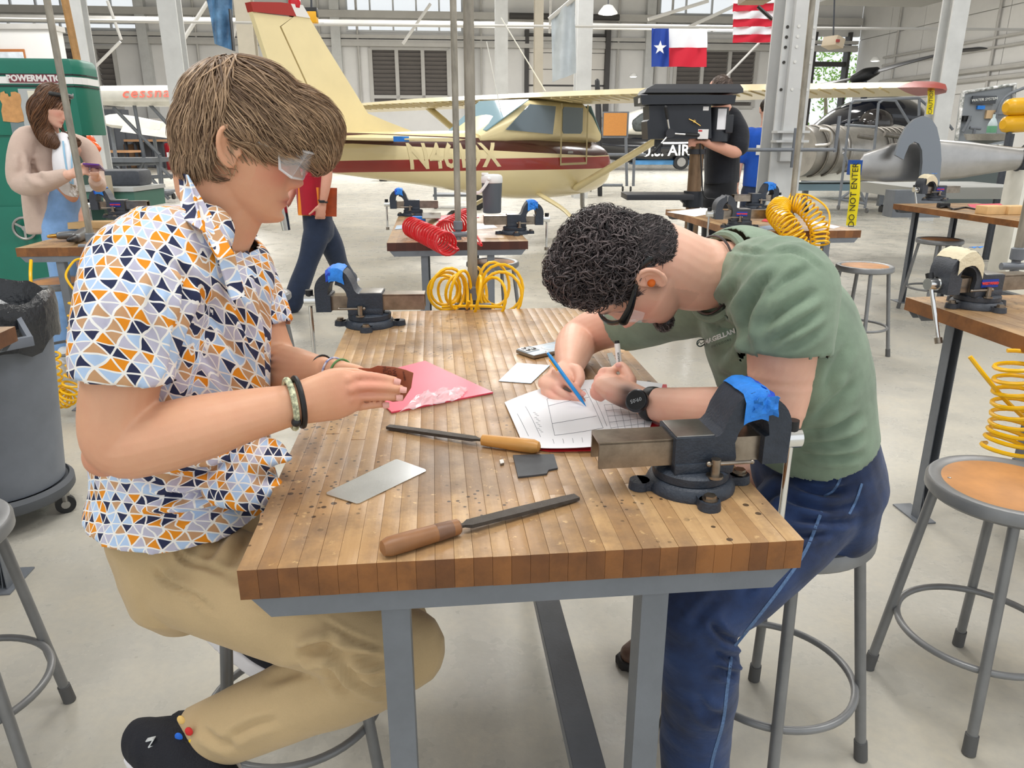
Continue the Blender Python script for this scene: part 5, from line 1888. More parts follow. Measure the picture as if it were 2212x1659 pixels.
tshirt = cloth(s, 't_shirt', M_sage, RM, RO, .006, 3, fr_, [(31, 26, .0022), (32, 65, .0010)],
      [(D(1695, 762, 1.215), sl1, .092, .03), (D(1354, 696, 1.72), sl2, .082, .03), (D(1741, 921, 1.44), TB[5] - TB[4], .24, .06), (D(1554, 589, 1.38), TB[0] - TB[1], .12, .018)], .002)
# ribbed collar band
ax = TB[0] - TB[1]
q = MB(); q.tube(band(D(1548, 598, 1.375), D(1490, 580, 1.36) - D(1600, 605, 1.39), .088, .078, 0, side=(0, 1, 0)), .008, 8, closed=True); q.build('collar', M_sage, RM, local=False)
q = MB(); q.tube(band(D(1532, 594, 1.372), D(1480, 588, 1.36) - D(1600, 600, 1.39), .079, .071, 0, side=(0, 1, 0)), .0022, 6, closed=True); q.build('necklace', mat('dark_bead_chain', srgb(40, 28, 30), .4, noise=.6, nscale=300), RM, local=False)


def on_surface(o, target, toward, lift=.0012):
    """lay flat print onto the cloth below it"""
    me = target.data
    P = mesh_co(me)
    bv = BVHTree.FromPolygons([Vector(p) for p in P], [tuple(p.vertices) for p in me.polygons])
    t = Vector(toward).normalized()
    for v in o.data.vertices:
        h = bv.ray_cast(v.co - t * .3, t)
        if h[0] is not None: v.co = h[0] - t * lift + h[1] * 0
    o.data.update()


M_print = mat('white_shirt_print', srgb(236, 238, 234), .6)
M_print_dark = mat('dark_shirt_print', srgb(52, 66, 60), .6)
c0 = D(1553, 728, 1.30)
rr_ = ray(1550, 727)
tx = text_mesh('shirt_lettering', 'MAGELLAN', .0118, M_print, c0, (1, .0, .42), (-.25, .25, .9), RM, RO, depth=.0, bold=.0005)
on_surface(tx, tshirt, rr_)
q = MB()
cc = D(1513, 741, 1.30)
ring = [cc + Vector((math.cos(a), 0, math.sin(a))) * .0062 for a in np.linspace(0, 2 * PI, 20, endpoint=False)]
q.tube(ring, .0012, 6, closed=True); q.tube([cc + Vector((-.006, 0, -.004)), cc + Vector((-.002, 0, .003)), cc + Vector((.001, 0, -.002)), cc + Vector((.004, 0, .002)), cc + Vector((.0065, 0, -.003))], .001, 6)
lg = q.build('shirt_emblem', M_print_dark, RM, local=False)
on_surface(lg, tshirt, rr_)
t2 = text_mesh('shirt_lettering', 'OUTDOORS', .0055, M_print_dark, D(1557, 742, 1.30), (1, .0, .42), (-.25, .25, .9), RM, RO, depth=.0, spacing=1.4)
on_surface(t2, tshirt, rr_)

# jeans -------------------------------------------------------------------
t = MB()
t.limb([D(1748, 905, 1.44), D(1762, 1020, 1.45), D(1768, 1066, 1.45)], [(.160, .112), (.182, .126), (.172, .108)], n=28)
t.limb([D(1780, 1060, 1.37), D(1692, 1155, 1.31), D(1595, 1250, 1.25), KNN], [(.100, .094), (.096, .094), (.087, .086), (.074, .076)], side=(0, 1, 0), n=26)
t.limb([KNN, D(1510, 1440, 1.19), D(1505, 1560, 1.21), D(1498, 1700, 1.235)], [(.074, .074), (.072, .074), (.068, .070), (.066, .068)], n=26, round_ends=False)
t.limb([D(1745, 1060, 1.53), D(1640, 1140, 1.56), KNF], [.10, .092, .075], n=22)
t.limb([KNF, KNF.lerp(ANF, .5), ANF + Vector((0, 0, .06))], [.073, .068, .064], n=22, round_ends=False)
jf = [([(1862, 1085), (1800, 1102), (1740, 1090), (1665, 1058)], 9, -.012), ([(1852, 1120), (1780, 1126), (1705, 1118)], 9, -.012), ([(1842, 1050), (1780, 1066), (1715, 1052)], 8, -.010), ([(1805, 1145), (1740, 1156), (1690, 1150)], 8, -.009), ([(1700, 1040), (1660, 1075), (1640, 1100)], 9, -.008),
      ([(1612, 1390), (1565, 1376), (1530, 1338)], 8, -.012), ([(1612, 1425), (1570, 1420), (1540, 1405)], 8, -.011), ([(1602, 1460), (1570, 1452), (1540, 1440)], 8, -.009), ([(1560, 1290), (1520, 1320), (1490, 1360)], 11, -.006), ([(1500, 1500), (1530, 1540), (1570, 1550)], 10, -.007), ([(1690, 1210), (1640, 1240), (1600, 1290)], 10, -.006)]
jeans = cloth(t, 'jeans', M_denim, RM, RO, .006, 3, jf, [(41, 24, .0024), (42, 70, .0012)], [], 0)
M_stitch = mat('pale_denim_seam', srgb(84, 112, 152), .8, noise=.3, nscale=200)
def seam(pts, r, nm):
    q = MB(); q.tube([D(*p) for p in pts], r, 6, sub=10)
    o = q.build(nm, M_stitch, RM, local=False)
    me = jeans.data; P = mesh_co(me)
    bv = BVHTree.FromPolygons([Vector(p) for p in P], [tuple(p.vertices) for p in me.polygons])
    for v in o.data.vertices:
        w = v.co + Vector(RO) - Vector((0, 0, CAMZ))
        dr = w.normalized()
        h = bv.ray_cast(Vector((0, 0, CAMZ)) - Vector(RO), dr)
        if h[0] is not None and abs((h[0] - v.co).length) < .25: v.co = h[0] - dr * (.0015) + (v.co - v.co)
seam([(1775, 1105, 1.2), (1740, 1190, 1.2), (1690, 1265, 1.2), (1640, 1330, 1.2), (1588, 1395, 1.2)], .0028, 'seam')
seam([(1580, 1420, 1.1), (1572, 1480, 1.1), (1562, 1560, 1.1), (1540, 1640, 1.1), (1530, 1700, 1.1)], .0028, 'seam')
seam([(1820, 1010, 1.2), (1815, 1035, 1.2), (1800, 1060, 1.2), (1780, 1072, 1.2)], .002, 'pocket_seam')
seam([(1862, 1045, 1.2), (1850, 1080, 1.2), (1835, 1110, 1.2)], .002, 'pocket_seam')
q = MB(); q.lathe([(.0055, 0), (.0055, .002), (.003, .003)], D(1818, 1012, 1.285), (0.1, -1, .2), n=14); q.build('rivet', mat('copper_rivet', srgb(190, 120, 90), .35, .8), RM, local=False)
M_leather = mat('brown_boot_leather', srgb(92, 66, 52), .45, noise=.2, nscale=20, bump=.1, bscale=80)
M_dksole = mat('dark_boot_sole', srgb(34, 30, 30), .7)
f0 = G(1345, 1440, .0)
shoe(Vector((.53, 1.79, .01)), Vector((f0.x - .015, f0.y, .01)), (0, 0, 1), ANF + Vector((0, 0, .03)), RM, RO, .048, M_leather, M_dksole, .028)
shoe(Vector((ANN.x + .06, ANN.y + .02, .01)), Vector((ANN.x - .21, ANN.y - .03, .01)), (0, 0, 1), Vector((ANN.x, ANN.y, .12)), RM, RO, .048, M_leather, M_dksole, .028)

# watch and ring ------------------------------------------------------------
wc = D(1376, 866, 1.345)
wn_ = (Vector((-.55, -.80, .55))).normalized()
wt = root('wrist_watch', wc, 0); wt.parent = RM; wt.location = wc - RO; OFF[wt.name] = wc
q = MB(); q.lathe([(.019, -.006), (.0225, -.004), (.0225, .003), (.020, .0055), (.018, .0055)], wc, wn_, n=32); q.build('watch_case', mat('gunmetal_case', srgb(58, 60, 64), .28, .8), wt, local=False)
q = MB(); q.lathe([(.0001, .0045), (.0185, .0045), (.0185, .0058), (.0001, .0060)], wc, wn_, n=32); dial = q.build('watch_dial', mat('dark_watch_glass', srgb(16, 16, 20), .08), wt, local=False)
ey = Vector((0.35, -.35, -1)); ey = (ey - wn_ * ey.dot(wn_)).normalized(); ex = ey.cross(wn_)
text_mesh('watch_digits', '09:05', .0105, mat('watch_digits_grey', srgb(170, 176, 180), .5), wc + wn_ * .0064, ex, ey, wt, wc, depth=.0001)
q = MB()
wax = (WRN - ELN).normalized()
wctr = WRN.lerp(ELN, .06)
for off_ in (0,):
    q.limb(band(wctr, wax, .0315, .034, 0, side=(0, 0, 1), n=24) + [band(wctr, wax, .0315, .034, 0, side=(0, 0, 1), n=24)[0]], [(.0105, .0022)] * 25, side=wax, n=10, sub=2, round_ends=False)
q.build('watch_strap', M_black, wt, local=False)
m1, m2 = D(*rf[1][0]).lerp(D(*rf[1][1]), .45), D(*rf[1][1])
q = MB(); q.tube(band(m1, m2 - m1, .0094, .0094, 0), .0022, 8, closed=True); q.build('ring', M_black, RM, local=False)

# ================================================================ things on the front bench
def slab(poly, z, th, name, m, label, cat, parent=None, group=None):
    """flat piece whose outline is given by points on the bench top"""
    q = MB()
    pts = [G(x, y, z) for x, y in poly]
    c = sum(pts, Vector()) / len(pts)
    pl = [(p.x - c.x, p.y - c.y) for p in pts]
    ar = sum(pl[i][0] * pl[(i + 1) % len(pl)][1] - pl[(i + 1) % len(pl)][0] * pl[i][1] for i in range(len(pl)))
    if ar < 0: pl = pl[::-1]
    q.prism(pl, (c.x, c.y, z), (1, 0, 0), (0, 1, 0), (0, 0, th))
    if parent is not None: return q.build(name, m, parent, local=False)
    return centered(q, name, m, label=label, cat=cat, group=group)


TZ = TOPZ + 0.0006
M_folder = mat('red_folder_plastic', srgb(236, 84, 108), 0.35, noise=.05, nscale=5)
M_alu = mat('aluminium_sheet', srgb(205, 208, 212), 0.22, 1.0, noise=.12, nscale=9)
M_alu2 = mat('scuffed_aluminium', srgb(176, 196, 216), 0.38, 0.9, noise=.15, nscale=20)
M_rubber_dk = mat('dark_rubber_scrap', srgb(66, 68, 72), 0.6, noise=.15, nscale=30)
slab([(918, 782), (1065, 850), (846, 893), (770, 820)], TZ, .0035, 'folder', M_folder, 'pink-red plastic folder lying under the hands of the man in the patterned shirt', 'folder')
slab([(705, 1065), (853, 994), (858, 993), (919, 1015), (920, 1019), (777, 1088), (770, 1089), (706, 1069)], TZ, .0012, 'metal_plate', M_alu, 'shiny bare aluminium plate at the front left of the bench', 'metal plate')
slab([(1077, 824), (1117, 785), (1188, 790), (1147, 829)], TZ, .0014, 'metal_plate', M_alu2, 'square bluish aluminium plate between phone and drawing', 'metal plate')
slab([(1108, 986), (1196, 984), (1205, 1014), (1185, 1018), (1181, 1026), (1150, 1030), (1119, 1033)], TZ, .003, 'rubber_scrap', M_rubber_dk, 'torn dark grey scrap near the yellow file handle', 'scrap')
slab([(1079, 998), (1087, 996), (1089, 1004), (1081, 1006)], TZ, .004, 'metal_chip', M_brushed, 'small grey metal chip left of the dark scrap', 'scrap')
slab([(1101, 886), (1108, 880), (1112, 883), (1105, 890)], TZ, .003, 'metal_chip', M_brushed, 'tiny grey chip left of the paper drawing', 'scrap')
slab([(1311, 764), (1322, 762), (1340, 800), (1325, 803)], TZ, .001, 'steel_rule', M_alu, 'pale steel rule sticking out behind the marker', 'ruler')
# phone in a clear case
A_, B_, C_ = G(1114, 755, TZ + .010), G(1166, 773, TZ + .010), G(1222, 733, TZ + .010)
el = (C_ - A_).normalized(); es = el.cross(Vector((0, 0, 1)));
if es.dot(B_ - A_) < 0: es = -es
ph = root('phone', A_ + el * .075 + es * .037 - Vector((0, 0, .0095)), math.atan2(el.y, el.x), 'silver smartphone in a clear case lying screen down on the front bench', 'phone')
q = MB(); q.box((0, 0, .0048), (.150, .074, .0090), bev=.003); q.build('case', mat('phone_side', srgb(150, 142, 128), .3, .6), ph)
q = MB(); q.box((0, 0, .0095), (.147, .071, .0010), bev=.0004); q.build('back_cover', mat('phone_back', srgb(186, 200, 212), .25, .1), ph)
sy = 1 if es.dot(Vector((-el.y, el.x, 0))) < 0 else -1
q = MB(); q.box((-.051, sy * .014, .0112), (.042, .040, .003), bev=.0012); cbm = q.build('camera_bump', mat('phone_bump', srgb(206, 212, 214), .2, .3), ph)
for dx, dy in ((-.06, .005), (-.06, .023), (-.042, .005)):
    q = MB(); q.lathe([(.0001, .0126), (.0068, .0126), (.0068, .0145), (.0045, .0148), (.0001, .0148)], (dx, sy * dy, 0), n=16); q.build('camera_lens', mat('lens_dark', srgb(70, 66, 66), .1), cbm)
q = MB(); q.tube([(.012 + .026 * math.cos(a), .026 * math.sin(a), .0102) for a in np.linspace(0, 2 * PI, 32, endpoint=False)], .0014, 6, closed=True); q.bar((.044, 0, .0102), (.062, 0, .0102), .0025, .001); q.build('magnet_ring', M_white, ph)

# drawing packet with red folder below
M_red_folder = mat('red_card_folder', srgb(206, 30, 44), 0.5)
slab([(1098, 880), (1260, 830), (1440, 832), (1450, 905), (1412, 928), (1390, 940), (1335, 974), (1185, 976), (1138, 968)], TZ, .002, 'folder', M_red_folder, 'red folder below the paper drawing on the front bench', 'folder')
pk = root('paper_drawing', G(1250, 900, TZ), 0, 'white paper with a line drawing under the hands of the man in green', 'paper')
c1, c2, c3, c4 = [np.array(G(x, y, TZ + .0032)) for x, y in ((1090, 869), (1132, 966), (1398, 948), (1432, 828))]
ptsg = []
NU, NV = 16, 16
tl, bl, brr, trr = c1, c2, c3, c4
mt = np.array(G(1262, 822, TZ + .0032)); mb_ = np.array(G(1280, 975, TZ + .0032))
g = []
for i in range(NU + 1):
    u = i / NU
    top = (1 - u) ** 2 * tl + 2 * u * (1 - u) * (2 * mt - .5 * tl - .5 * trr) + u * u * trr
    bot = (1 - u) ** 2 * bl + 2 * u * (1 - u) * (2 * mb_ - .5 * bl - .5 * brr) + u * u * brr
    row = []
    for j in range(NV + 1):
        v = j / NV
        p = top * (1 - v) + bot * v
        p = p + np.array([0, 0, .010 * max(0, v - .72) / .28 * math.sin(PI * min(1, max(0, u * 1.05))) + .0015 * math.sin(5 * u + 3 * v)])
        row.append(p)
    g.append(row)
G_paper = np.array(g)
q = MB(); q.sheet(g, .0006); q.build('sheet', M_paper, pk, local=False)


def on_paper(u, v):
    i, j = min(u, .9999) * NU, min(v, .9999) * NV
    a, b_ = int(i), int(j)
    f_, h_ = i - a, j - b_
    P = G_paper
    p = P[a, b_] * (1 - f_) * (1 - h_) + P[a + 1, b_] * f_ * (1 - h_) + P[a, b_ + 1] * (1 - f_) * h_ + P[a + 1, b_ + 1] * f_ * h_
    return p + np.array([0, 0, .0006])


q = MB()
def pline(a, b_, w=.00035):
    pts = [on_paper(a[0] + (b_[0] - a[0]) * k / 8, a[1] + (b_[1] - a[1]) * k / 8) for k in range(9)]
    q.tube(pts, w, 4)
for a, b_ in (((.24, .22), (.24, .80)), ((.50, .16), (.60, .74)), ((.53, .15), (.63, .72)), ((.24, .80), (.60, .74)), ((.24, .22), (.50, .16)), ((.24, .62), (.56, .57)), ((.24, .34), (.52, .29)), ((.10, .25), (.14, .82)), ((.04, .35), (.06, .8))): pline(a, b_)
for k in range(6): pline((.62 + .055 * k, .42), (.68 + .055 * k, .92), .00025)
for k in range(7): pline((.62 + .01 * k, .42 + .083 * k), (.895 + .01 * k, .42 + .083 * k), .00025)
for k in range(9): pline((.22 + .07 * k, .86), (.22 + .07 * k, .93), .0003)
for k in range(12): pline((.135 + .008 * (k % 3), .40 + .03 * k), (.15 + .008 * (k % 3), .41 + .03 * k), .0003)
q.build('printed_lines', mat('printed_grey_lines', srgb(96, 96, 106), .7), pk, local=False)

# two files
def file_tool(label, handle, blade, hr, m_handle, bw, ferrule=None):
    h0, h1 = G(*handle[0], TZ + hr), G(*handle[1], TZ + hr * .9)
    b1 = G(*blade, TZ + .004)
    r = root('file', (h0 + h1) / 2 - Vector((0, 0, hr)), 0, label, 'file', 'metal files on the front bench')
    ax = (h1 - h0)
    L_ = ax.length; ax.normalize()
    q = MB(); q.lathe([(hr * .3, 0), (hr * .75, .003), (hr * 1.0, .012), (hr * 1.0, L_ * .35), (hr * .9, L_ * .7), (hr * .82, L_ * .98), (hr * .5, L_)], h0, ax, n=20); q.build('handle', m_handle, r, local=False)
    if ferrule: q = MB(); q.lathe([(hr * .86, L_ * .68), (hr * .95, L_ * .70), (hr * .88, L_ * .85), (hr * .9, L_ * .86), (hr * .7, L_ * 1.0)], h0, ax, n=20); q.build('ferrule', ferrule, r, local=False)
    d = (b1 - h1); Lb = d.length; d.normalize()
    sd = d.cross(Vector((0, 0, 1))).normalized(); up = sd.cross(d)
    rings = []
    for t, w, th in ((0, .003, .002), (.06, .0035, .002), (.10, bw * .95, .0028), (.5, bw, .003), (.9, bw * .9, .0028), (1.0, bw * .8, .0025)):
        c = h1 - d * .005 + d * (Lb * t)
        rings.append([c + sd * w + up * th, c + sd * w - up * th, c - sd * w - up * th, c - sd * w + up * th])
    q = MB(); q.loft(rings); q.build('blade', mat('file_steel', srgb(92, 88, 84), .45, .85, noise=.15, nscale=60, bump=.5, bscale=900), r, local=False, ang=30)
    return r


M_maple = mat('yellow_maple', srgb(206, 150, 78), .4, noise=.12, nscale=12, stretch=(1, 1, 1))
M_walnut = mat('brown_wood', srgb(140, 96, 60), .45, noise=.2, nscale=14)
file_tool('file with a plain yellow wooden handle in the middle of the bench', ((1167, 966), (1040, 950)), (833, 921), .0125, M_maple, .008)
file_tool('file with a brown wooden handle at the front edge of the bench', ((822, 1186), (992, 1137)), (1252, 1072), .0135, M_walnut, .0095, mat('brown_ferrule', srgb(116, 84, 64), .45, noise=.15, nscale=30))
# clear plastic bag
rs = np.random.default_rng(3)
gb = []
o_, ux, uy = np.array(G(868, 895, TZ)), np.array(G(992, 868, TZ) - G(868, 895, TZ)), np.array(G(905, 858, TZ) - G(868, 895, TZ))
for i in range(19):
    row = []
    for j in range(11):
        u, v = i / 18, j / 10
        h = .004 + .018 * abs(math.sin(9 * u + 4 * v)) * (1 - abs(2 * v - 1) ** 2) * (1 - abs(2 * u - 1) ** 3) + rs.uniform(0, .006)
        row.append(o_ + ux * u + uy * v * (1 - .3 * u) + np.array([rs.normal() * .002, rs.normal() * .002, h]))
    gb.append(row)
q = MB(); q.sheet(gb, .0004)
centered(q, 'plastic_bag', mat('clear_plastic_film', (.95, .97, 1), .08, alpha=.26, spec=.9), label='crumpled clear plastic bag on the pink folder', cat='bag', ang=8)
# leather piece held between the palms
lp = [(774, 795), (800, 796), (816, 790), (852, 793), (876, 799), (893, 806), (888, 838), (870, 866), (848, 868), (800, 852)]
P3 = [D(x, y, 1.108) for x, y in lp]
c = sum(P3, Vector()) / len(P3)
q = MB(); q.prism([(p.x - c.x, p.z - c.z) for p in P3], (c.x, 1.108, c.z), (1, 0, 0), (0, 0, 1), (0, .0018, 0))
lt = root('leather_patch', c, 0, 'reddish brown leather patch held between two palms', 'leather')
q.build('patch', mat('copper_leather', srgb(158, 86, 58), .5, noise=.1, nscale=30), lt, local=False, fix=True)
M_stamp = mat('stamped_mark', srgb(96, 50, 36), .6)
for txt, px, py, sz in (('PILOT', 832, 806, .0085), ('LOST', 842, 808, .0085), ('WE', 852, 806, .0085), ('NUMBER', 873, 812, .004)):
    text_mesh('stamped_lettering', txt, sz, M_stamp, D(px, py, 1.1072), (0.15, 0, -1), (1, 0, .15), lt, OFF[lt.name], depth=.0002)
# pencil and marker
tip, top = G(1266, 878, TZ + .004), D(1180, 758, 1.545)
pc_ = root('mechanical_pencil', tip, 0, 'blue mechanical pencil in the writing hand', 'pencil')
d = (top - tip)
q = MB(); q.lathe([(.0004, 0), (.0012, .004), (.0036, .018), (.0040, .02), (.0040, d.length - .014), (.0030, d.length - .013), (.0030, d.length - .006)], tip, d, n=12); q.build('barrel', mat('sky_blue_plastic', srgb(24, 140, 214), .3), pc_, local=False)
q = MB(); dn = d.normalized(); q.cyl(top - dn * .007, top, .0028, n=10); q.build('eraser', M_white, pc_, local=False)
q = MB(); sd = Vector((-.8, -.4, -.3)); q.bar(top - dn * .022 + sd * .0065, top - dn * .052 + sd * .006, .003, .002); q.build('clip', mat('orange_plastic', srgb(240, 160, 30), .4), pc_, local=False)
mt_, mb2 = D(1333, 742, 1.49), D(1339, 800, 1.475)
mk = root('marker', mb2, 0, 'white marker with a dark cap end standing in the left fist', 'marker')
q = MB(); q.cyl(mb2, mt_, .0058, n=14); q.build('barrel', M_white, mk, local=False)
q = MB(); dd = (mt_ - mb2).normalized(); q.cyl(mt_, mt_ + dd * .006, .0054, .0045, n=14); q.build('end_cap', M_black, mk, local=False)
text_mesh('marker_print', 'MARKER', .006, M_black, mt_.lerp(mb2, .5) + Vector((0, -.0062, 0)), (mt_ - mb2), (-1, 0, 0), mk, OFF[mk.name], depth=.0001)

# ================================================================ things on the other benches
M_jug = mat('grey_jug_plastic', srgb(86, 92, 100), .5)
jp = G(1063, 460, TOPZ)
jg = root('water_jug', (jp.x, jp.y, TZ), 0, 'grey insulated water jug with a white lid on the red hose bench', 'jug')
q = MB(); q.lathe([(.062, 0), (.068, .006), (.070, .10), (.074, .16), (.076, .215), (.070, .22)], n=32); q.build('jug_body', M_jug, jg)
q = MB(); q.lathe([(.077, .218), (.080, .222), (.079, .262), (.070, .275), (.050, .280), (.001, .281)], n=32); q.box((-.05, -.02, .283), (.05, .04, .016), bev=.004); q.build('lid', M_white, jg)
q = MB(); q.limb([(-.02, -.083, .245), (-.05, -.088, .20), (-.085, -.088, .16), (-.12, -.086, .150)], [(.004, .013), (.004, .011), (.004, .011), (.004, .014)], side=(0, 1, 0), n=10); q.ball((-.02, -.083, .25), .014, nu=12, nv=8); q.build('handle', M_white, jg)
slab([(938, 470), (1015, 458), (1035, 470), (948, 478)], TZ, .003, 'folder', M_folder, 'pink folder on the red hose bench beside the jug', 'folder')
slab([(1020, 485), (1060, 482), (1075, 492), (1030, 496)], TZ, .001, 'paper_sheet', M_paper, 'white paper on the red hose bench', 'paper')
q = MB(); a = G(905, 482, TZ); q.box((a.x, a.y, TZ + .022), (.085, .05, .044), bev=.003); centered(q, 'tape_box', M_tape_blue, label='small blue box on the left of the red hose bench', cat='box')
slab([(857, 488), (888, 486), (886, 494), (853, 496)], TZ, .003, 'calculator', M_alu2, 'flat grey gauge at the left edge of the red hose bench', 'gauge')
q = MB(); g = [[tuple(G(912 + 40 * i, 460 + 6 * j, TZ + .002 + .07 * (1 - i) * 1.0)) for i in (0, .33, .66, 1)] for j in range(3)]; q.sheet(g, .004)
centered(q, 'tablet', mat('tablet_dark', srgb(90, 84, 80), .3), label='dark tablet leaning behind the far vise on the red hose bench', cat='tablet')
# bench behind the man in green
slab([(1440, 458), (1520, 449), (1570, 456), (1500, 468)], TZ, .001, 'paper_sheet', M_paper, 'white paper at the left on the bench behind the man in green', 'paper')
slab([(1640, 452), (1700, 455), (1690, 468), (1625, 462)], TZ, .001, 'paper_sheet', M_paper, 'white paper beside the column-side vise', 'paper')
slab([(1660, 468), (1705, 464), (1716, 474), (1680, 482), (1645, 478)], TZ, .003, 'folder', M_red_folder, 'red folder beside the yellow coil', 'folder')
slab([(1760, 478), (1815, 490), (1800, 494), (1745, 484)], TZ, .001, 'paper_sheet', M_paper, 'white paper right of the yellow coil', 'paper')
slab([(1640, 490), (1680, 486), (1690, 494), (1648, 498)], TZ, .002, 'metal_plate', M_alu2, 'thin metal plate on the bench behind the man in green', 'metal plate')
# far right bench
for px, lab in ((2140, 'left wood block on the far right bench'), (2186, 'right wood block on the far right bench')):
    a = G(px, 462, TZ)
    q = MB(); q.box((a.x, a.y, TZ + .03), (.17, .12, .06), Matrix.Rotation(.15, 3, 'Z'), bev=.004); centered(q, 'wood_block', mat('pine_block', srgb(222, 184, 130), .6, noise=.1, nscale=12), label=lab, cat='block', group='pine blocks')
slab([(2090, 442), (2160, 440), (2175, 449), (2100, 451)], TZ, .003, 'folder', M_folder, 'pink folder on the far right bench', 'folder')
q = MB(); q.tube([G(2030, 448, TZ + .012), G(2045, 446, TZ + .012), G(2060, 452, TZ + .008), G(2085, 448, TZ + .006), G(2110, 452, TZ + .006)], .007, 8, sub=5); a = G(2037, 449, TZ); q.box((a.x, a.y, TZ + .02), (.09, .05, .04), bev=.01)
centered(q, 'air_tool', M_black, label='black tool with a cord on the far right bench', cat='tool')
# left bench: air drill and pine board
a, b_ = G(170, 500, TZ), G(225, 512, TZ)
dl = root('air_drill', G(165, 512, TZ), 0, 'grey pistol-grip air drill lying on the left bench', 'drill')
M_dgrey = mat('drill_grey', srgb(110, 112, 114), .35, .6)
pz = TZ + .03
def dp(px, py): return G(px, py, pz)
q = MB(); q.limb([dp(190, 500), dp(176, 507), dp(163, 514)], [.030, .031, .026], n=18); q.build('motor_body', M_dgrey, dl, local=False)
q = MB(); q.limb([dp(163, 514), dp(155, 517), dp(148, 519)], [.02, .017, .010], n=14); q.build('chuck', mat('chuck_dark', srgb(50, 50, 52), .35, .8), dl, local=False)
q = MB(); q.limb([dp(172, 507), dp(150, 508), dp(128, 509)], [.020, .022, .020], n=14); q.build('grip', M_dgrey, dl, local=False)
q = MB(); q.limb([dp(128, 509), dp(115, 510), dp(105, 511)], [.010, .012, .009], n=10); q.build('air_fitting', M_brass, dl, local=False)
a = G(205, 492, TZ)
q = MB(); q.box((a.x, a.y, TZ + .02), (.28, .12, .04), Matrix.Rotation(.1, 3, 'Z'), bev=.003); centered(q, 'pine_board', mat('pine_board', srgb(216, 180, 128), .6, noise=.1, nscale=12), label='pine board on the left bench behind the air drill', cat='board')

# ================================================================ grey waste bin on its dolly
M_bin = mat('grey_bin_plastic', srgb(116, 122, 132), .5, noise=.12, nscale=6)
bc = G(-8, 1110, .12) + Vector((-.12, .22, 0))
bn = root('waste_bin', (bc.x, bc.y, 0), 0, 'grey round waste bin with a black liner at the left edge', 'bin')
q = MB(); q.lathe([(.20, .13), (.215, .14), (.27, .80), (.285, .805), (.285, .83), (.272, .83), (.262, .80), (.205, .15), (.001, .15)], n=48); q.build('bin_body', M_bin, bn)
q = MB(); q.lathe([(.0, .085), (.235, .085), (.243, .095), (.243, .125), (.228, .14), (.222, .13), (.0, .12)], n=48); q.build('dolly', mat('dolly_plastic', srgb(84, 88, 94), .55), bn)
for k in range(5):
    an = -1.15 + k * 2 * PI / 5
    p = Vector((math.cos(an) * .215, math.sin(an) * .215, .036))
    q = MB(); ax_ = Vector((-math.sin(an + .5), math.cos(an + .5), 0)); q.cyl(p - ax_ * .012, p + ax_ * .012, .036, n=20)
    w_ = q.build('caster', M_black, bn)
    q = MB(); q.cyl(p - ax_ * .0135, p + ax_ * .0135, .016, n=12); q.box(p + Vector((0, 0, .035)), (.03, .03, .045), bev=.003); q.build('caster_fork', M_brushed, w_)
rs = np.random.default_rng(8)
g = []
for i in range(41):
    a = 2 * PI * i / 40
    k = 2 * math.sin(5 * a) + 1.3 * math.sin(11 * a + 1)
    g.append([(math.cos(a) * r_ + 0, math.sin(a) * r_, z_ + .006 * k * w_) for r_, z_, w_ in ((.23, .70, .5), (.255, .79, .8), (.268, .845, 1), (.278, .862, 1), (.292, .845, 1), (.296, .80, 1), (.292, .74, 1.2), (.29, .69, 1.6))])
q = MB(); q.sheet(g, .001); q.build('liner', mat('black_bin_liner', srgb(40, 42, 46), .25, bump=.5, bscale=40), bn)
q = MB(); q.ball((.06, -.05, .80), (.15, .14, .05), nu=14, nv=8); v = np.array(q.v); v += rs.normal(size=v.shape) * .008; q.v = [tuple(x) for x in v]; q.build('crumpled_film', mat('grey_film', srgb(90, 94, 100), .2, alpha=.85), bn)
for an in (-.62, -.62 + PI):
    d_ = Vector((math.cos(an), math.sin(an), 0)); t_ = Vector((-d_.y, d_.x, 0))
    q = MB()
    q.bar(d_ * .27 + t_ * .07 + Vector((0, 0, .80)), d_ * .36 + t_ * .06 + Vector((0, 0, .74)), .016, .03); q.bar(d_ * .27 - t_ * .07 + Vector((0, 0, .80)), d_ * .36 - t_ * .06 + Vector((0, 0, .74)), .016, .03)
    q.bar(d_ * .36 + t_ * .068 + Vector((0, 0, .74)), d_ * .36 - t_ * .068 + Vector((0, 0, .74)), .022, .035, bev=.004)
    q.build('handle', M_bin, bn)

# ================================================================ green bandsaw
M_green = mat('machine_green_paint', srgb(14, 112, 92), 0.38, noise=.08, nscale=4)
M_dkgreen = mat('dark_green_recess', srgb(10, 70, 58), 0.5)
SV = 6.6
def SU(px, py=230): return HV(px, py, SV)[0]
def SZ(py, px=100): return HV(px, py, SV)[1]
saw = root('bandsaw', hall(SU(60), SV + .3, 0), 0, 'tall green bandsaw with a white stripe behind the girl', 'bandsaw')
def plan_loft(poly, zs, insets):
    q = MB()
    c = np.mean(np.array(poly), 0)
    q.loft([[hall(*(c + (np.array(p) - c) * k), z) for p in poly] for z, k in zip(zs, insets)])
    return q
uL, uR = SU(-90), SU(168)
pl = [(uL, SV), (uR, SV), (SU(178), SV + .06), (SU(182), SV + .12), (SU(182), SV + .34), (uL, SV + .34)]
zt = SZ(126)
plan_loft(pl, [SZ(292), SZ(288), zt - .06, zt - .02, zt], [.985, 1, 1, .985, .94]).build('upper_wheel_housing', M_green, saw, local=False, ang=30)
pc2 = [(uL, SV + .02), (SU(38), SV + .02), (SU(38), SV + .32), (uL, SV + .32)]
plan_loft(pc2, [.8, SZ(288)], [1, 1]).build('column', M_green, saw, local=False)
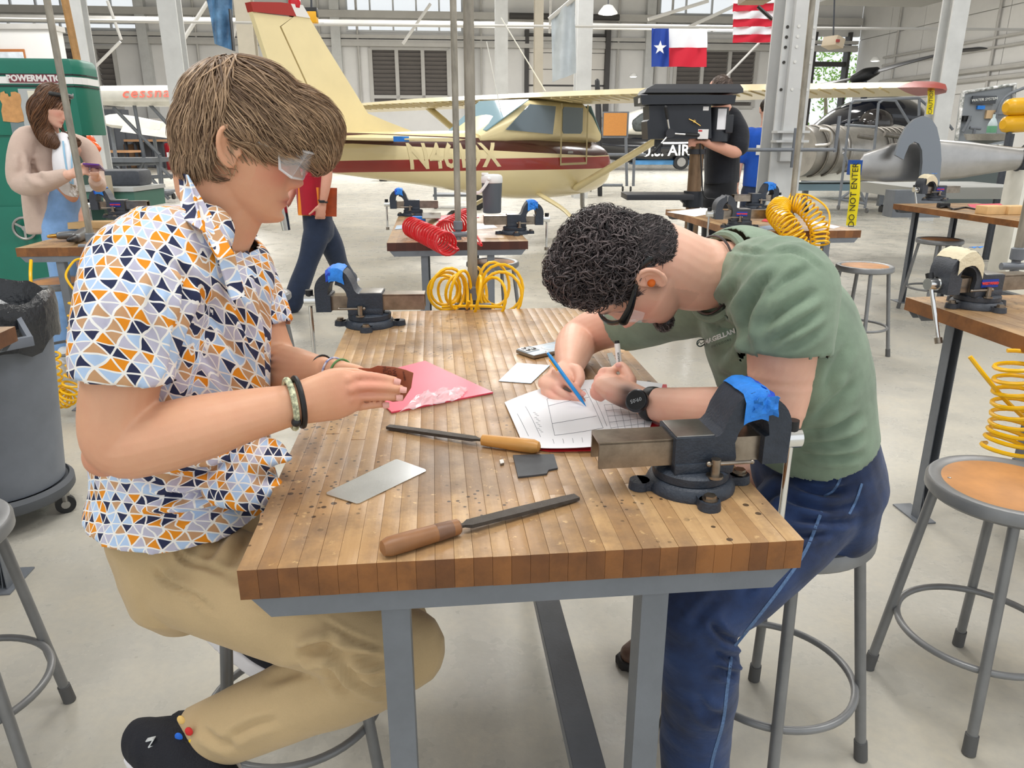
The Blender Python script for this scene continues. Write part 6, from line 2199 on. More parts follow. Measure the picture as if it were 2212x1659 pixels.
pb = [(uL, SV), (SU(142, 560), SV), (SU(148, 560), SV + .08), (SU(150), SV + .34), (uL, SV + .34)]
plan_loft(pb, [0, .03, SZ(452), SZ(446)], [1, 1, 1, .97]).build('base_cabinet', M_green, saw, local=False, ang=30)
q = MB(); hbox(q, SU(30), SU(140), SV + .1, SV + .3, SZ(446), SZ(290)); q.build('throat_panel', M_dkgreen, saw, local=False)
zs0, zs1 = SZ(181), SZ(166)
for nm, z0, z1, m_ in (('white_stripe', zs0, zs1, M_white), ('black_line', zs1 + .012, zs1 + .022, M_black), ('black_line', zs0 - .022, zs0 - .012, M_black)):
    q = MB()
    e = .004
    for a, b_ in zip([(uL, SV - e), (uR, SV - e), (SU(178) + e, SV + .06 - e), (SU(182) + e, SV + .12)], [(uR, SV - e), (SU(178) + e, SV + .06 - e), (SU(182) + e, SV + .12), (SU(182) + e, SV + .33)]):
        p0, p1 = hall(*a, (z0 + z1) / 2), hall(*b_, (z0 + z1) / 2)
        q.bar(p0, p1, .006, z1 - z0, up=(0, 0, 1))
    q.build(nm, m_, saw, local=False)
q = MB(); hbox(q, SU(21, 170), SU(129, 170), SV - .012, SV, SZ(179), SZ(161)); bd = q.build('name_plate', mat('maroon_plate', srgb(124, 58, 66), .4), saw, local=False)
text_mesh('name_plate_lettering', 'POWERMATIC', .062, mat('silver_letters', srgb(226, 222, 220), .4), hall(SU(75, 170), SV - .014, SZ(170)), EU, (0, 0, 1), saw, OFF[saw.name], bold=.003)
q = MB(); hbox(q, SU(46), SU(118), SV - .006, SV, SZ(282), SZ(192)); q.build('door_panel', mat('grey_panel', srgb(176, 180, 180), .4), saw, local=False)
q = MB(); hbox(q, SU(66), SU(90), SV - .009, SV - .006, SZ(218), SZ(196)); q.build('notice', mat('cream_notice', srgb(226, 222, 204), .7), saw, local=False)
rs = np.random.default_rng(2)
poly = [(2, 200), (10, 197), (12, 202), (18, 203), (20, 209), (25, 208), (24, 199), (34, 198), (44, 203), (47, 215), (46, 230), (52, 250), (53, 262), (40, 265), (26, 264), (8, 262), (4, 240), (6, 225), (1, 215)]
P_ = [hall(*(lambda t: (t[0], SV - .006, t[1]))(HV(x, y, SV))) for x, y in poly]
c = sum(P_, Vector()) / len(P_)
q = MB(); q.prism([((p - c).dot(EU), p.z - c.z) for p in P_], c, EU, (0, 0, 1), -EV * .002); q.build('torn_notice', mat('brown_kraft_paper', srgb(204, 152, 98), .8, noise=.15, nscale=20), saw, local=False, fix=True)
q = MB(); hbox(q, SU(16), SU(54), SV - .004, SV, SZ(291), SZ(264)); q.build('steel_patch', mat('bare_patch', srgb(120, 136, 140), .5, .3), saw, local=False)
hw = hall(SU(10), SV - .06, SZ(491))
q = MB(); q.tube([hw + EU * .085 * math.cos(a) + Vector((0, 0, .085 * math.sin(a))) for a in np.linspace(0, 2 * PI, 32, endpoint=False)], .012, 8, closed=True)
for k in range(3):
    a = k * 2.094 + .5
    q.bar(hw, hw + EU * .085 * math.cos(a) + Vector((0, 0, .085 * math.sin(a))), .018, .012, up=EV)
q.cyl(hw - EV * .01, hw + EV * .06, .02, n=12); q.build('hand_wheel', M_brushed, saw, local=False)
q = MB(); hbox(q, SU(10), SU(28), SV - .004, SV, SZ(468), SZ(460)); q.build('gauge_plate', mat('pale_label', srgb(180, 220, 214), .5), saw, local=False)
# table of the saw
q = MB(); zt2 = SZ(402)
q.prism([(SU(120), SV - .25), (SU(292), SV - .30), (SU(310), SV + .25), (SU(120), SV + .3)], (0, 0, zt2 - .03), EU, EV, (0, 0, .03)); q.build('saw_table', mat('table_grey_iron', srgb(190, 192, 190), .4, .3), saw, local=False)
q = MB(); q.prism([(SU(122), SV - .23), (SU(290), SV - .28), (SU(306), SV + .24), (SU(122), SV + .28)], (0, 0, zt2 - .16), EU, EV, (0, 0, .125)); q.build('table_skirt', mat('grey_green_paint', srgb(66, 112, 98), .45), saw, local=False)
q = MB(); hbox(q, SU(232), SU(250), SV - .36, SV - .30, SZ(440), SZ(376)); q.build('tape_strip', mat('tan_tape', srgb(176, 164, 142), .7), saw, local=False)
q = MB(); q.box(hall(SU(236), SV + .1, zt2 + .06), (.34, .3, .13), Matrix.Rotation(HY, 3, 'Z'), bev=.04); q.build('fence_casting', M_castgrey, saw, local=False)
q = MB(); hbox(q, SU(135), SU(200), SV - .1, SV + .25, .0, zt2 - .15); q.build('table_pedestal', M_dkgreen, saw, local=False)


# ================================================================ background people
def person_body(mb, name, parent, off, base, fr=None, voxel=.007, lip=srgb(200, 110, 104), cheek=srgb(226, 140, 126), brow=srgb(70, 50, 40), extra=None):
    me = remesh(mb, name, voxel, 2, off)
    skin_tint(me, fr, off, base, lip, cheek, brow=brow, extra=extra)
    return link(me, 'body', M_skin, parent, off)


# girl with the phone ---------------------------------------------------------
GL = root('person', (-2.83, 4.85, 0), 0, 'girl in a beige hoodie and pale jeans looking at a purple phone', 'person')
GO = OFF[GL.name]
GH = Frame((0, 0, 0), (.86, .10, -.47), (.45, .06, .88), .95)
GH.o = Vector(np.array(D(139, 266, 4.72)) - np.array([0, .102, -.07]) * .95 @ GH.R)
b = MB()
head_shape(b, GH, nose=.85, jaw=.92, wide=.94, female=True)
ear_shape(b, GH, 1, s=.9); ear_shape(b, GH, -1, s=.9)
b.limb([GH.w(0, -.03, -.03), D(112, 290, 4.82), D(100, 320, 4.83)], [.045, .043, .06], n=16)
b.limb([D(105, 320, 4.83), D(110, 400, 4.82), D(125, 430, 4.82), D(130, 470, 4.82)], [(.12, .07), (.11, .07), (.10, .075), (.11, .08)], n=18)
gs, ge, gw = D(55, 300, 4.70), D(45, 395, 4.62), D(155, 376, 4.50)
b.limb([D(90, 305, 4.78), gs, ge, gw], [.045, .045, .038, .026], n=16)
b.limb([gw, D(170, 370, 4.49), D(178, 366, 4.49)], [(.014, .026), (.012, .034), (.010, .03)], n=12)
for k in range(4): finger(b, [D(172, 360 + 5 * k, 4.49), D(182, 358 + 5.5 * k, 4.48), D(190, 362 + 5 * k, 4.49)], .0085, .007)
finger(b, [D(168, 362, 4.48), D(180, 354, 4.46), D(190, 356, 4.46)], .009, .007)
b.limb([D(130, 310, 4.90), D(190, 330, 4.95), D(215, 395, 4.85), D(205, 378, 4.62)], [.045, .045, .036, .025], n=16)
b.limb([D(206, 380, 4.62), D(205, 372, 4.56), D(204, 366, 4.52)], [(.02, .024), (.014, .034), (.012, .032)], n=12)
for k in range(4): finger(b, [D(198 + 4.5 * k, 366, 4.53), D(197 + 5 * k, 378, 4.49), D(196 + 5 * k, 372, 4.47)], .008, .007)
for hx, fx, fy, Yf in ((115, 140, 775, 4.74), (150, 175, 765, 4.92)):
    b.limb([D(hx + 10, 460, 4.82), D(hx + 15, 600, 4.80), D(fx, 740, Yf)], [.07, .05, .035], n=14)
person_body(b, 'body', GL, GO, srgb(236, 190, 168), GH, .0065, brow=srgb(60, 44, 36))
s = MB()
s.limb([D(100, 285, 4.84), D(98, 320, 4.84), D(92, 400, 4.84), D(98, 460, 4.84), D(105, 505, 4.83)], [(.09, .06), (.145, .09), (.155, .105), (.17, .115), (.175, .12)], side=(-.55, .85, 0), n=28, round_ends=False)
s.limb([D(85, 295, 4.76), gs, D(40, 350, 4.64), ge, D(90, 395, 4.56), D(146, 378, 4.51)], [.06, .066, .066, .064, .056, .040], n=20, round_ends=False)
s.limb([D(130, 300, 4.92), D(190, 325, 4.96), D(212, 395, 4.86), D(206, 390, 4.66)], [.055, .055, .05, .04], n=20, round_ends=False)
s.limb([D(80, 285, 4.86), D(88, 275, 4.92), D(110, 280, 4.95)], [.045, .05, .045], n=16)
M_beige = fabric('beige_fleece', srgb(206, 182, 168), .06, 10, 500, .2, wrinkle=.2)
cloth(s, 'hoodie', M_beige, GL, GO, .012, 3, [([(60, 320), (72, 370), (95, 395)], 7, -.02), ([(85, 420), (92, 470)], 6, -.012), ([(45, 330), (50, 370)], 6, -.012)], [(51, 12, .006)], (), 0)
q = MB(); q.limb([D(135, 305, 4.73), D(137, 345, 4.69), D(142, 385, 4.68), D(148, 402, 4.70)], [(.06, .045), (.095, .05), (.095, .05), (.085, .05)], side=(.7, -.5, 0), n=20); link(remesh(q, 'top', .01, 2, GO), 'white_top', fabric('white_cotton', srgb(244, 244, 248), .03, 10), GL, GO)
q = MB(); q.limb([D(142, 405, 4.74), D(148, 415, 4.74)], [(.085, .05), (.085, .05)], side=(.7, -.5, 0), n=20); link(remesh(q, 'midriff', .01, 2, GO), 'midriff', mat('midriff_skin', srgb(214, 158, 130), .5), GL, GO)
t = MB()
t.limb([D(140, 425, 4.80), D(135, 470, 4.82), D(135, 510, 4.82)], [(.13, .09), (.165, .115), (.16, .115)], side=(-.55, .85, 0), n=24)
t.limb([D(125, 490, 4.76), D(140, 610, 4.74), D(143, 690, 4.74), D(142, 752, 4.74)], [.095, .080, .082, .085], n=20)
t.limb([D(150, 490, 4.88), D(165, 600, 4.9), D(170, 680, 4.93), D(172, 735, 4.95)], [.095, .080, .082, .085], n=20)
cloth(t, 'jeans', fabric('pale_denim', srgb(132, 172, 222), .15, 12, 500, .2, wrinkle=.2), GL, GO, .012, 3, (), [(52, 16, .005)], (), 0)
for fx, fy, Yf in ((150, 778, 4.70), (178, 762, 4.92)): shoe(G(fx - 22, fy, .01), G(fx + 30, fy + 4, .01), (0, 0, 1), G(fx - 5, fy - 10, .10), GL, GO, .042, M_white, M_sole, .03)
sh = MB()
ell = lambda x, y, z, rx, ry, rz: sh.ball(GH.w(x, y, z), (rx, ry, rz), Matrix((GH.x, GH.y, GH.z)).transposed(), 20, 14)
ell(0, -.005, .035, .078, .094, .090); ell(0, -.03, -.03, .078, .07, .08)
sh.limb([GH.w(.058, -.030, .03), GH.w(.070, -.045, -.06), D(96, 284, 4.70), D(108, 300, 4.67), D(118, 310, 4.66)], [(.028, .045), (.035, .05), (.042, .058), (.042, .055), (.03, .035)], n=16)
sh.limb([GH.w(-.05, .0, -.02), D(152, 280, 4.80), D(160, 300, 4.74), D(164, 308, 4.72)], [(.035, .045), (.04, .05), (.04, .045), (.03, .03)], n=16)


def g_keep(L):
    x, y, z = L.T
    return (y < np.interp(z, [-.3, -.06, .02, .06, .09], [.2, .028, .03, .055, .2])) | (z < -.13)


hair_build('hair', sh, GH, GO, GL, hair_mat('long_brown_hair', srgb(52, 34, 26), srgb(158, 112, 78)), 1500, lambda l: .12, lambda l, t: np.array([l[0] * 3, -.2, -1.2]), width=.0028, keep=g_keep, shell_keep=g_keep, voxel=.009, lift=.003, seed=21, steps=6, jitter=.08, base_tone=.2)
q = MB(); q.tube([GH.w(.084 * math.cos(a), .02 + .062 * math.sin(a) * 1.0, .075 + .02 * math.sin(a)) for a in np.linspace(-.3, PI + .3, 15)], .012, 8)
gg = q.build('goggles_strap', M_black, GL, local=False)
q = MB(); q.sheet([[tuple(GH.w(x, .088 - .4 * x * x / .07, .082 + .03 * k + .0)) for k in (0, .5, 1)] for x in np.linspace(-.065, .065, 9)], .003); q.build('goggles_lens', mat('tinted_clear_lens', srgb(206, 206, 214), .06, alpha=.5), GL, local=False)
lan = [D(136, 305, 4.66), D(140, 340, 4.62), D(148, 385, 4.61), D(156, 400, 4.62)]
q = MB(); q.tube(lan, .005, 6, sub=4); q.tube([D(158, 300, 4.68), D(155, 345, 4.62), D(158, 400, 4.62)], .005, 6, sub=4); q.build('lanyard', mat('pale_blue_lanyard', srgb(150, 196, 226), .7), GL, local=False)
q = MB(); q.box(D(160, 412, 4.60), (.05, .006, .07), Matrix.Rotation(.3, 3, 'Y'), bev=.002); q.build('id_badge', mat('badge_print', srgb(240, 232, 220), .5, noise=.5, nscale=70, col2=srgb(120, 96, 60)), GL, local=False)
q = MB(); Mx = Matrix.Rotation(math.radians(-15), 3, 'X') @ Matrix.Rotation(.3, 3, 'Z'); q.box(D(203, 361, 4.50), (.085, .15, .010), Mx, bev=.003)
centered(q, 'phone', mat('purple_phone', srgb(92, 36, 132), .25), label='purple phone held by the girl', cat='phone')

# walking person with the orange book -------------------------------------------
WP = root('person', (-1.62, 6.35, 0), 0, 'walking person in a red shirt and navy trousers carrying an orange book', 'person')
WO = OFF[WP.name]
WH = Frame(D(668, 245, 6.3), (-.95, -.1, -.1), (0, 0, 1), 1.0)
b = MB()
head_shape(b, WH); ear_shape(b, WH, 1); ear_shape(b, WH, -1)
b.limb([WH.w(0, -.02, -.04), D(672, 300, 6.32), D(674, 320, 6.33)], [.055, .055, .08], n=16)
b.limb([D(674, 320, 6.33), D(676, 390, 6.33), D(680, 450, 6.33)], [(.15, .08), (.13, .09), (.13, .09)], n=18)
wl = [D(700, 330, 6.16), D(706, 372, 6.12), D(703, 405, 6.10), D(698, 437, 6.10)]
b.limb(wl, [.052, .044, .038, .028], n=16)
b.limb([wl[-1], D(694, 452, 6.10), D(690, 464, 6.11)], [(.030, .018), (.040, .014), (.036, .012)], side=(1, 0, 0), n=12)
for k in range(4): finger(b, [D(684 + 6 * k, 462, 6.11), D(682 + 6 * k, 472, 6.13), D(684 + 6 * k, 470, 6.17)], .009, .0075)
finger(b, [D(684, 448, 6.09), D(674, 458, 6.085), D(668, 463, 6.085)], .01, .008)
b.limb([D(655, 330, 6.5), D(640, 390, 6.5), D(620, 440, 6.4)], [.052, .044, .03], n=14)
b.limb([D(620, 440, 6.4), D(612, 456, 6.38)], [(.03, .02), (.03, .02)], n=12)
LG = [[D(690, 470, 6.30), D(668, 560, 6.24), D(636, 645, 6.22)], [D(690, 470, 6.42), D(722, 545, 6.5), D(752, 612, 6.85)]]
for l in LG: b.limb(l, [.07, .05, .04], n=14)
person_body(b, 'body', WP, WO, srgb(222, 164, 140), WH, .0075)
s = MB(); s.limb([D(672, 318, 6.33), D(674, 340, 6.33), D(676, 400, 6.33), D(680, 462, 6.33)], [(.10, .07), (.19, .12), (.185, .13), (.19, .135)], n=24, round_ends=False)
s.limb([D(690, 328, 6.2), D(703, 345, 6.15), D(705, 358, 6.13)], [.07, .066, .06], n=16); s.limb([D(655, 330, 6.48), D(645, 365, 6.5)], [.07, .062], n=16)
cloth(s, 'shirt', fabric('crimson_cotton', srgb(176, 18, 44), .1, 10, 400), WP, WO, .012, 3, (), [(61, 14, .006)], (), 0)
t = MB(); M_navy = fabric('navy_chino', srgb(34, 48, 74), .15, 10, 400, .2, wrinkle=.25)
t.limb([D(684, 452, 6.34), D(688, 490, 6.34)], [(.165, .12), (.17, .125)], n=22)
t.limb([D(688, 485, 6.29), D(666, 560, 6.24), D(650, 610, 6.22), D(630, 655, 6.22)], [.11, .092, .082, .085], n=20)
t.limb([D(694, 485, 6.42), D(722, 545, 6.52), D(735, 575, 6.65), D(752, 605, 6.85)], [.11, .092, .082, .082], n=20)
cloth(t, 'trousers', M_navy, WP, WO, .012, 3, (), [(62, 14, .007)], (), 0)
M_gsole = mat('grey_trainer', srgb(96, 98, 104), .7)
shoe(D(636, 668, 6.2), D(590, 676, 6.12), (0, 0, 1), D(628, 650, 6.22), WP, WO, .048, M_gsole, M_sole, .03)
shoe(D(772, 606, 6.95), D(742, 622, 6.8), (-.5, 0, 1), D(752, 610, 6.85), WP, WO, .048, M_gsole, M_sole, .03)
sh = MB(); Mh = Matrix((WH.x, WH.y, WH.z)).transposed(); sh.ball(WH.w(0, -.012, .03), (.082, .098, .092), Mh, 20, 14)
hair_build('hair', sh, WH, WO, WP, hair_mat('short_brown_hair', srgb(40, 28, 22), srgb(90, 66, 50)), 400, lambda l: .04, lambda l, t: np.array([0, -.5, -.5]), width=.004, keep=lambda L: L[:, 2] > np.where(L[:, 1] > .03, .055, -.02), shell_keep=lambda L: L[:, 2] > np.where(L[:, 1] > .03, .055, -.02), voxel=.01, seed=31, steps=3)
q = MB(); q.tube(band(wl[-1] + Vector((0, 0, .008)), wl[-1] - wl[-2], .034, .028, 0, side=(1, 0, 0)), .006, 8, closed=True); q.box(wl[-1] + Vector((.0, -.034, .008)), (.045, .012, .02), bev=.004); q.build('wrist_band', M_black, WP, local=False)
bk = root('book', D(685, 436, 6.17), 0, 'orange and rust book carried under the arm of the walking person', 'book')
def quad_prism(px, Y, th, nm, m_, par):
    P_ = [D(x, y, Y) for x, y in px]; c = sum(P_, Vector()) / len(P_)
    q = MB(); q.prism([(p.x - c.x, p.z - c.z) for p in P_], c, (1, 0, 0), (0, 0, 1), (0, th, 0)); return q.build(nm, m_, par, local=False, fix=True)
quad_prism([(644, 404), (688, 405), (688, 467), (644, 465)], 6.175, .003, 'front_cover', mat('orange_cover', srgb(242, 142, 40), .45), bk)
quad_prism([(688, 405), (728, 406), (727, 468), (688, 467)], 6.175, .003, 'front_cover', mat('rust_cover', srgb(168, 70, 28), .45, noise=.3, nscale=10), bk)
quad_prism([(646, 405), (727, 407), (726, 467), (646, 464)], 6.179, .02, 'pages', M_paper, bk)
quad_prism([(644, 404), (728, 406), (727, 468), (644, 465)], 6.2, .003, 'back_cover', mat('orange_back', srgb(220, 110, 30), .45), bk)
q = MB(); a, c_ = D(608, 442, 6.32), D(619, 498, 6.32); q.lathe([(.030, 0), (.036, .003), (.045, (a - c_).length * .96), (.046, (a - c_).length), (.040, (a - c_).length + .01)], c_, a - c_, n=20)
centered(q, 'tumbler', M_chrome, label='steel tumbler in the walking person\'s other hand', cat='cup')

# man in black behind the drill press --------------------------------------------
BMn = root('person', (1.80, 6.9, 0), 0, 'man in a black polo shirt standing behind the drill press', 'person')
BO = OFF[BMn.name]
BH = Frame(D(1557, 196, 6.85), (-.80, .45, -.25), (-.1, 0, 1), 1.0)
b = MB()
head_shape(b, BH); ear_shape(b, BH, 1); ear_shape(b, BH, -1)
b.limb([BH.w(0, -.02, -.04), D(1562, 222, 6.88), D(1560, 245, 6.9)], [.06, .06, .09], n=16)
b.limb([D(1560, 250, 6.9), D(1558, 330, 6.9), D(1556, 395, 6.9)], [(.16, .09), (.14, .10), (.14, .10)], n=18)
b.limb([D(1585, 260, 6.80), D(1597, 300, 6.72), D(1590, 328, 6.66), D(1555, 318, 6.55), D(1525, 308, 6.5)], [.065, .055, .052, .045, .032], n=18)
b.limb([D(1525, 308, 6.5), D(1512, 306, 6.48), D(1500, 306, 6.47)], [(.03, .02), (.036, .016), (.03, .012)], n=12)
for k in range(4): finger(b, [D(1502, 300 + 5 * k, 6.47), D(1492, 300 + 5 * k, 6.46), D(1487, 303 + 5 * k, 6.47)], .009, .0075)
for sx, Y_ in ((1545, 6.85), (1565, 6.98)): b.limb([D(sx, 400, Y_), Vector((D(sx, 420, Y_).x, Y_, .5)), Vector((D(sx, 420, Y_).x, Y_, .08))], [.07, .05, .04], n=14)
person_body(b, 'body', BMn, BO, srgb(226, 170, 146), BH, .008)
s = MB(); M_blk = fabric('black_polo_knit', srgb(22, 25, 34), .2, 10, 400, .2, wrinkle=.2)
s.limb([D(1562, 232, 6.9), D(1562, 262, 6.9), D(1560, 330, 6.9), D(1558, 396, 6.9)], [(.10, .08), (.21, .135), (.20, .155), (.195, .15)], side=(.4, .9, 0), n=24, round_ends=False)
s.limb([D(1580, 255, 6.82), D(1595, 285, 6.75), D(1596, 316, 6.69)], [.085, .085, .08], n=18)
cloth(s, 'polo_shirt', M_blk, BMn, BO, .012, 3, (), [(71, 12, .006)], (), 0)
t = MB()
t.limb([D(1558, 392, 6.9), D(1556, 425, 6.9)], [(.18, .14), (.185, .14)], n=22)
for sx, Y_ in ((1545, 6.83), (1570, 7.0)): x_ = D(sx, 420, Y_).x; t.limb([Vector((x_, Y_, .88)), Vector((x_, Y_, .5)), Vector((x_, Y_, .07))], [.115, .095, .085], n=18)
cloth(t, 'trousers', fabric('black_trousers', srgb(18, 20, 26), .2, 10, 400), BMn, BO, .014, 3, (), [(72, 12, .007)], (), 0)
for sx, Y_ in ((1545, 6.83), (1570, 7.0)): x_ = D(sx, 420, Y_).x; shoe(Vector((x_ + .08, Y_, .01)), Vector((x_ - .18, Y_ + .06, .01)), (0, 0, 1), Vector((x_, Y_, .12)), BMn, BO, .048, M_black, M_black, .03)
sh = MB(); Mh = Matrix((BH.x, BH.y, BH.z)).transposed(); sh.ball(BH.w(0, -.012, .03), (.080, .096, .094), Mh, 20, 14)
kk = lambda L: L[:, 2] > np.where(L[:, 1] > .04, .06, -.03)
hair_build('hair', sh, BH, BO, BMn, hair_mat('grey_brown_hair', srgb(66, 54, 48), srgb(150, 130, 118)), 700, lambda l: .04, lambda l, t: np.array([0, .6, -.3]), width=.0035, keep=kk, shell_keep=kk, voxel=.01, seed=32, steps=3)

# man in blue behind the column ----------------------------------------------------
UM = root('person', (2.9, 8.4, 0), 0, 'person in a bright blue T-shirt partly hidden behind the white column', 'person')
UO = OFF[UM.name]
bx = D(1652, 300, 8.4).x
UM.location = (bx, 8.4, 0); UO = OFF[UM.name] = Vector((bx, 8.4, 0))
UH = Frame((bx, 8.4, 1.68), (.1, 1, -.15), (0, 0, 1), 1.0)
b = MB(); head_shape(b, UH); ear_shape(b, UH, 1); ear_shape(b, UH, -1)
b.limb([UH.w(0, -.02, -.04), Vector((bx, 8.4, 1.52)), Vector((bx, 8.4, 1.42))], [.058, .058, .09], n=16)
b.limb([Vector((bx, 8.4, 1.40)), Vector((bx, 8.4, 1.1)), Vector((bx, 8.4, .95))], [(.15, .09), (.14, .09), (.14, .09)], side=(1, 0, 0), n=18)
for sx in (-1, 1):
    x_ = bx + sx * .25
    b.limb([Vector((bx + sx * .19, 8.4, 1.42)), Vector((x_, 8.4, 1.15)), Vector((x_ + sx * .03, 8.34, .92))], [.06, .046, .03], n=16)
    b.limb([Vector((x_ + sx * .03, 8.34, .92)), Vector((x_ + sx * .03, 8.33, .84)), Vector((x_ + sx * .025, 8.32, .78))], [(.028, .022), (.018, .038), (.014, .03)], n=12)
    for k in range(4): finger(b, [Vector((x_ + sx * .025, 8.30 + .018 * k, .80)), Vector((x_ + sx * .02, 8.30 + .018 * k, .74)), Vector((x_ + sx * .012, 8.30 + .018 * k, .71))], .009, .0075)
    b.limb([Vector((bx + sx * .1, 8.4, .95)), Vector((bx + sx * .11, 8.4, .5)), Vector((bx + sx * .12, 8.4, .08))], [.07, .05, .04], n=14)
person_body(b, 'body', UM, UO, srgb(228, 176, 152), UH, .009)
s = MB(); s.limb([Vector((bx, 8.4, 1.50)), Vector((bx, 8.4, 1.42)), Vector((bx, 8.4, 1.15)), Vector((bx, 8.4, .90))], [(.10, .08), (.21, .12), (.195, .135), (.195, .14)], side=(1, 0, 0), n=24, round_ends=False)
for sx in (-1, 1): s.limb([Vector((bx + sx * .16, 8.4, 1.43)), Vector((bx + sx * .225, 8.4, 1.32)), Vector((bx + sx * .245, 8.4, 1.20))], [.08, .082, .075], n=16)
cloth(s, 't_shirt', fabric('royal_blue_cotton', srgb(18, 84, 190), .1, 10, 400), UM, UO, .012, 3, (), [(81, 12, .006)], (), 0)
t = MB(); t.limb([Vector((bx, 8.4, .95)), Vector((bx, 8.4, .82))], [(.175, .13), (.18, .135)], side=(1, 0, 0), n=22)
for sx in (-1, 1): t.limb([Vector((bx + sx * .09, 8.4, .85)), Vector((bx + sx * .11, 8.4, .5)), Vector((bx + sx * .12, 8.4, .06))], [.11, .09, .085], n=18)
cloth(t, 'trousers', M_navy, UM, UO, .014, 3, (), (), (), 0)
for sx in (-1, 1): shoe(Vector((bx + sx * .12, 8.36, .01)), Vector((bx + sx * .15, 8.62, .01)), (0, 0, 1), Vector((bx + sx * .12, 8.4, .12)), UM, UO, .048, M_black, M_black, .03)
q = MB(); q.box((bx - .06, 8.4 - .142, 1.28), (.13, .004, .10), bev=.001); q.build('shirt_print', M_print, UM, local=False)
sh = MB(); Mh = Matrix((UH.x, UH.y, UH.z)).transposed(); sh.ball(UH.w(0, -.012, .03), (.082, .098, .092), Mh, 20, 14)
hair_build('hair', sh, UH, UO, UM, hair_mat('dark_hair', srgb(30, 24, 22), srgb(80, 60, 50)), 300, lambda l: .04, lambda l, t: np.array([0, -.5, -.5]), width=.004, keep=kk, shell_keep=kk, voxel=.012, seed=33, steps=3)

# ================================================================ drill press
M_dpblack = mat('black_machine_paint', srgb(34, 38, 46), .42, noise=.08, nscale=10)
M_dpside = mat('charcoal_plastic', srgb(44, 46, 52), .5)
M_rust = mat('rusty_column', srgb(128, 104, 80), .45, .5, noise=.35, nscale=14, stretch=(1, 1, .3))
DY = 6.55
dpr = root('drill_press', (D(1500, 400, DY).x, DY, 0), 0, 'black floor drill press behind the bench, its belt cover at the top', 'drill press')
def dq(px, py, Y=DY): return D(px, py, Y)
def face_prism(px, Y0, Y1, nm, m_, par=None, ang=30):
    P_ = [D(x, y, Y0) for x, y in px]; c = sum(P_, Vector()) / len(P_)
    q = MB(); q.prism([(p.x - c.x, p.z - c.z) for p in P_], c, (1, 0, 0), (0, 0, 1), (0, Y1 - Y0, 0)); return q.build(nm, m_, par or dpr, local=False, fix=True, ang=ang)
q = MB(); q.cyl((dq(1500, 400).x, DY, .05), (dq(1500, 400).x, DY, 1.46), .058, n=28); q.build('column', M_rust, dpr, local=False)
q = MB(); q.box((dq(1500, 400).x - .15, DY, .03), (.50, .36, .06), bev=.01); q.build('base', M_dpblack, dpr, local=False)
face_prism([(1402, 228), (1536, 226), (1537, 299), (1400, 301), (1398, 262), (1403, 258)], DY - .15, DY + .15, 'head_casting', M_dpblack)
face_prism([(1386, 226), (1384, 205), (1591, 205), (1587, 224)], DY - .19, DY + .19, 'belt_guard', M_dpblack)
# lid: sloping
z0 = dq(1400, 203).z; z1 = dq(1400, 184).z
x0, x1 = dq(1384, 203).x, dq(1591, 203).x
q = MB(); q.loft([[Vector((x0, DY - .19, z0)), Vector((x1, DY - .19, z0)), Vector((x1, DY + .19, z0)), Vector((x0, DY + .19, z0))], [Vector((x0 + .02, DY - .18, z0 + .03)), Vector((x1, DY - .18, z0 + .03)), Vector((x1, DY + .18, z0 + .03)), Vector((x0 + .02, DY + .18, z0 + .03))], [Vector((x0 + .09, DY - .14, z1)), Vector((x1 - .02, DY - .14, z1)), Vector((x1 - .02, DY + .14, z1)), Vector((x0 + .09, DY + .14, z1))]]); q.build('belt_guard_lid', M_dpside, dpr, local=False, ang=25)
q = MB(); c = dq(1548, 0); q.cyl((dq(1550, 262).x, DY, dq(1550, 298).z), (dq(1550, 262).x, DY, dq(1550, 232).z), .085, n=28); q.build('motor', M_dpside, dpr, local=False)
q = MB(); q.cyl((dq(1550, 262).x, DY, dq(1550, 300).z - .02), (dq(1550, 262).x, DY, dq(1550, 296).z + .04), .093, n=28); q.build('motor_end_bell', M_dpblack, dpr, local=False)
q = MB(); q.box((dq(1570, 260).x, DY - .06, dq(1570, 268).z), (.06, .08, .14), bev=.008); q.build('switch_box', M_dpside, dpr, local=False)
q = MB(); q.box((dq(1553, 258).x, DY - .083, dq(1553, 258).z), (.07, .012, .16)); q.build('motor_label', M_paper, dpr, local=False)
M_lbl = mat('white_sticker', srgb(232, 230, 228), .5)
q = MB(); q.box((dq(1509, 291).x, DY - .153, dq(1509, 290).z), (.085, .004, .075)); lb = q.build('warning_sticker', M_lbl, dpr, local=False)
q = MB(); q.box((dq(1503, 284).x, DY - .156, dq(1503, 283).z), (.03, .003, .012)); q.build('sticker_print', mat('red_print', srgb(206, 50, 50), .5), lb, local=False)
q = MB(); q.box((x0 + .003, DY - .1, dq(1392, 215).z), (.06, .09, .065)); q.build('warning_sticker', M_lbl, dpr, local=False)
q = MB(); q.box((dq(1515, 236).x, DY - .153, dq(1515, 236).z), (.045, .004, .03)); q.build('warning_sticker', M_lbl, dpr, local=False)
hb = dq(1447, 288, DY - .2)
q = MB(); q.cyl(hb + Vector((0, .06, 0)), hb - Vector((0, .03, 0)), .036, n=22); q.build('feed_hub', M_dpside, dpr, local=False)
for ex_, ey_ in ((1438, 232), (1508, 292), (1412, 328)):
    e_ = dq(ex_, ey_, DY - .24)
    q = MB(); q.cyl(hb, hb.lerp(e_, .62), .0075, n=10); q.build('feed_handle', M_chrome, dpr, local=False)
    q = MB(); q.cyl(hb.lerp(e_, .55), e_, .012, .015, n=12); q.ball(e_, .015, nu=10, nv=6); q.build('handle_grip', M_black, dpr, local=False)
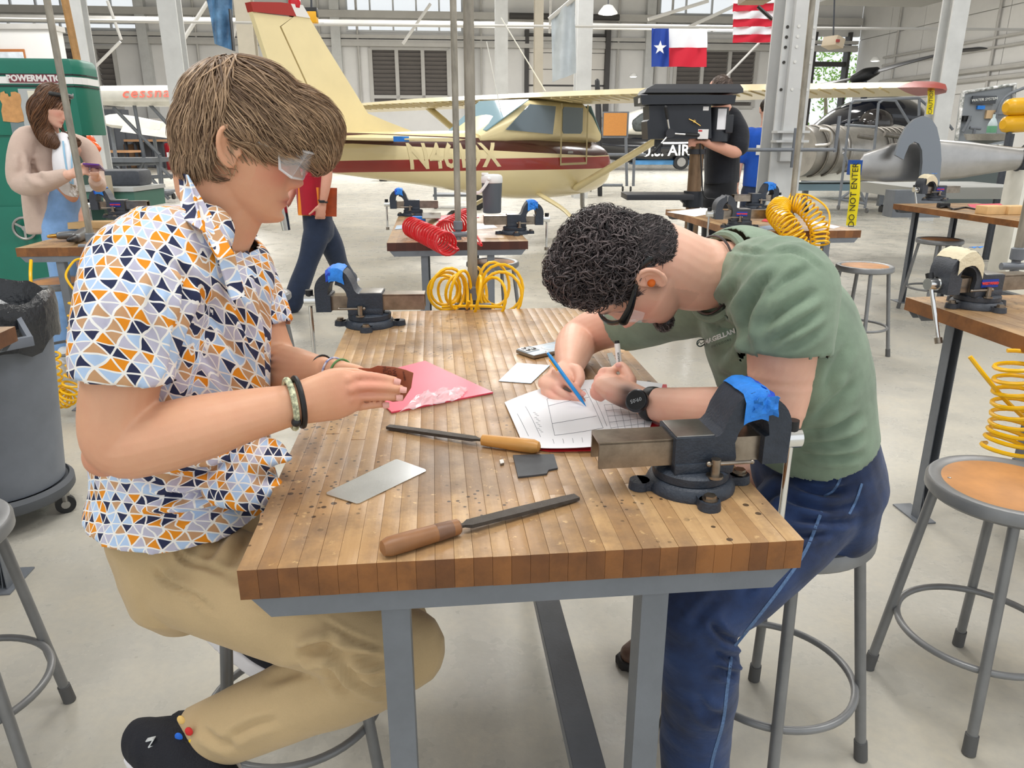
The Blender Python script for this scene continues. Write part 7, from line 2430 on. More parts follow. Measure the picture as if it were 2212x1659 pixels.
q = MB(); q.cyl(dq(1500, 262, DY - .17), dq(1500, 262, DY - .15), .012, n=10); q.tube([dq(1488, 257, DY - .17), dq(1498, 262, DY - .172), dq(1513, 272, DY - .17)], .004, 6); q.build('lock_lever', M_brass, dpr, local=False)
q = MB(); q.cyl((dq(1423, 300).x, DY, dq(1423, 301).z), (dq(1423, 300).x, DY, dq(1423, 318).z), .035, n=18); q.cyl((dq(1423, 300).x, DY, dq(1423, 318).z), (dq(1423, 300).x, DY, dq(1423, 332).z), .024, .02, n=18); q.build('chuck', M_castgrey, dpr, local=False)
zt = dq(1420, 418).z
q = MB(); q.box(((dq(1348, 415).x + dq(1490, 415).x) / 2, DY, zt - .02), (dq(1490, 415).x - dq(1348, 415).x, .36, .045), bev=.006); q.build('work_table', M_dpside, dpr, local=False)
q = MB(); q.prism([(-.12, 0), (.05, 0), (.05, -.09), (-.02, -.09)], (dq(1500, 400).x - .02, DY - .05, zt - .03), (1, 0, 0), (0, 0, 1), (0, .1, 0)); q.cyl((dq(1500, 400).x, DY, zt - .11), (dq(1500, 400).x, DY, zt + .02), .085, n=24); q.build('table_bracket', M_dpblack, dpr, local=False, fix=True)
q = MB(); q.cyl((dq(1500, 400).x, DY, 1.27), (dq(1500, 400).x, DY, 1.31), .075, n=24); q.build('column_collar', M_dpside, dpr, local=False)
q = MB(); q.tube([dq(1512, 300, DY - .08), dq(1516, 380, DY - .09), dq(1522, 425, DY - .1), dq(1560, 455, DY - .1), (dq(1560, 455).x, DY - .1, .02)], .006, 6, sub=5); q.build('power_cord', M_black, dpr, local=False)

# ================================================================ cream high-wing aeroplane
PT, PH = Vector((-2.37, 7.5, 0)), math.radians(52)
PD, PR = Vector((math.cos(PH), math.sin(PH), 0)), Vector((math.sin(PH), -math.cos(PH), 0))
def pp(a, s, z): return PT + PD * a + PR * s + Vector((0, 0, z))
def PF(px, py, s=0.0):
    """pixel to (a, z) on the upright plane s of the aeroplane"""
    r = ray(px, py); o = Vector((0, 0, CAMZ)) - PT - PR * s
    t = -o.dot(PR) / r.dot(PR)
    q = o + r * t
    return q.dot(PD), q.z
plane = root('aeroplane', PT + PD * 3, 0, 'cream high-wing aeroplane with brown and red stripes and a tall fin', 'aeroplane')
PO = OFF[plane.name]
CREAM = srgb(236, 220, 172)
M_cream = mat('cream_aircraft_paint', CREAM, .28, noise=.04, nscale=3)
M_dkred = mat('dark_red_paint', srgb(164, 44, 34), .3)


def livery():
    m, nt, b = new_mat('striped_fuselage_paint')
    L = nt.links.new
    tc = node(nt, 'ShaderNodeTexCoord').outputs['Object']
    vm = node(nt, 'ShaderNodeVectorMath', operation='DOT_PRODUCT'); vm.inputs[1].default_value = PD
    L(tc, vm.inputs[0])
    a = fmath(nt, 'ADD', vm.outputs['Value'], 3.0)
    sx = node(nt, 'ShaderNodeSeparateXYZ'); L(tc, sx.inputs[0]); z = sx.outputs['Z']
    def stripe(z_tail, z_nose, h0, h1):
        c = mrange(nt, a, 1.0, 5.2, z_tail, z_nose)
        return fmath(nt, 'LESS_THAN', fmath(nt, 'ABSOLUTE', fmath(nt, 'SUBTRACT', z, c)), mrange(nt, a, 1.0, 5.2, h0, h1))
    c = mix_rgb(nt, stripe(1.40, 1.25, .055, .09), CREAM, srgb(74, 34, 30))
    c = mix_rgb(nt, stripe(1.115, 1.065, .06, .082), c, srgb(150, 44, 34))
    L(c, b.inputs['Base Color']); b.inputs['Roughness'].default_value = .25
    b.inputs['Coat Weight'].default_value = .3
    return m


q = MB()
sec = [(.25, 1.30, .03, .10), (.45, 1.28, .07, .17), (1.2, 1.23, .15, .235), (2.2, 1.17, .26, .31), (3.0, 1.11, .37, .38), (3.6, 1.06, .44, .42), (4.2, 1.02, .48, .42), (4.8, 1.00, .49, .41), (5.2, .99, .47, .39), (5.5, .99, .44, .37), (5.72, .99, .40, .33), (5.85, .99, .33, .27), (5.93, .99, .18, .15)]
rings = []
for a, zc, hw, hh in sec:
    rings.append([pp(a, hw * np.sign(math.cos(t)) * abs(math.cos(t)) ** .75, zc + hh * np.sign(math.sin(t)) * abs(math.sin(t)) ** .8) for t in np.linspace(0, 2 * PI, 36, endpoint=False)])
A = catmull([np.array([list(p) for p in r]).ravel() for r in rings], 4).reshape(-1, 36, 3)
q.loft([[Vector(p) for p in r] for r in A])
fus = q.build('fuselage', livery(), plane, local=False, ang=60, fix=True)
# cabin above the sill
cab = MB()
cr = [(2.85, 1.40, .30, .06), (3.3, 1.50, .38, .18), (3.75, 1.60, .43, .27), (4.2, 1.62, .45, .28), (5.0, 1.62, .45, .28), (5.18, 1.56, .44, .22), (5.42, 1.42, .42, .09)]
rg = [[pp(a, hw * np.sign(math.cos(t)) * abs(math.cos(t)) ** .55, zc + hh * np.sign(math.sin(t)) * abs(math.sin(t)) ** .6) for t in np.linspace(0, 2 * PI, 32, endpoint=False)] for a, zc, hw, hh in cr]
cab.loft(rg); cab.build('cabin', M_cream, plane, local=False, ang=35, fix=True)
M_wind = mat('aircraft_window', srgb(96, 112, 122), .08, spec=.8)
M_wind2 = mat('aircraft_windscreen', srgb(120, 158, 174), .06, spec=.9)
def side_panel(pts, s, th, nm, m_, par=plane):
    q = MB(); q.prism(pts, pp(0, s, 0), PD, (0, 0, 1), PR * th); return q.build(nm, m_, par, local=False, fix=True)
for sgn in (1, -1):
    so = sgn * .452
    side_panel([(4.40, 1.46), (4.82, 1.46), (4.86, 1.50), (4.86, 1.80), (4.40, 1.80), (4.37, 1.77), (4.37, 1.50)], so, sgn * .006, 'door_window', M_wind)
    cw = [np.array(pp(a_, sgn * s_, z_)) for a_, s_, z_ in ((3.22, .395, 1.50), (4.12, .468, 1.45), (4.20, .455, 1.80), (3.66, .435, 1.81))]
    q = MB(); q.sheet([[(cw[0] * (1 - u_) + cw[1] * u_) * (1 - v_) + (cw[3] * (1 - u_) + cw[2] * u_) * v_ for v_ in (0, .5, 1)] for u_ in (0, .33, .66, 1)], .012); q.build('side_window', M_wind, plane, local=False, fix=True)
    side_panel([(4.28, 1.05), (4.95, 1.05), (4.95, 1.84), (4.92, 1.84), (4.92, 1.08), (4.31, 1.08), (4.31, 1.84), (4.28, 1.84)], so + sgn * .034, sgn * .004, 'door_outline', mat('door_gap', srgb(190, 174, 130), .5))
q = MB(); q.sheet([[tuple(pp(2.95 + .72 * i / 4, (-1 + 2 * j / 8) * (.31 + .10 * i / 4), 1.475 + .375 * i / 4 + .015)) for j in range(9)] for i in range(5)], .012); q.build('rear_window', M_wind2, plane, local=False, fix=True)
q = MB(); q.sheet([[tuple(pp(5.10 + .30 * i / 4 + .02, (-1 + 2 * j / 8) * .42, 1.83 - .37 * i / 4)) for j in range(9)] for i in range(5)], .012); q.build('windscreen', M_wind2, plane, local=False, fix=True)
# wing
def airfoil(c, t):
    xs = [0, .02, .08, .2, .4, .7, 1.0]
    up = [0, .30, .55, .75, .70, .40, .02]; lo = [0, -.15, -.22, -.25, -.22, -.14, -.02]
    return [(-x * c, u * t) for x, u in zip(xs, up)] + [(-x * c, l * t) for x, l in list(zip(xs, lo))[-2:0:-1]]
for sgn, nm in ((1, 'wing'), (-1, 'wing')):
    q = MB(); rg = []
    for s_, c, z, t, aL in ((.0, 1.45, 1.90, .17, 5.32), (2.6, 1.45, 1.89, .17, 5.32), (4.62, 1.12, 1.86, .13, 5.12)):
        rg.append([pp(aL + x, sgn * s_, z + y) for x, y in airfoil(c, t)])
    q.loft(rg); w_ = q.build(nm, M_cream, plane, local=False, ang=30, fix=True)
    q = MB()
    for k in range(28):
        s_ = .6 + k * .143
        f = max(0, (s_ - 2.6) / 2.15); c = 1.45 - .33 * f; aL = 5.32 - .2 * f; z = 1.89 - .03 * f
        for fx, dz in ((.66, .030), (.66, -.036)):
            q.bar(pp(aL - c * fx, sgn * s_, z + dz * (1 - .2 * f)), pp(aL - c * .985, sgn * s_, z + (.004 if dz > 0 else -.006)), .012, .02, up=PR)
    q.build('aileron_ribs', M_cream, w_, local=False)
    q = MB(); rg = []
    for s_, k in ((4.62, 1), (4.80, .9), (4.90, .6), (4.94, .2)):
        rg.append([pp(5.12 - .56 + (x + .56) * k, sgn * s_, 1.86 + y * k) for x, y in airfoil(1.12, .14)])
    q.loft(rg); q.build('wing_tip', M_dkred, w_, local=False, fix=True)
    q = MB(); q.limb([pp(4.75, sgn * .46, .74), pp(4.80, sgn * 1.5, 1.30), pp(4.85, sgn * 2.5, 1.88)], [(.05, .07), (.045, .07), (.045, .065)], side=(0, 0, 1), n=12, sub=2); q.build('wing_strut', M_cream, plane, local=False)
    q = MB(); q.limb([pp(4.0, sgn * .35, .68), pp(3.98, sgn * .8, .48), pp(3.95, sgn * 1.10, .22)], [(.03, .06), (.022, .05), (.016, .035)], side=PR, n=12); q.build('gear_leg', M_cream, plane, local=False)
    q = MB(); q.tube([pp(3.95 + .14 * math.cos(t), sgn * 1.16, .20 + .14 * math.sin(t)) for t in np.linspace(0, 2 * PI, 24, endpoint=False)], .06, 10, closed=True); wl_ = q.build('main_wheel', M_black, plane, local=False)
    q = MB(); q.cyl(pp(3.95, sgn * 1.12, .2), pp(3.95, sgn * 1.20, .2), .09, n=16); q.build('wheel_hub', M_castgrey, wl_, local=False)
q = MB(); q.tube([pp(5.6, 0, .7), pp(5.62, 0, .42), pp(5.66, 0, .3)], .035, 10); q.build('nose_leg', M_brushed, plane, local=False)
q = MB(); q.tube([pp(5.66 + .11 * math.cos(t), 0, .16 + .11 * math.sin(t)) for t in np.linspace(0, 2 * PI, 22, endpoint=False)], .05, 10, closed=True); q.build('nose_wheel', M_black, plane, local=False)
# tail
fin = [PF(*p) for p in ((603, 58), (632, 35), (664, 40), (700, 100), (790, 245), (830, 262), (884, 283))]
fin += [(1.6, 1.38), (.62, 1.38), PF(660, 182)]
q = MB(); q.prism(fin, pp(0, -.035, 0), PD, (0, 0, 1), PR * .07); q.build('fin', M_cream, plane, local=False, fix=True)
rud = [PF(*p) for p in ((541, 26), (628, 38), (600, 58), (657, 182))] + [(.58, 1.30), (.18, 1.22), PF(575, 130)]
q = MB(); q.prism(rud, pp(0, -.03, 0), PD, (0, 0, 1), PR * .06); q.build('rudder', M_cream, plane, local=False, fix=True)
cap = [PF(*p) for p in ((541, 26), (535, 5), (600, 6), (622, 9), (634, 36))]
q = MB(); q.prism(cap, pp(0, -.045, 0), PD, (0, 0, 1), PR * .09); q.build('fin_cap', M_dkred, plane, local=False, fix=True)
c2 = [PF(*p) for p in ((634, 36), (622, 9), (648, 12), (664, 40))]
q = MB(); q.prism(c2, pp(0, -.045, 0), PD, (0, 0, 1), PR * .09); q.build('fin_cap', mat('white_fin_tip', srgb(230, 228, 226), .35), plane, local=False, fix=True)
q = MB(); bz = pp(*[PF(636, 5)[0], 0, PF(636, 5)[1]]); q.lathe([(.05, -.05), (.06, 0), (.045, .06), (.01, .09)], bz, n=14); q.build('beacon', mat('red_beacon', srgb(200, 20, 36), .2), plane, local=False)
for sgn in (1, -1):
    q = MB(); q.loft([[pp(1.62, sgn * .05, 1.40), pp(1.3, sgn * .05, 1.44), pp(.55, sgn * .05, 1.41), pp(.55, sgn * .05, 1.385), pp(1.3, sgn * .05, 1.37)], [pp(1.25, sgn * 1.48, 1.385), pp(1.05, sgn * 1.48, 1.40), pp(.48, sgn * 1.48, 1.395), pp(.48, sgn * 1.48, 1.38), pp(1.05, sgn * 1.48, 1.365)]])
    q.build('tailplane', M_cream, plane, local=False, fix=True, ang=25)
q = MB(); e0, e1 = pp(.52, 1.28, 1.39), pp(.50, 1.42, 1.39); q.bar(e0, e1, .07, .045); q.build('tape_patch', M_tape_blue, plane, local=False)
q = MB(); q.tube([pp(.55, 0, 1.02), pp(.5, 0, .95)], .01, 6); q.tube([pp(.5 + .035 * math.cos(t), 0, .91 + .035 * math.sin(t)) for t in np.linspace(0, 2 * PI, 14, endpoint=False)], .008, 6, closed=True); q.build('tie_down_ring', M_castgrey, plane, local=False)
tx = text_mesh('registration', 'N4619X', .40, mat('registration_cream', srgb(228, 212, 166), .35), pp(2.40, .6, 1.19), PD, Vector((0, 0, 1)) - PD * .18, plane, PO, depth=0, bold=.008)
bv_me = fus.data; Pv = mesh_co(bv_me); bvt = BVHTree.FromPolygons([Vector(p) for p in Pv], [tuple(p.vertices) for p in bv_me.polygons])
bm = bmesh.new(); bm.from_mesh(tx.data); bmesh.ops.subdivide_edges(bm, edges=[e for e in bm.edges if e.calc_length() > .06], cuts=3, use_grid_fill=False); bm.to_mesh(tx.data); bm.free()
for v in tx.data.vertices:
    h = bvt.ray_cast(v.co + PR * 2, -PR)
    if h[0] is not None: v.co = h[0] + PR * .004
q = MB(); q.tube([pp(3.4, .2, 1.62), pp(3.1, .2, 2.5)], .006, 5); q.tube([pp(4.6, .0, 2.02), pp(4.0, -.3, 2.9)], .008, 5); q.build('antenna', M_white, plane, local=False)
q = MB(); q.box(pp(4.5, .505, 1.22), (.12, .01, .03), Matrix.Rotation(PH, 3, 'Z')); q.build('door_handle', M_brushed, plane, local=False)

# yellow caution tapes
M_cau = mat('caution_tape', srgb(248, 226, 20), .5)
def tape_strip(pts, w, label, txt, size, updir):
    q = MB()
    pts = [Vector(p) for p in catmull([np.array(p) for p in pts], 5)]
    g = [[tuple(p + Vector((x * w / 2, .004 * math.sin(i), 0))) for x in (-1, 0, 1)] for i, p in enumerate(pts)]
    q.sheet(g, .0008)
    r = root('caution_tape', pts[-1], 0, label, 'tape')
    q.build('strip', M_cau, r, local=False)
    m = len(pts) // 2
    d = (pts[-1] - pts[0]).normalized() * -1
    text_mesh('tape_lettering', txt, size, M_black, pts[0].lerp(pts[-1], .5) - Vector((0, .012, 0)), d, (-1, 0, 0), r, OFF[r.name], depth=.0005)
    return r
wt_ = pp(4.5, 4.85, 1.85)
tape_strip([D(2012, 190, wt_.y - .1), D(2011, 220, wt_.y - .1), D(2008, 247, wt_.y - .1)], .07, 'short yellow caution tape hanging from the wing tip', 'CAUTION', .055, None)
tape_strip([D(1848, 355, 7.62), D(1846, 420, 7.62), D(1838, 487, 7.62)], .10, 'long yellow tape with lettering hanging from the propeller blade', 'DO NOT ENTER', .085, None)


# ================================================================ things behind on the left
def pbox(px0, py0, px1, py1, Y, dep, mb=None, bev=0.0):
    a, b_ = D(px0, py0, Y), D(px1, py1, Y)
    a2, b2 = D(px0, py1, Y), D(px1, py0, Y)
    x0, x1 = (a.x + a2.x) / 2, (b_.x + b2.x) / 2
    z0, z1 = min(b_.z, a2.z), max(a.z, b2.z)
    q = mb or MB()
    q.box(((x0 + x1) / 2, Y + dep / 2, (z0 + z1) / 2), (abs(x1 - x0), dep, z1 - z0), bev=bev)
    return q


M_offw = mat('white_aircraft_paint', srgb(236, 234, 224), .35, noise=.06, nscale=5)
WY = 17.5
wg = root('aircraft_wing', D(300, 228, WY), 0, 'white wing with red lettering on its leading edge at the left', 'wing')
q = MB(); rg = []
for px, k in ((188, .9), (215, 1), (420, 1.05), (600, 1.05)):
    c = D(px, 208, WY); rg.append([c + Vector((0, x * 1.3 * k, z * 1.45 * k)) for x, z in ((0, -.02), (.02, .08), (.2, .16), (.7, .14), (1.5, .02), (1.5, 0), (.7, -.12), (.2, -.12), (.03, -.07))])
q.loft(rg); q.build('wing_panel', M_offw, wg, local=False, ang=40, fix=True)
text_mesh('wing_lettering', 'cessna', .35, mat('red_lettering', srgb(226, 74, 44), .4), D(316, 201, WY - .02) , (1, 0, 0.02), (0, .55, .9), wg, OFF[wg.name], depth=.002, bold=.004, spacing=1.15)
q = MB(); q.bar(D(192, 206, WY - .03), D(205, 202, WY - .05), .06, .02); q.bar(D(193, 206, WY - .05), D(193, 218, WY - .05), .04, .02); q.build('yellow_tape', M_cau, wg, local=False)
q = MB()
for a, b_ in (((215, 228), (215, 400)), ((262, 228), (292, 420))): q.tube([D(*a, WY + .3), D(*b_, WY + .3)], .03, 6)
st = root('rolling_stand', G(290, 420, 0), 0, 'grey tube stand on wheels below the white wing', 'stand')
SY = 17.9
q = MB()
for a, b_ in (((290, 226), (312, 345)), ((312, 345), (325, 432)), ((245, 232), (345, 335)), ((320, 222), (362, 268)), ((345, 335), (352, 425)), ((200, 345), (330, 345)), ((200, 356), (345, 352)), ((312, 345), (290, 395)), ((318, 375), (365, 430)), ((335, 350), (372, 385)), ((275, 385), (375, 380)), ((200, 345), (200, 420)), ((240, 356), (330, 425)), ((300, 425), (375, 418))):
    q.tube([D(*a, SY), D(*b_, SY)], .042, 8)
q.build('tube_frame', M_steel_grey, st, local=False)
q = MB(); q.prism([(-1.5, -.35), (.35, -.35), (.45, .35), (-1.5, .35)], D(310, 350, SY), (1, 0, 0), (0, 1, 0), (0, 0, .1)); q.build('platform', M_steel_grey, st, local=False)
for px, py in ((325, 436), (300, 428), (375, 424)):
    q = MB(); c = D(px, py, SY); q.cyl(c - Vector((.02, 0, 0)), c + Vector((.02, 0, 0)), .07, n=14); q.build('caster', M_black, st, local=False)
tp_ = root('tailplane_panels', D(300, 285, 21), 0, 'two pale unpainted tail panels lying behind the stand', 'tailplane')
q = MB(); rg = []
for t, k in ((0, .15), (.04, .6), (.15, 1), (.5, .95), (1, .7)):
    c = D(215 + 130 * t, 260 + 16 * t, 21); rg.append([c + Vector((0, x * k, z * 1.5 * k)) for x, z in ((0, -.05), (.1, .12), (.5, .14), (1.0, .02), (1.0, 0), (.5, -.08), (.1, -.10))])
q.loft(rg); q.build('panel', M_offw, tp_, local=False, fix=True)
q = MB(); q.loft([[D(258, 274, 20.8) + Vector((0, x, z * 1.5)) for x, z in ((0, -.08), (.3, .08), (.8, 0))], [D(420, 296, 20.8) + Vector((0, x, z * 1.5)) for x, z in ((0, -.08), (.3, .08), (.8, 0))]]); q.build('panel', M_offw, tp_, local=False, fix=True)
q = MB()
for px in (240, 330):
    a = D(px, 275, 21.3); q.tube([a, Vector((a.x, a.y, .02))], .05, 8); q.box((a.x, a.y, .03), (.6, .8, .06))
q.build('support', M_steel_grey, tp_, local=False)
M_cab = mat('cabinet_grey', srgb(112, 116, 124), .5, noise=.04, nscale=3)
for (x0, y0, x1, y1, Y, lab) in ((205, 236, 272, 361, 40.3, 'tall grey steel cabinet left of the stand'), (275, 268, 350, 361, 40.3, 'low grey drawer cabinet behind the stand'), (350, 270, 386, 361, 40.6, 'dark grey cabinet behind the head of the left man')):
    r = root('cabinet', D((x0 + x1) / 2, y1, Y), 0, lab, 'cabinet')
    pbox(x0, y0, x1, y1, Y, .7).build('body', M_cab, r, local=False)
    nd = 3 if x1 - x0 > 60 else 1
    for k in range(nd):
        pbox(x0 + 2 + (x1 - x0 - 2) * k / nd, y0 + 5, x0 + (x1 - x0) * (k + 1) / nd - 1, y1 - 8, Y - .03, .03).build('door', M_cab, r, local=False)
q = pbox(270, 261, 300, 268, 40.4, .6); centered(q, 'paper_pile', M_paper, label='papers and boxes on the low grey cabinet, left pile', cat='papers')
q = pbox(310, 256, 345, 268, 40.4, .6); centered(q, 'paper_pile', mat('pale_boxes', srgb(214, 210, 206), .7), label='papers and boxes on the low grey cabinet, right pile', cat='papers')
wbch = root('wood_table', D(240, 372, 34), 0, 'small wood-topped table below the pale tail panels', 'table')
pbox(196, 325, 277, 330, 34, 1.2).build('table_top', mat('oak_top', srgb(196, 150, 110), .5), wbch, local=False)
for px in (202, 250, 262): pbox(px, 330, px + 7, 372, 34.2, .15).build('leg', M_castgrey, wbch, local=False)
wb2 = root('wood_table', D(310, 364, 39), 0, 'second wood-topped table before the low grey cabinet', 'table')
pbox(267, 301, 354, 306, 39, 1.2).build('table_top', mat('oak_top', srgb(196, 150, 110), .5), wb2, local=False)
for px in (272, 292, 330, 350): pbox(px, 306, px + 4, 363, 39.2, .15).build('leg', M_castgrey, wb2, local=False)
q = pbox(270, 312, 290, 362, 39.6, .6); centered(q, 'cardboard_box', mat('brown_card', srgb(132, 100, 74), .7), label='brown box below the second wood table', cat='box')
q = MB(); c = Vector((D(378, 345, 37.5).x, 37.5, 0)); q.lathe([(.38, 0), (.40, .03), (.40, 1.15), (.34, 1.22), (.1, 1.24), (.1, 1.34)], c, n=20); rc = root('red_drum', c, 0, 'red round drum on the floor by the left man\'s hair', 'drum'); q.build('can_body', mat('red_can', srgb(176, 16, 40), .35), rc, local=False)
q = MB(); q.box(c + Vector((0, -.40, .6)), (.36, .02, .4)); q.build('label_plate', M_paper, rc, local=False)
# orange spinner
sp_ = root('spinner_cone', D(196, 345, 8.6), 0, 'bright orange pointed spinner beside the bandsaw', 'spinner')
c = D(186, 320, 8.6)
q = MB(); q.lathe([(.20, -.12), (.20, -.05), (.17, .0), (.13, .03)], c, (1, -.25, -.12), n=24); q.lathe([(.085, .03), (.085, .06), (.06, .13), (.02, .18), (.002, .185)], c + Vector((0, 0, .0)), (1, -.25, -.02), n=20); q.build('cone', mat('orange_gloss', srgb(236, 92, 20), .2), sp_, local=False)
q = MB(); q.cyl(c + Vector((-.05, 0, -.15)), Vector((c.x - .05, c.y, .02)), .05, n=12); q.box((c.x - .05, c.y, .02), (.4, .4, .04)); q.build('pedestal', M_steel_grey, sp_, local=False)
# office block at the upper left and its picture, wooden post
ofc = MB()
a = D(116, 128, 20); ofc.box((a.x - 4, 22, 2.2), (8, 4, a.z * 2 - 2.4 + .0), bev=0)
of_ = root('office_booth', (a.x - 4, 20.3, 0), 0, 'white office booth with a framed picture at the upper left', 'booth')
q = MB(); z1_ = D(60, 62, 20).z; q.box((a.x - 4, 20.3, z1_ / 2), (8, .6, z1_)); q.build('booth_wall', M_wall, of_, local=False)
q = MB(); q.box((a.x - 4, 20.3, z1_ + .05), (8.1, .7, .12)); q.build('booth_roof', M_girt, of_, local=False)
q = pbox(-30, 106, 54, 140, 19.95, .04); q.build('picture_frame', mat('orange_wood', srgb(176, 112, 62), .5), of_, local=False)
q = pbox(-30, 112, 50, 140, 19.9, .04); q.build('picture', mat('pale_print', srgb(220, 228, 238), .5, noise=.2, nscale=4), of_, local=False)
q = MB(); q.tube([D(134, -30, 10), D(166, 126, 10), D(185, 300, 10), D(190, 395, 10)], .045, 8); centered(q, 'timber_pole', mat('tan_timber', srgb(166, 126, 78), .6, noise=.2, nscale=10), label='tan wooden pole leaning at the upper left beside the bandsaw', cat='pole')

# ================================================================ things under and behind the aeroplane
for (x0, x1, y0, y1, Y, lab) in ((935, 1065, 392, 440, 16.2, 'grey wheeled cart below the aeroplane, behind the jug'),):
    r = root('cart', G((x0 + x1) / 2, y1 + 5, 0), 0, lab, 'cart')
    pbox(x0, y0 + 28, x1, y0 + 33, Y, .6).build('deck', M_steel_grey, r, local=False)
    for px in (x0 + 2, x1 - 6): pbox(px, y0, px + 6, y1, Y, .06).build('post', M_steel_grey, r, local=False)
    for px in (x0 + 6, x1 - 10):
        q = MB(); c = D(px, y1 + 3, Y); q.cyl(c - Vector((.03, 0, 0)), c + Vector((.03, 0, 0)), .07, n=14); q.build('caster', M_black, r, local=False)
    q = MB(); c = D(x0 + 95, 436, Y - .3); q.cyl(c - Vector((0, .08, 0)), c + Vector((0, .08, 0)), .17, n=22); q.build('tyre', M_black, r, local=False)
r = root('dolly', G(850, 392, 0), 0, 'low dolly with a dark wheel on the floor below the fuselage', 'dolly')
pbox(808, 374, 900, 380, 27, .6).build('deck', mat('rusty_frame', srgb(120, 100, 80), .6), r, local=False)
q = MB(); c = D(828, 384, 27); q.cyl(c - Vector((0, .06, 0)), c + Vector((0, .06, 0)), .16, n=18); q.build('wheel', M_black, r, local=False)
# far white and black aircraft with the air force lettering
af = root('trainer_aircraft', D(1400, 362, 37), 0, 'white and glossy black aircraft with U.S. AIR F lettering behind the drill press', 'aircraft')
q = MB(); Y = 37
q.limb([D(1225, 305, Y), D(1280, 310, Y), D(1360, 318, Y), D(1450, 320, Y), D(1560, 312, Y), D(1640, 306, Y)], [(.42, .2), (.85, .5), (1.0, .7), (1.0, .7), (.85, .5), (.5, .25)], side=(0, 1, 0), n=24); q.build('fuselage', mat('gloss_black_paint', srgb(16, 18, 24), .15, coat=.5), af, local=False)
q = MB(); q.limb([D(1300, 285, Y), D(1370, 270, Y), D(1420, 268, Y), D(1500, 282, Y)], [(.5, .2), (.88, .6), (.88, .64), (.68, .34)], side=(0, 1, 0), n=24); q.build('upper_fuselage', M_offw, af, local=False)
q = MB(); q.limb([D(1375, 270, Y - .8), D(1395, 264, Y - .82), D(1405, 270, Y - .82)], [(.13, .3), (.17, .44), (.13, .34)], side=(0, 1, 0), n=16); q.build('cockpit_opening', mat('cockpit_dark', srgb(60, 66, 66), .5, noise=.5, nscale=6), af, local=False)
text_mesh('fuselage_lettering', 'U.S. AIR FORCE', .66, M_print, D(1490, 325, Y - 1.05), (1, 0, .03), (0, .15, 1), af, OFF[af.name], depth=.005, bold=.012)
q = MB(); c = D(1470, 350, Y - .7); q.cyl(c - Vector((0, .2, 0)), c + Vector((0, .2, 0)), .34, n=22); wz = q.build('wheel', M_black, af, local=False)
q = MB(); q.cyl(c - Vector((0, .21, 0)), c + Vector((0, .21, 0)), .2, n=16); q.build('wheel_hub', M_brushed, wz, local=False)
q = MB(); q.box((D(1425, 353, Y).x, Y, D(1425, 350, Y).z), (2.7, 1.4, .2)); q.build('blue_skid', mat('blue_skid', srgb(70, 130, 180), .5), af, local=False)
# pegboard on its stand
pg = root('pegboard_stand', G(1350, 405, 0), 0, 'orange-brown pegboard panel on a grey wheeled stand by the cockpit', 'stand')
Y = 21.5
pbox(1301, 241, 1358, 298, Y, .03).build('panel_frame', M_steel_grey, pg, local=False)
pbox(1304, 244, 1354, 293, Y - .02, .02).build('pegboard', mat('pegboard_orange', srgb(206, 140, 70), .6, noise=.1, nscale=60), pg, local=False)
q = MB()
for a, b_ in (((1352, 295), (1354, 402)), ((1370, 335), (1368, 402)), ((1300, 334), (1395, 334)), ((1270, 400), (1345, 400))): q.tube([D(*a, Y), D(*b_, Y)], .04, 8)
q.build('stand_frame', M_steel_grey, pg, local=False)
for px in (1345, 1362, 1276):
    q = MB(); c = D(px, 408, Y); q.cyl(c - Vector((.02, 0, 0)), c + Vector((.02, 0, 0)), .07, n=12); q.build('caster', M_black, pg, local=False)
q = MB(); a, b_ = D(1290, 175, 20.6), G(1296, 422, .02); q.limb([a, D(1293, 260, 20.5), b_], [(.05, .06), (.16, .08), (.06, .06)], n=12, sub=4); centered(q, 'propeller', M_black, label='black upright propeller blade behind the aeroplane nose', cat='propeller')

# ================================================================ right-hand background
M_eng = mat('jet_engine_metal', srgb(176, 172, 166), .36, .75, noise=.15, nscale=4)
M_eng2 = mat('jet_engine_dark_metal', srgb(130, 126, 120), .4, .75, noise=.2, nscale=9)
EY = 15.2
en = root('jet_engine', G(1850, 420, 0) , 0, 'long silver jet engine casing on a grey stand at the right', 'jet engine')
e0, e1 = D(1728, 327, EY), D(1990, 322, EY + 1.2)
ed = (e1 - e0); EL = ed.length
q = MB(); q.lathe([(.38, .05), (.38, -.02), (.47, -.02), (.475, .12), (.46, .15), (.46, EL * .24), (.48, EL * .25), (.48, EL * .27), (.46, EL * .28), (.455, EL * .48), (.42, EL * .52), (.40, EL * .56), (.41, EL * .60), (.43, EL * .98), (.28, EL)], e0, ed, n=40); q.build('casing', M_eng, en, local=False, ang=30)
for k in range(9):
    q = MB(); f = .58 + k * .045; c = e0 + ed * f; q.tube([c + (frame_from(ed)[0] * math.cos(t) + frame_from(ed)[1] * math.sin(t)) * .432 for t in np.linspace(0, 2 * PI, 36, endpoint=False)], .02, 6, closed=True); q.build('casing_ring', M_eng2, en, local=False)
for f in (.25, .08, .16):
    q = MB(); c = e0 + ed * f; q.tube([c + (frame_from(ed)[0] * math.cos(t) + frame_from(ed)[1] * math.sin(t)) * .475 for t in np.linspace(0, 2 * PI, 40, endpoint=False)], .02, 6, closed=True); q.build('flange', M_eng2, en, local=False)
for px, py in ((1850, 295), (1905, 292)):
    q = MB(); c = D(px, py, EY + .2); q.cyl(c + Vector((-.14, -.4, .02)), c + Vector((.14, -.4, -.02)), .05, n=12); q.build('fuel_nozzle', M_eng2, en, local=False)
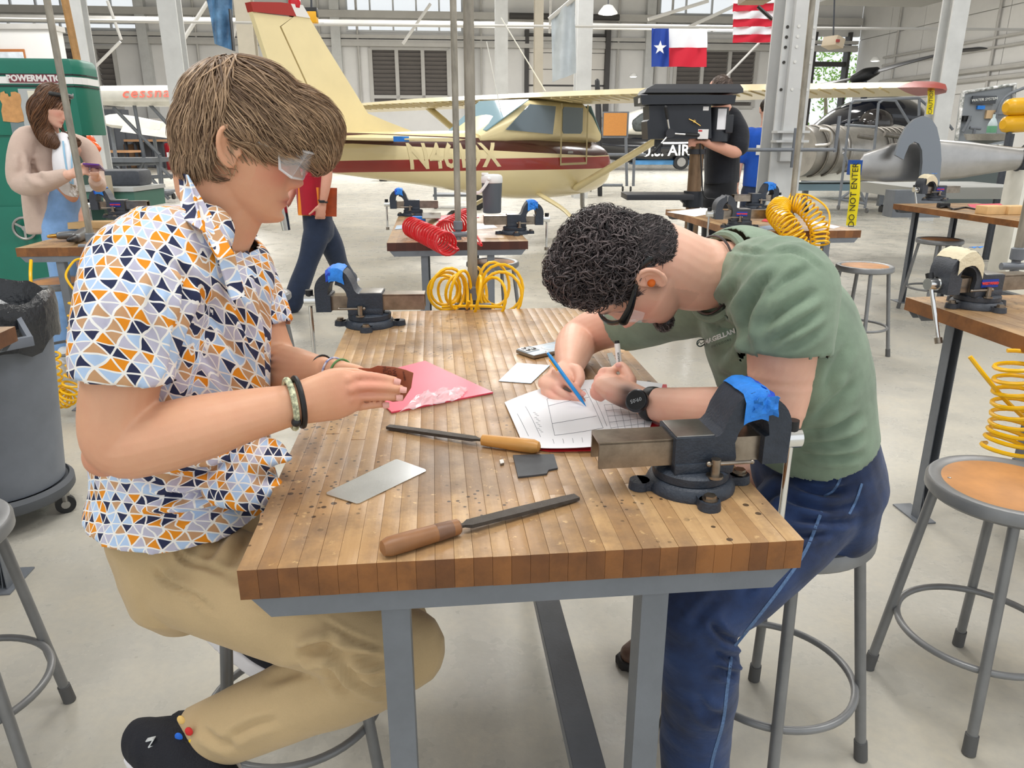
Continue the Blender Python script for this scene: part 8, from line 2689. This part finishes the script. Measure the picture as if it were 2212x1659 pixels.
q = MB(); q.tube([D(1770, 280, EY - .45), D(1792, 283, EY - .5), D(1796, 300, EY - .52), D(1790, 312, EY - .5), D(1760, 315, EY - .48)], .03, 8, sub=4); q.build('bleed_pipe', M_eng, en, local=False)
pbox(1700, 398, 1960, 412, EY + .1, .9).build('stand_beam', mat('blue_grey_stand', srgb(116, 140, 152), .5), en, local=False)
pbox(1715, 372, 1900, 390, EY + .1, .8).build('stand_tray', M_offw, en, local=False)
for px in (1735, 1900):
    pbox(px, 410, px + 10, 445, EY + .2, .1).build('stand_leg', M_steel_grey, en, local=False)
    q = MB(); c = D(px + 5, 452, EY + .2); q.cyl(c - Vector((.03, 0, 0)), c + Vector((.03, 0, 0)), .09, n=14); q.build('caster', M_black, en, local=False)
# rolling ladder before the engine
ld = root('rolling_ladder', G(1850, 450, 0), 0, 'thin grey tubular ladder stand between engine and ring plate', 'ladder')
LY = 14.0
q = MB()
for pts in ([(1838, 224), (1826, 330), (1812, 445)], [(1838, 224), (1845, 218), (1895, 215)], [(1898, 222), (1888, 325), (1868, 450)], [(1898, 222), (1908, 216), (1935, 218), (1985, 300)], [(1895, 215), (1985, 212), (2010, 235)], [(1986, 214), (1985, 250)], [(2018, 230), (2058, 280)], [(1820, 322), (1888, 326)], [(1826, 270), (1890, 274)], [(1812, 430), (1868, 440)], [(1822, 330), (1870, 440)], [(1855, 400), (1815, 430)]):
    q.tube([D(x, y, LY) for x, y in pts], .024, 8)
q.build('tube_frame', M_steel_grey, ld, local=False)
for px, py in ((1811, 448), (1872, 455)):
    q = MB(); c = D(px, py, LY); q.cyl(c - Vector((.015, 0, 0)), c + Vector((.015, 0, 0)), .045, n=14); q.build('caster', M_rubber, ld, local=False)
# grey ring plate and big propeller blade
RY = 7.5
def arch():
    o = []
    for x, y in ((1934, 335), (1945, 300), (1958, 275), (1975, 258), (1995, 250), (2012, 256), (2024, 275), (2032, 310), (2034, 345), (2030, 390), (2026, 412), (1985, 408), (1990, 380), (1993, 350), (1992, 325), (1985, 310), (1975, 306), (1964, 314), (1955, 335), (1952, 345)): o.append((x, y))
    return o
P_ = [D(x, y, RY) for x, y in arch()]; c = sum(P_, Vector()) / len(P_)
q = MB(); q.prism([(p.x - c.x, p.z - c.z) for p in P_], c, (1, 0, 0), (0, 0, 1), (0.03, .10, 0))
rp_ = root('ring_plate', Vector((c.x, RY, 0)), 0, 'large grey arch-shaped plate standing behind the far right bench', 'plate')
q.build('plate', mat('grey_plate_paint', srgb(128, 136, 146), .45), rp_, local=False, fix=True, ang=25)
pbox(1930, 412, 2035, 470, RY, .2).build('plate_stand', M_steel_grey, rp_, local=False)
pr_ = root('propeller', D(2190, 420, 7.7), 0, 'wide bare-metal propeller blade with a blue taped tip at the right', 'propeller')
q = MB(); rg = []
for px, yc, hh, th in ((1852, 362, .02, .01), (1862, 360, .075, .014), (1920, 352, .105, .02), (2000, 347, .115, .028), (2080, 346, .10, .035), (2150, 344, .075, .05), (2190, 343, .062, .06), (2210, 343, .062, .062)):
    c = D(px, yc, 7.75); sc_ = 1.75
    rg.append([c + Vector((0, math.cos(t) * th * 1.5, math.sin(t) * hh * sc_)) for t in np.linspace(0, 2 * PI, 20, endpoint=False)])
q.loft(rg); q.build('blade', mat('bare_alloy', srgb(176, 174, 172), .3, .85, noise=.1, nscale=6), pr_, local=False, fix=True)
q = MB(); c = D(2205, 345, 7.75); q.cyl(c - Vector((.03, 0, 0)), c + Vector((.10, 0, 0)), .11, n=24); q.cyl(c + Vector((.05, 0, 0)), c + Vector((.3, 0, 0)), .16, n=24); q.build('hub', M_castgrey, pr_, local=False)
q = pbox(1838, 346, 1862, 378, 7.68, .08); q.build('tape_wrap', mat('navy_tape_wrap', srgb(16, 76, 160), .5), pr_, local=False)
q = MB(); q.box((D(2190, 420, 7.75).x + .1, 7.75, .55), (.25, .3, 1.1)); q.build('support_post', M_offw, pr_, local=False)
pbox(1965, 405, 2240, 430, 8.2, 1.2).build('support_bench', mat('pale_bench', srgb(176, 178, 176), .5), pr_, local=False)
# hydraulic demonstration board, spray bottle, yellow cylinders
hbd = root('demonstration_board', G(2130, 470, 0), 0, 'leaning grey demonstration board with a rope border and sign at the right', 'board')
BY = 10.5
P_ = [D(x, y, BY) for x, y in ((2079, 200), (2190, 182), (2180, 312), (2062, 322))]; c = sum(P_, Vector()) / 4
q = MB(); q.prism([(p.x - c.x, p.z - c.z) for p in P_], c, (1, 0, 0), (0, 0, 1), (0, .04, 0)); q.build('board', mat('board_grey', srgb(146, 152, 158), .5), hbd, local=False, fix=True)
q = MB(); q.tube([p - Vector((0, .02, 0)) for p in P_] , .028, 8, closed=True); q.build('rope_border', mat('rope_dashes', srgb(228, 222, 196), .7, noise=.9, nscale=18, col2=srgb(70, 80, 70)), hbd, local=False)
pbox(2101, 207, 2152, 224, BY - .05, .03).build('sign_plate', mat('dark_sign', srgb(70, 74, 80), .5), hbd, local=False)
text_mesh('sign_lettering', 'WATER SYSTEM', .047, M_print, D(2127, 215, BY - .06), (1, 0, .08), (0, 0, 1), hbd, OFF[hbd.name], depth=.002)
pbox(2112, 228, 2128, 236, BY - .04, .03).build('blue_tape', M_tape_blue, hbd, local=False)
pbox(2131, 238, 2155, 256, BY - .04, .04).build('wood_frame', mat('tan_frame', srgb(206, 176, 136), .6), hbd, local=False)
pbox(2082, 250, 2098, 262, BY - .06, .06).build('gauge', M_black, hbd, local=False)
q = MB()
for pts in ([(2080, 285), (2092, 262), (2096, 250)], [(2095, 276), (2118, 278)], [(2105, 278), (2102, 300)], [(2150, 300), (2152, 250), (2170, 210), (2212, 190)], [(2148, 246), (2212, 246)]): q.tube([D(x, y, BY - .08) for x, y in pts], .02, 8, sub=3)
q.build('pipework', M_steel_grey, hbd, local=False)
pbox(2050, 320, 2230, 440, BY, .8).build('board_cabinet', mat('cabinet_dark', srgb(86, 96, 96), .5), hbd, local=False)
q = MB(); q.lathe([(.0, .0), (.22, .05), (.26, .12), (.265, .125), (.25, .13)], D(2128, 312, BY - .45), n=24); q.build('basin', M_brushed, hbd, local=False)
bt = root('spray_bottle', D(2140, 292, BY - .5), 0, 'clear spray bottle with green liquid standing before the board', 'bottle')
q = MB(); q.lathe([(.05, 0), (.055, .01), (.055, .13), (.03, .19), (.016, .21), (.016, .25)], D(2140, 292, BY - .5), n=18); q.build('bottle', mat('pale_bottle', srgb(206, 224, 228), .2, alpha=.8), bt, local=False)
q = MB(); q.lathe([(.0562, .03), (.0562, .11)], D(2140, 292, BY - .5), n=18, cap=False); q.build('label_band', mat('green_label', srgb(110, 176, 140), .5), bt, local=False)
for k, (py, x0) in enumerate(((232, 2172), (269, 2166))):
    q = MB(); c = D(x0, py, 9.0); q.lathe([(.05, 0), (.085, .03), (.095, .08), (.095, .8), (.05, .84)], c, (1, .2, 0.05), n=20)
    cy_ = root('yellow_cylinder', D(x0 + 20, py + 15, 9.0), 0, ('upper' if k == 0 else 'lower') + ' yellow cylinder at the right edge beside the board', 'cylinder', 'yellow cylinders at the right edge'); q.build('cylinder', mat('yellow_paint', srgb(226, 170, 20), .35), cy_, local=False)
    q = MB(); q.cyl(D(2190, py, 9.0) + Vector((0, 0, -.1)), Vector((D(2190, py, 9.0).x, 9.0, .02)), .03, n=8); q.build('support', M_castgrey, cy_, local=False)
# helicopter behind the engine
he = root('helicopter', G(1900, 400, 0) + Vector((2.5, 4, 0)), 0, 'dark glossy helicopter with a long drooping rotor blade at the right', 'helicopter')
HYY = 19.0
q = MB(); q.limb([D(1760, 282, HYY), D(1820, 262, HYY), D(1890, 254, HYY), D(1950, 262, HYY), D(1985, 285, HYY)], [(.35, .12), (.7, .35), (.8, .5), (.75, .45), (.4, .2)], side=(0, 1, 0), n=24); q.build('cabin', mat('helicopter_black', srgb(18, 22, 34), .12, coat=.6), he, local=False)
q = MB(); q.limb([D(1770, 300, HYY - .3), D(1840, 290, HYY - .5), D(1920, 292, HYY - .5), D(1970, 300, HYY - .3)], [(.4, .12), (.6, .24), (.6, .26), (.4, .14)], side=(0, 1, 0), n=20); q.build('lower_hull', M_offw, he, local=False)
for (x0, y0, x1, y1) in ((1812, 268, 1838, 287), (1842, 262, 1866, 286)): pbox(x0, y0, x1, y1, HYY - 1.0, .1, bev=.04).build('cabin_window', M_black, he, local=False)
q = MB(); q.ball(D(1890, 268, HYY - .7), (.42, .35, .34)); q.build('nose_bubble', mat('dark_bubble', srgb(50, 46, 46), .08, coat=.5), he, local=False)
q = MB(); q.cyl(D(1866, 240, HYY), D(1866, 162, HYY), .07, n=12); q.build('rotor_mast', M_castgrey, he, local=False)
q = MB(); q.limb([D(1845, 170, HYY), D(1868, 162, HYY), D(1892, 154, HYY)], [.10, .15, .10], n=12); q.build('rotor_hub', M_black, he, local=False)
q = MB(); q.limb([D(1888, 156, HYY), D(1950, 138, HYY - 1), D(2040, 116, HYY - 2.2), D(2118, 104, HYY - 3.2)], [(.10, .03), (.16, .03), (.17, .025), (.15, .02)], side=(0, 1, 0), n=12); q.build('rotor_blade', M_dpside, he, local=False)
q = MB(); q.limb([D(1850, 168, HYY), D(1800, 178, HYY + 1), D(1740, 192, HYY + 2.5)], [(.10, .03), (.16, .03), (.15, .02)], side=(0, 1, 0), n=12); q.build('rotor_blade', M_dpside, he, local=False)
q = MB(); q.box((D(1880, 330, HYY).x, HYY, .35), (2.6, 1.6, .1)); q.box((D(1880, 330, HYY).x, HYY, .65), (.3, .3, .6)); q.build('skids', M_castgrey, he, local=False)

# ================================================================ flags, banners, lamps and heaters high up
def flag_sheet(px, Y, th=.01, wav=.05, nx=13, ny=9):
    """grid from four pixel corners with hanging ripples"""
    a, b_, c_, d_ = [np.array(D(x, y, Y)) for x, y in px]
    return [[(a * (1 - u) + b_ * u) * (1 - v) + (d_ * (1 - u) + c_ * u) * v + np.array([0, wav * math.sin(9 * u + 2 * v), 0]) for v in np.linspace(0, 1, ny)] for u in np.linspace(0, 1, nx)]
M_fblue, M_fwhite, M_fred = mat('flag_blue', srgb(28, 66, 160), .7), mat('flag_white', srgb(238, 240, 246), .7), mat('flag_red', srgb(206, 24, 52), .7)
FY = 21.0
tf = root('state_flag', D(1467, 145, FY), 0, 'flag with a white star on blue and white and red fields hanging from the roof', 'flag')
q = MB(); q.sheet(flag_sheet([(1408, 61), (1445, 61), (1444, 144), (1408, 144)], FY), .01); q.build('blue_field', M_fblue, tf, local=False)
q = MB(); q.sheet(flag_sheet([(1445, 61), (1528, 62), (1527, 103), (1444, 103)], FY), .01); q.build('white_field', M_fwhite, tf, local=False)
q = MB(); q.sheet(flag_sheet([(1444, 103), (1527, 103), (1525, 145), (1442, 144)], FY), .01); q.build('red_field', M_fred, tf, local=False)
c = D(1426, 103, FY - .09); q = MB(); stp = [(math.sin(k * PI / 5) * (.17 if k % 2 == 0 else .068), math.cos(k * PI / 5) * (.17 if k % 2 == 0 else .068)) for k in range(10)]
q.prism(stp, c, (1, 0, 0), (0, 0, 1), (0, .012, 0)); q.build('star', M_fwhite, tf, local=False, fix=True)
UY = 13.0
uf = root('striped_flag', D(1628, 92, UY), 0, 'red and white striped flag hanging beside the white column', 'flag')
for k in range(9):
    y0, y1 = -60 + 16.9 * k, -60 + 16.9 * (k + 1)
    q = MB(); q.sheet(flag_sheet([(1585, y0 + .0), (1676, y0 - 1), (1674, y1 - 1), (1584, y1)], UY, wav=.04), .008); q.build('stripe', M_fred if k % 2 == 0 else M_fwhite, uf, local=False)
bn_ = root('banner', D(480, 105, 13), 0, 'narrow dark blue banner hanging at the upper left', 'banner', 'hanging banners')
q = MB(); q.sheet(flag_sheet([(445, -8), (500, -4), (506, 110), (462, 94)], 13, wav=.05), .01); q.build('cloth', mat('blue_satin', srgb(92, 134, 172), .35, noise=.4, nscale=3, col2=srgb(30, 48, 78)), bn_, local=False)
q = MB(); q.bar(D(497, 20, 12.95), D(505, 110, 12.95), .10, .02); q.build('dark_edge', M_black, bn_, local=False)
bn2 = root('banner', D(1220, 175, 15), 0, 'long silver banner hanging before the sectional door', 'banner', 'hanging banners')
q = MB(); q.sheet(flag_sheet([(1191, 36), (1241, -2), (1244, 158), (1194, 177)], 15, wav=.06), .01); q.build('cloth', mat('silver_satin', srgb(196, 204, 210), .35, noise=.12, nscale=3), bn2, local=False)
q = MB(); q.tube([D(1186, 42, 15), D(1243, -6, 15)], .04, 8); q.build('banner_pole', M_girt, bn2, local=False)
M_lamp = mat('lamp_glow', (1.0, .98, .93), .4, emit=6.0)
for px, py, Y, lab in ((1313, 30, 22, 'round hanging lamp left of the star flag'), (1368, 166, 43, 'small wall lamp beside the sectional door'), (1890, 132, 40, 'small wall lamp on the right-hand wall')):
    c = D(px, py, Y); k = 1.0 if Y < 30 else .9
    r = root('hanging_lamp', c, 0, lab, 'lamp', 'lamps under the roof')
    q = MB(); q.lathe([(.05 * k, .22 * k), (.12 * k, .2 * k), (.24 * k, .05 * k), (.26 * k, 0), (.23 * k, 0), (.1 * k, .17 * k)], c, n=24); q.build('shade', M_white, r, local=False)
    q = MB(); q.lathe([(.001, -.03 * k), (.15 * k, -.02 * k), (.22 * k, .02 * k), (.001, .03 * k)], c, n=24); q.build('diffuser', M_lamp, r, local=False)
    if Y < 30: q = MB(); q.tube([c + Vector((0, 0, .2)), c + Vector((0, 0, 2.5))], .015, 6); q.build('cord', M_castgrey, r, local=False)
hx = root('space_heater', D(1800, 108, 16), 0, 'small tan unit heater hanging before the bright opening', 'heater')
q = MB(); q.box(D(1800, 92, 16), (.24, .34, .18), Matrix.Rotation(.5, 3, 'Z') @ Matrix.Rotation(.25, 3, 'Y'), bev=.01); q.build('casing', mat('heater_tan', srgb(196, 180, 156), .5), hx, local=False)
q = MB(); q.box(D(1810, 88, 15.78), (.09, .02, .05), Matrix.Rotation(.5, 3, 'Z')); q.build('red_plate', M_dkred, hx, local=False)
q = MB(); q.tube([D(1800, 78, 16), D(1803, -20, 16)], .015, 6); q.build('hanger', M_castgrey, hx, local=False)
h2 = root('space_heater', D(1640, 8, 9), 0, 'dark unit heater at the top edge beside the striped flag', 'heater')
pbox(1612, -40, 1668, 1, 9, .3).build('casing', mat('heater_brown', srgb(120, 100, 76), .5), h2, local=False)
q = MB(); q.tube([D(1637, 14, 9), D(1668, 42, 9)], .02, 6); q.build('bracket', M_black, h2, local=False)
ho = root('chain_hoist', D(675, 50, 9.5), 0, 'small yellow and black hoist behind the top of the fin', 'hoist')
q = MB(); q.box(D(675, 38, 9.5), (.11, .1, .12), bev=.01); q.build('hook_block', mat('hoist_yellow', srgb(232, 170, 20), .4), ho, local=False)
q = MB(); q.box(D(672, 27, 9.5), (.15, .08, .10), bev=.01); q.build('motor', M_black, ho, local=False)
q = MB(); q.tube([D(673, 22, 9.5), D(672, -30, 9.5)], .012, 6); q.build('chain', M_castgrey, ho, local=False)
# overhead walkway edge and tree outside
mz = MB(); hbox(mz, HV(1752, 10, 20)[0], HV(1990, 10, 20)[0], 16, 20, HV(1900, 14, 20)[1], HV(1900, 14, 20)[1] + .5); mz.build('trim_7', mat('grey_soffit', srgb(150, 150, 148), .6), kind='structure')
tree = root('tree', hall(HV(1790, 200, 56)[0], 56, 0), 0, 'green tree seen through the bright opening', 'tree')
tb_ = hall(HV(1790, 200, 56)[0], 56, 0)
q = MB(); q.limb([tb_, tb_ + Vector((.1, 0, 2)), tb_ + Vector((-.2, 0, 4.5))], [.22, .17, .10], n=10); q.limb([tb_ + Vector((.1, 0, 2)), tb_ + Vector((1.2, 0, 4))], [.1, .05], n=8); q.build('trunk', mat('bark', srgb(150, 140, 120), .8), tree, local=False)
rs = np.random.default_rng(5); q = MB()
for k in range(900):
    c = tb_ + Vector((rs.normal() * 1.7, rs.normal() * 1.5, 5.6 + rs.normal() * 1.3)); d1 = Vector(rs.normal(size=3)).normalized(); d2 = d1.cross(Vector(rs.normal(size=3))).normalized()
    q.add([c - d1 * .16, c + d2 * .07, c + d1 * .16, c - d2 * .07], [(0, 1, 2, 3)])
q.build('foliage', mat('leaf_green', srgb(150, 196, 96), .7), tree, local=False, kind='stuff')
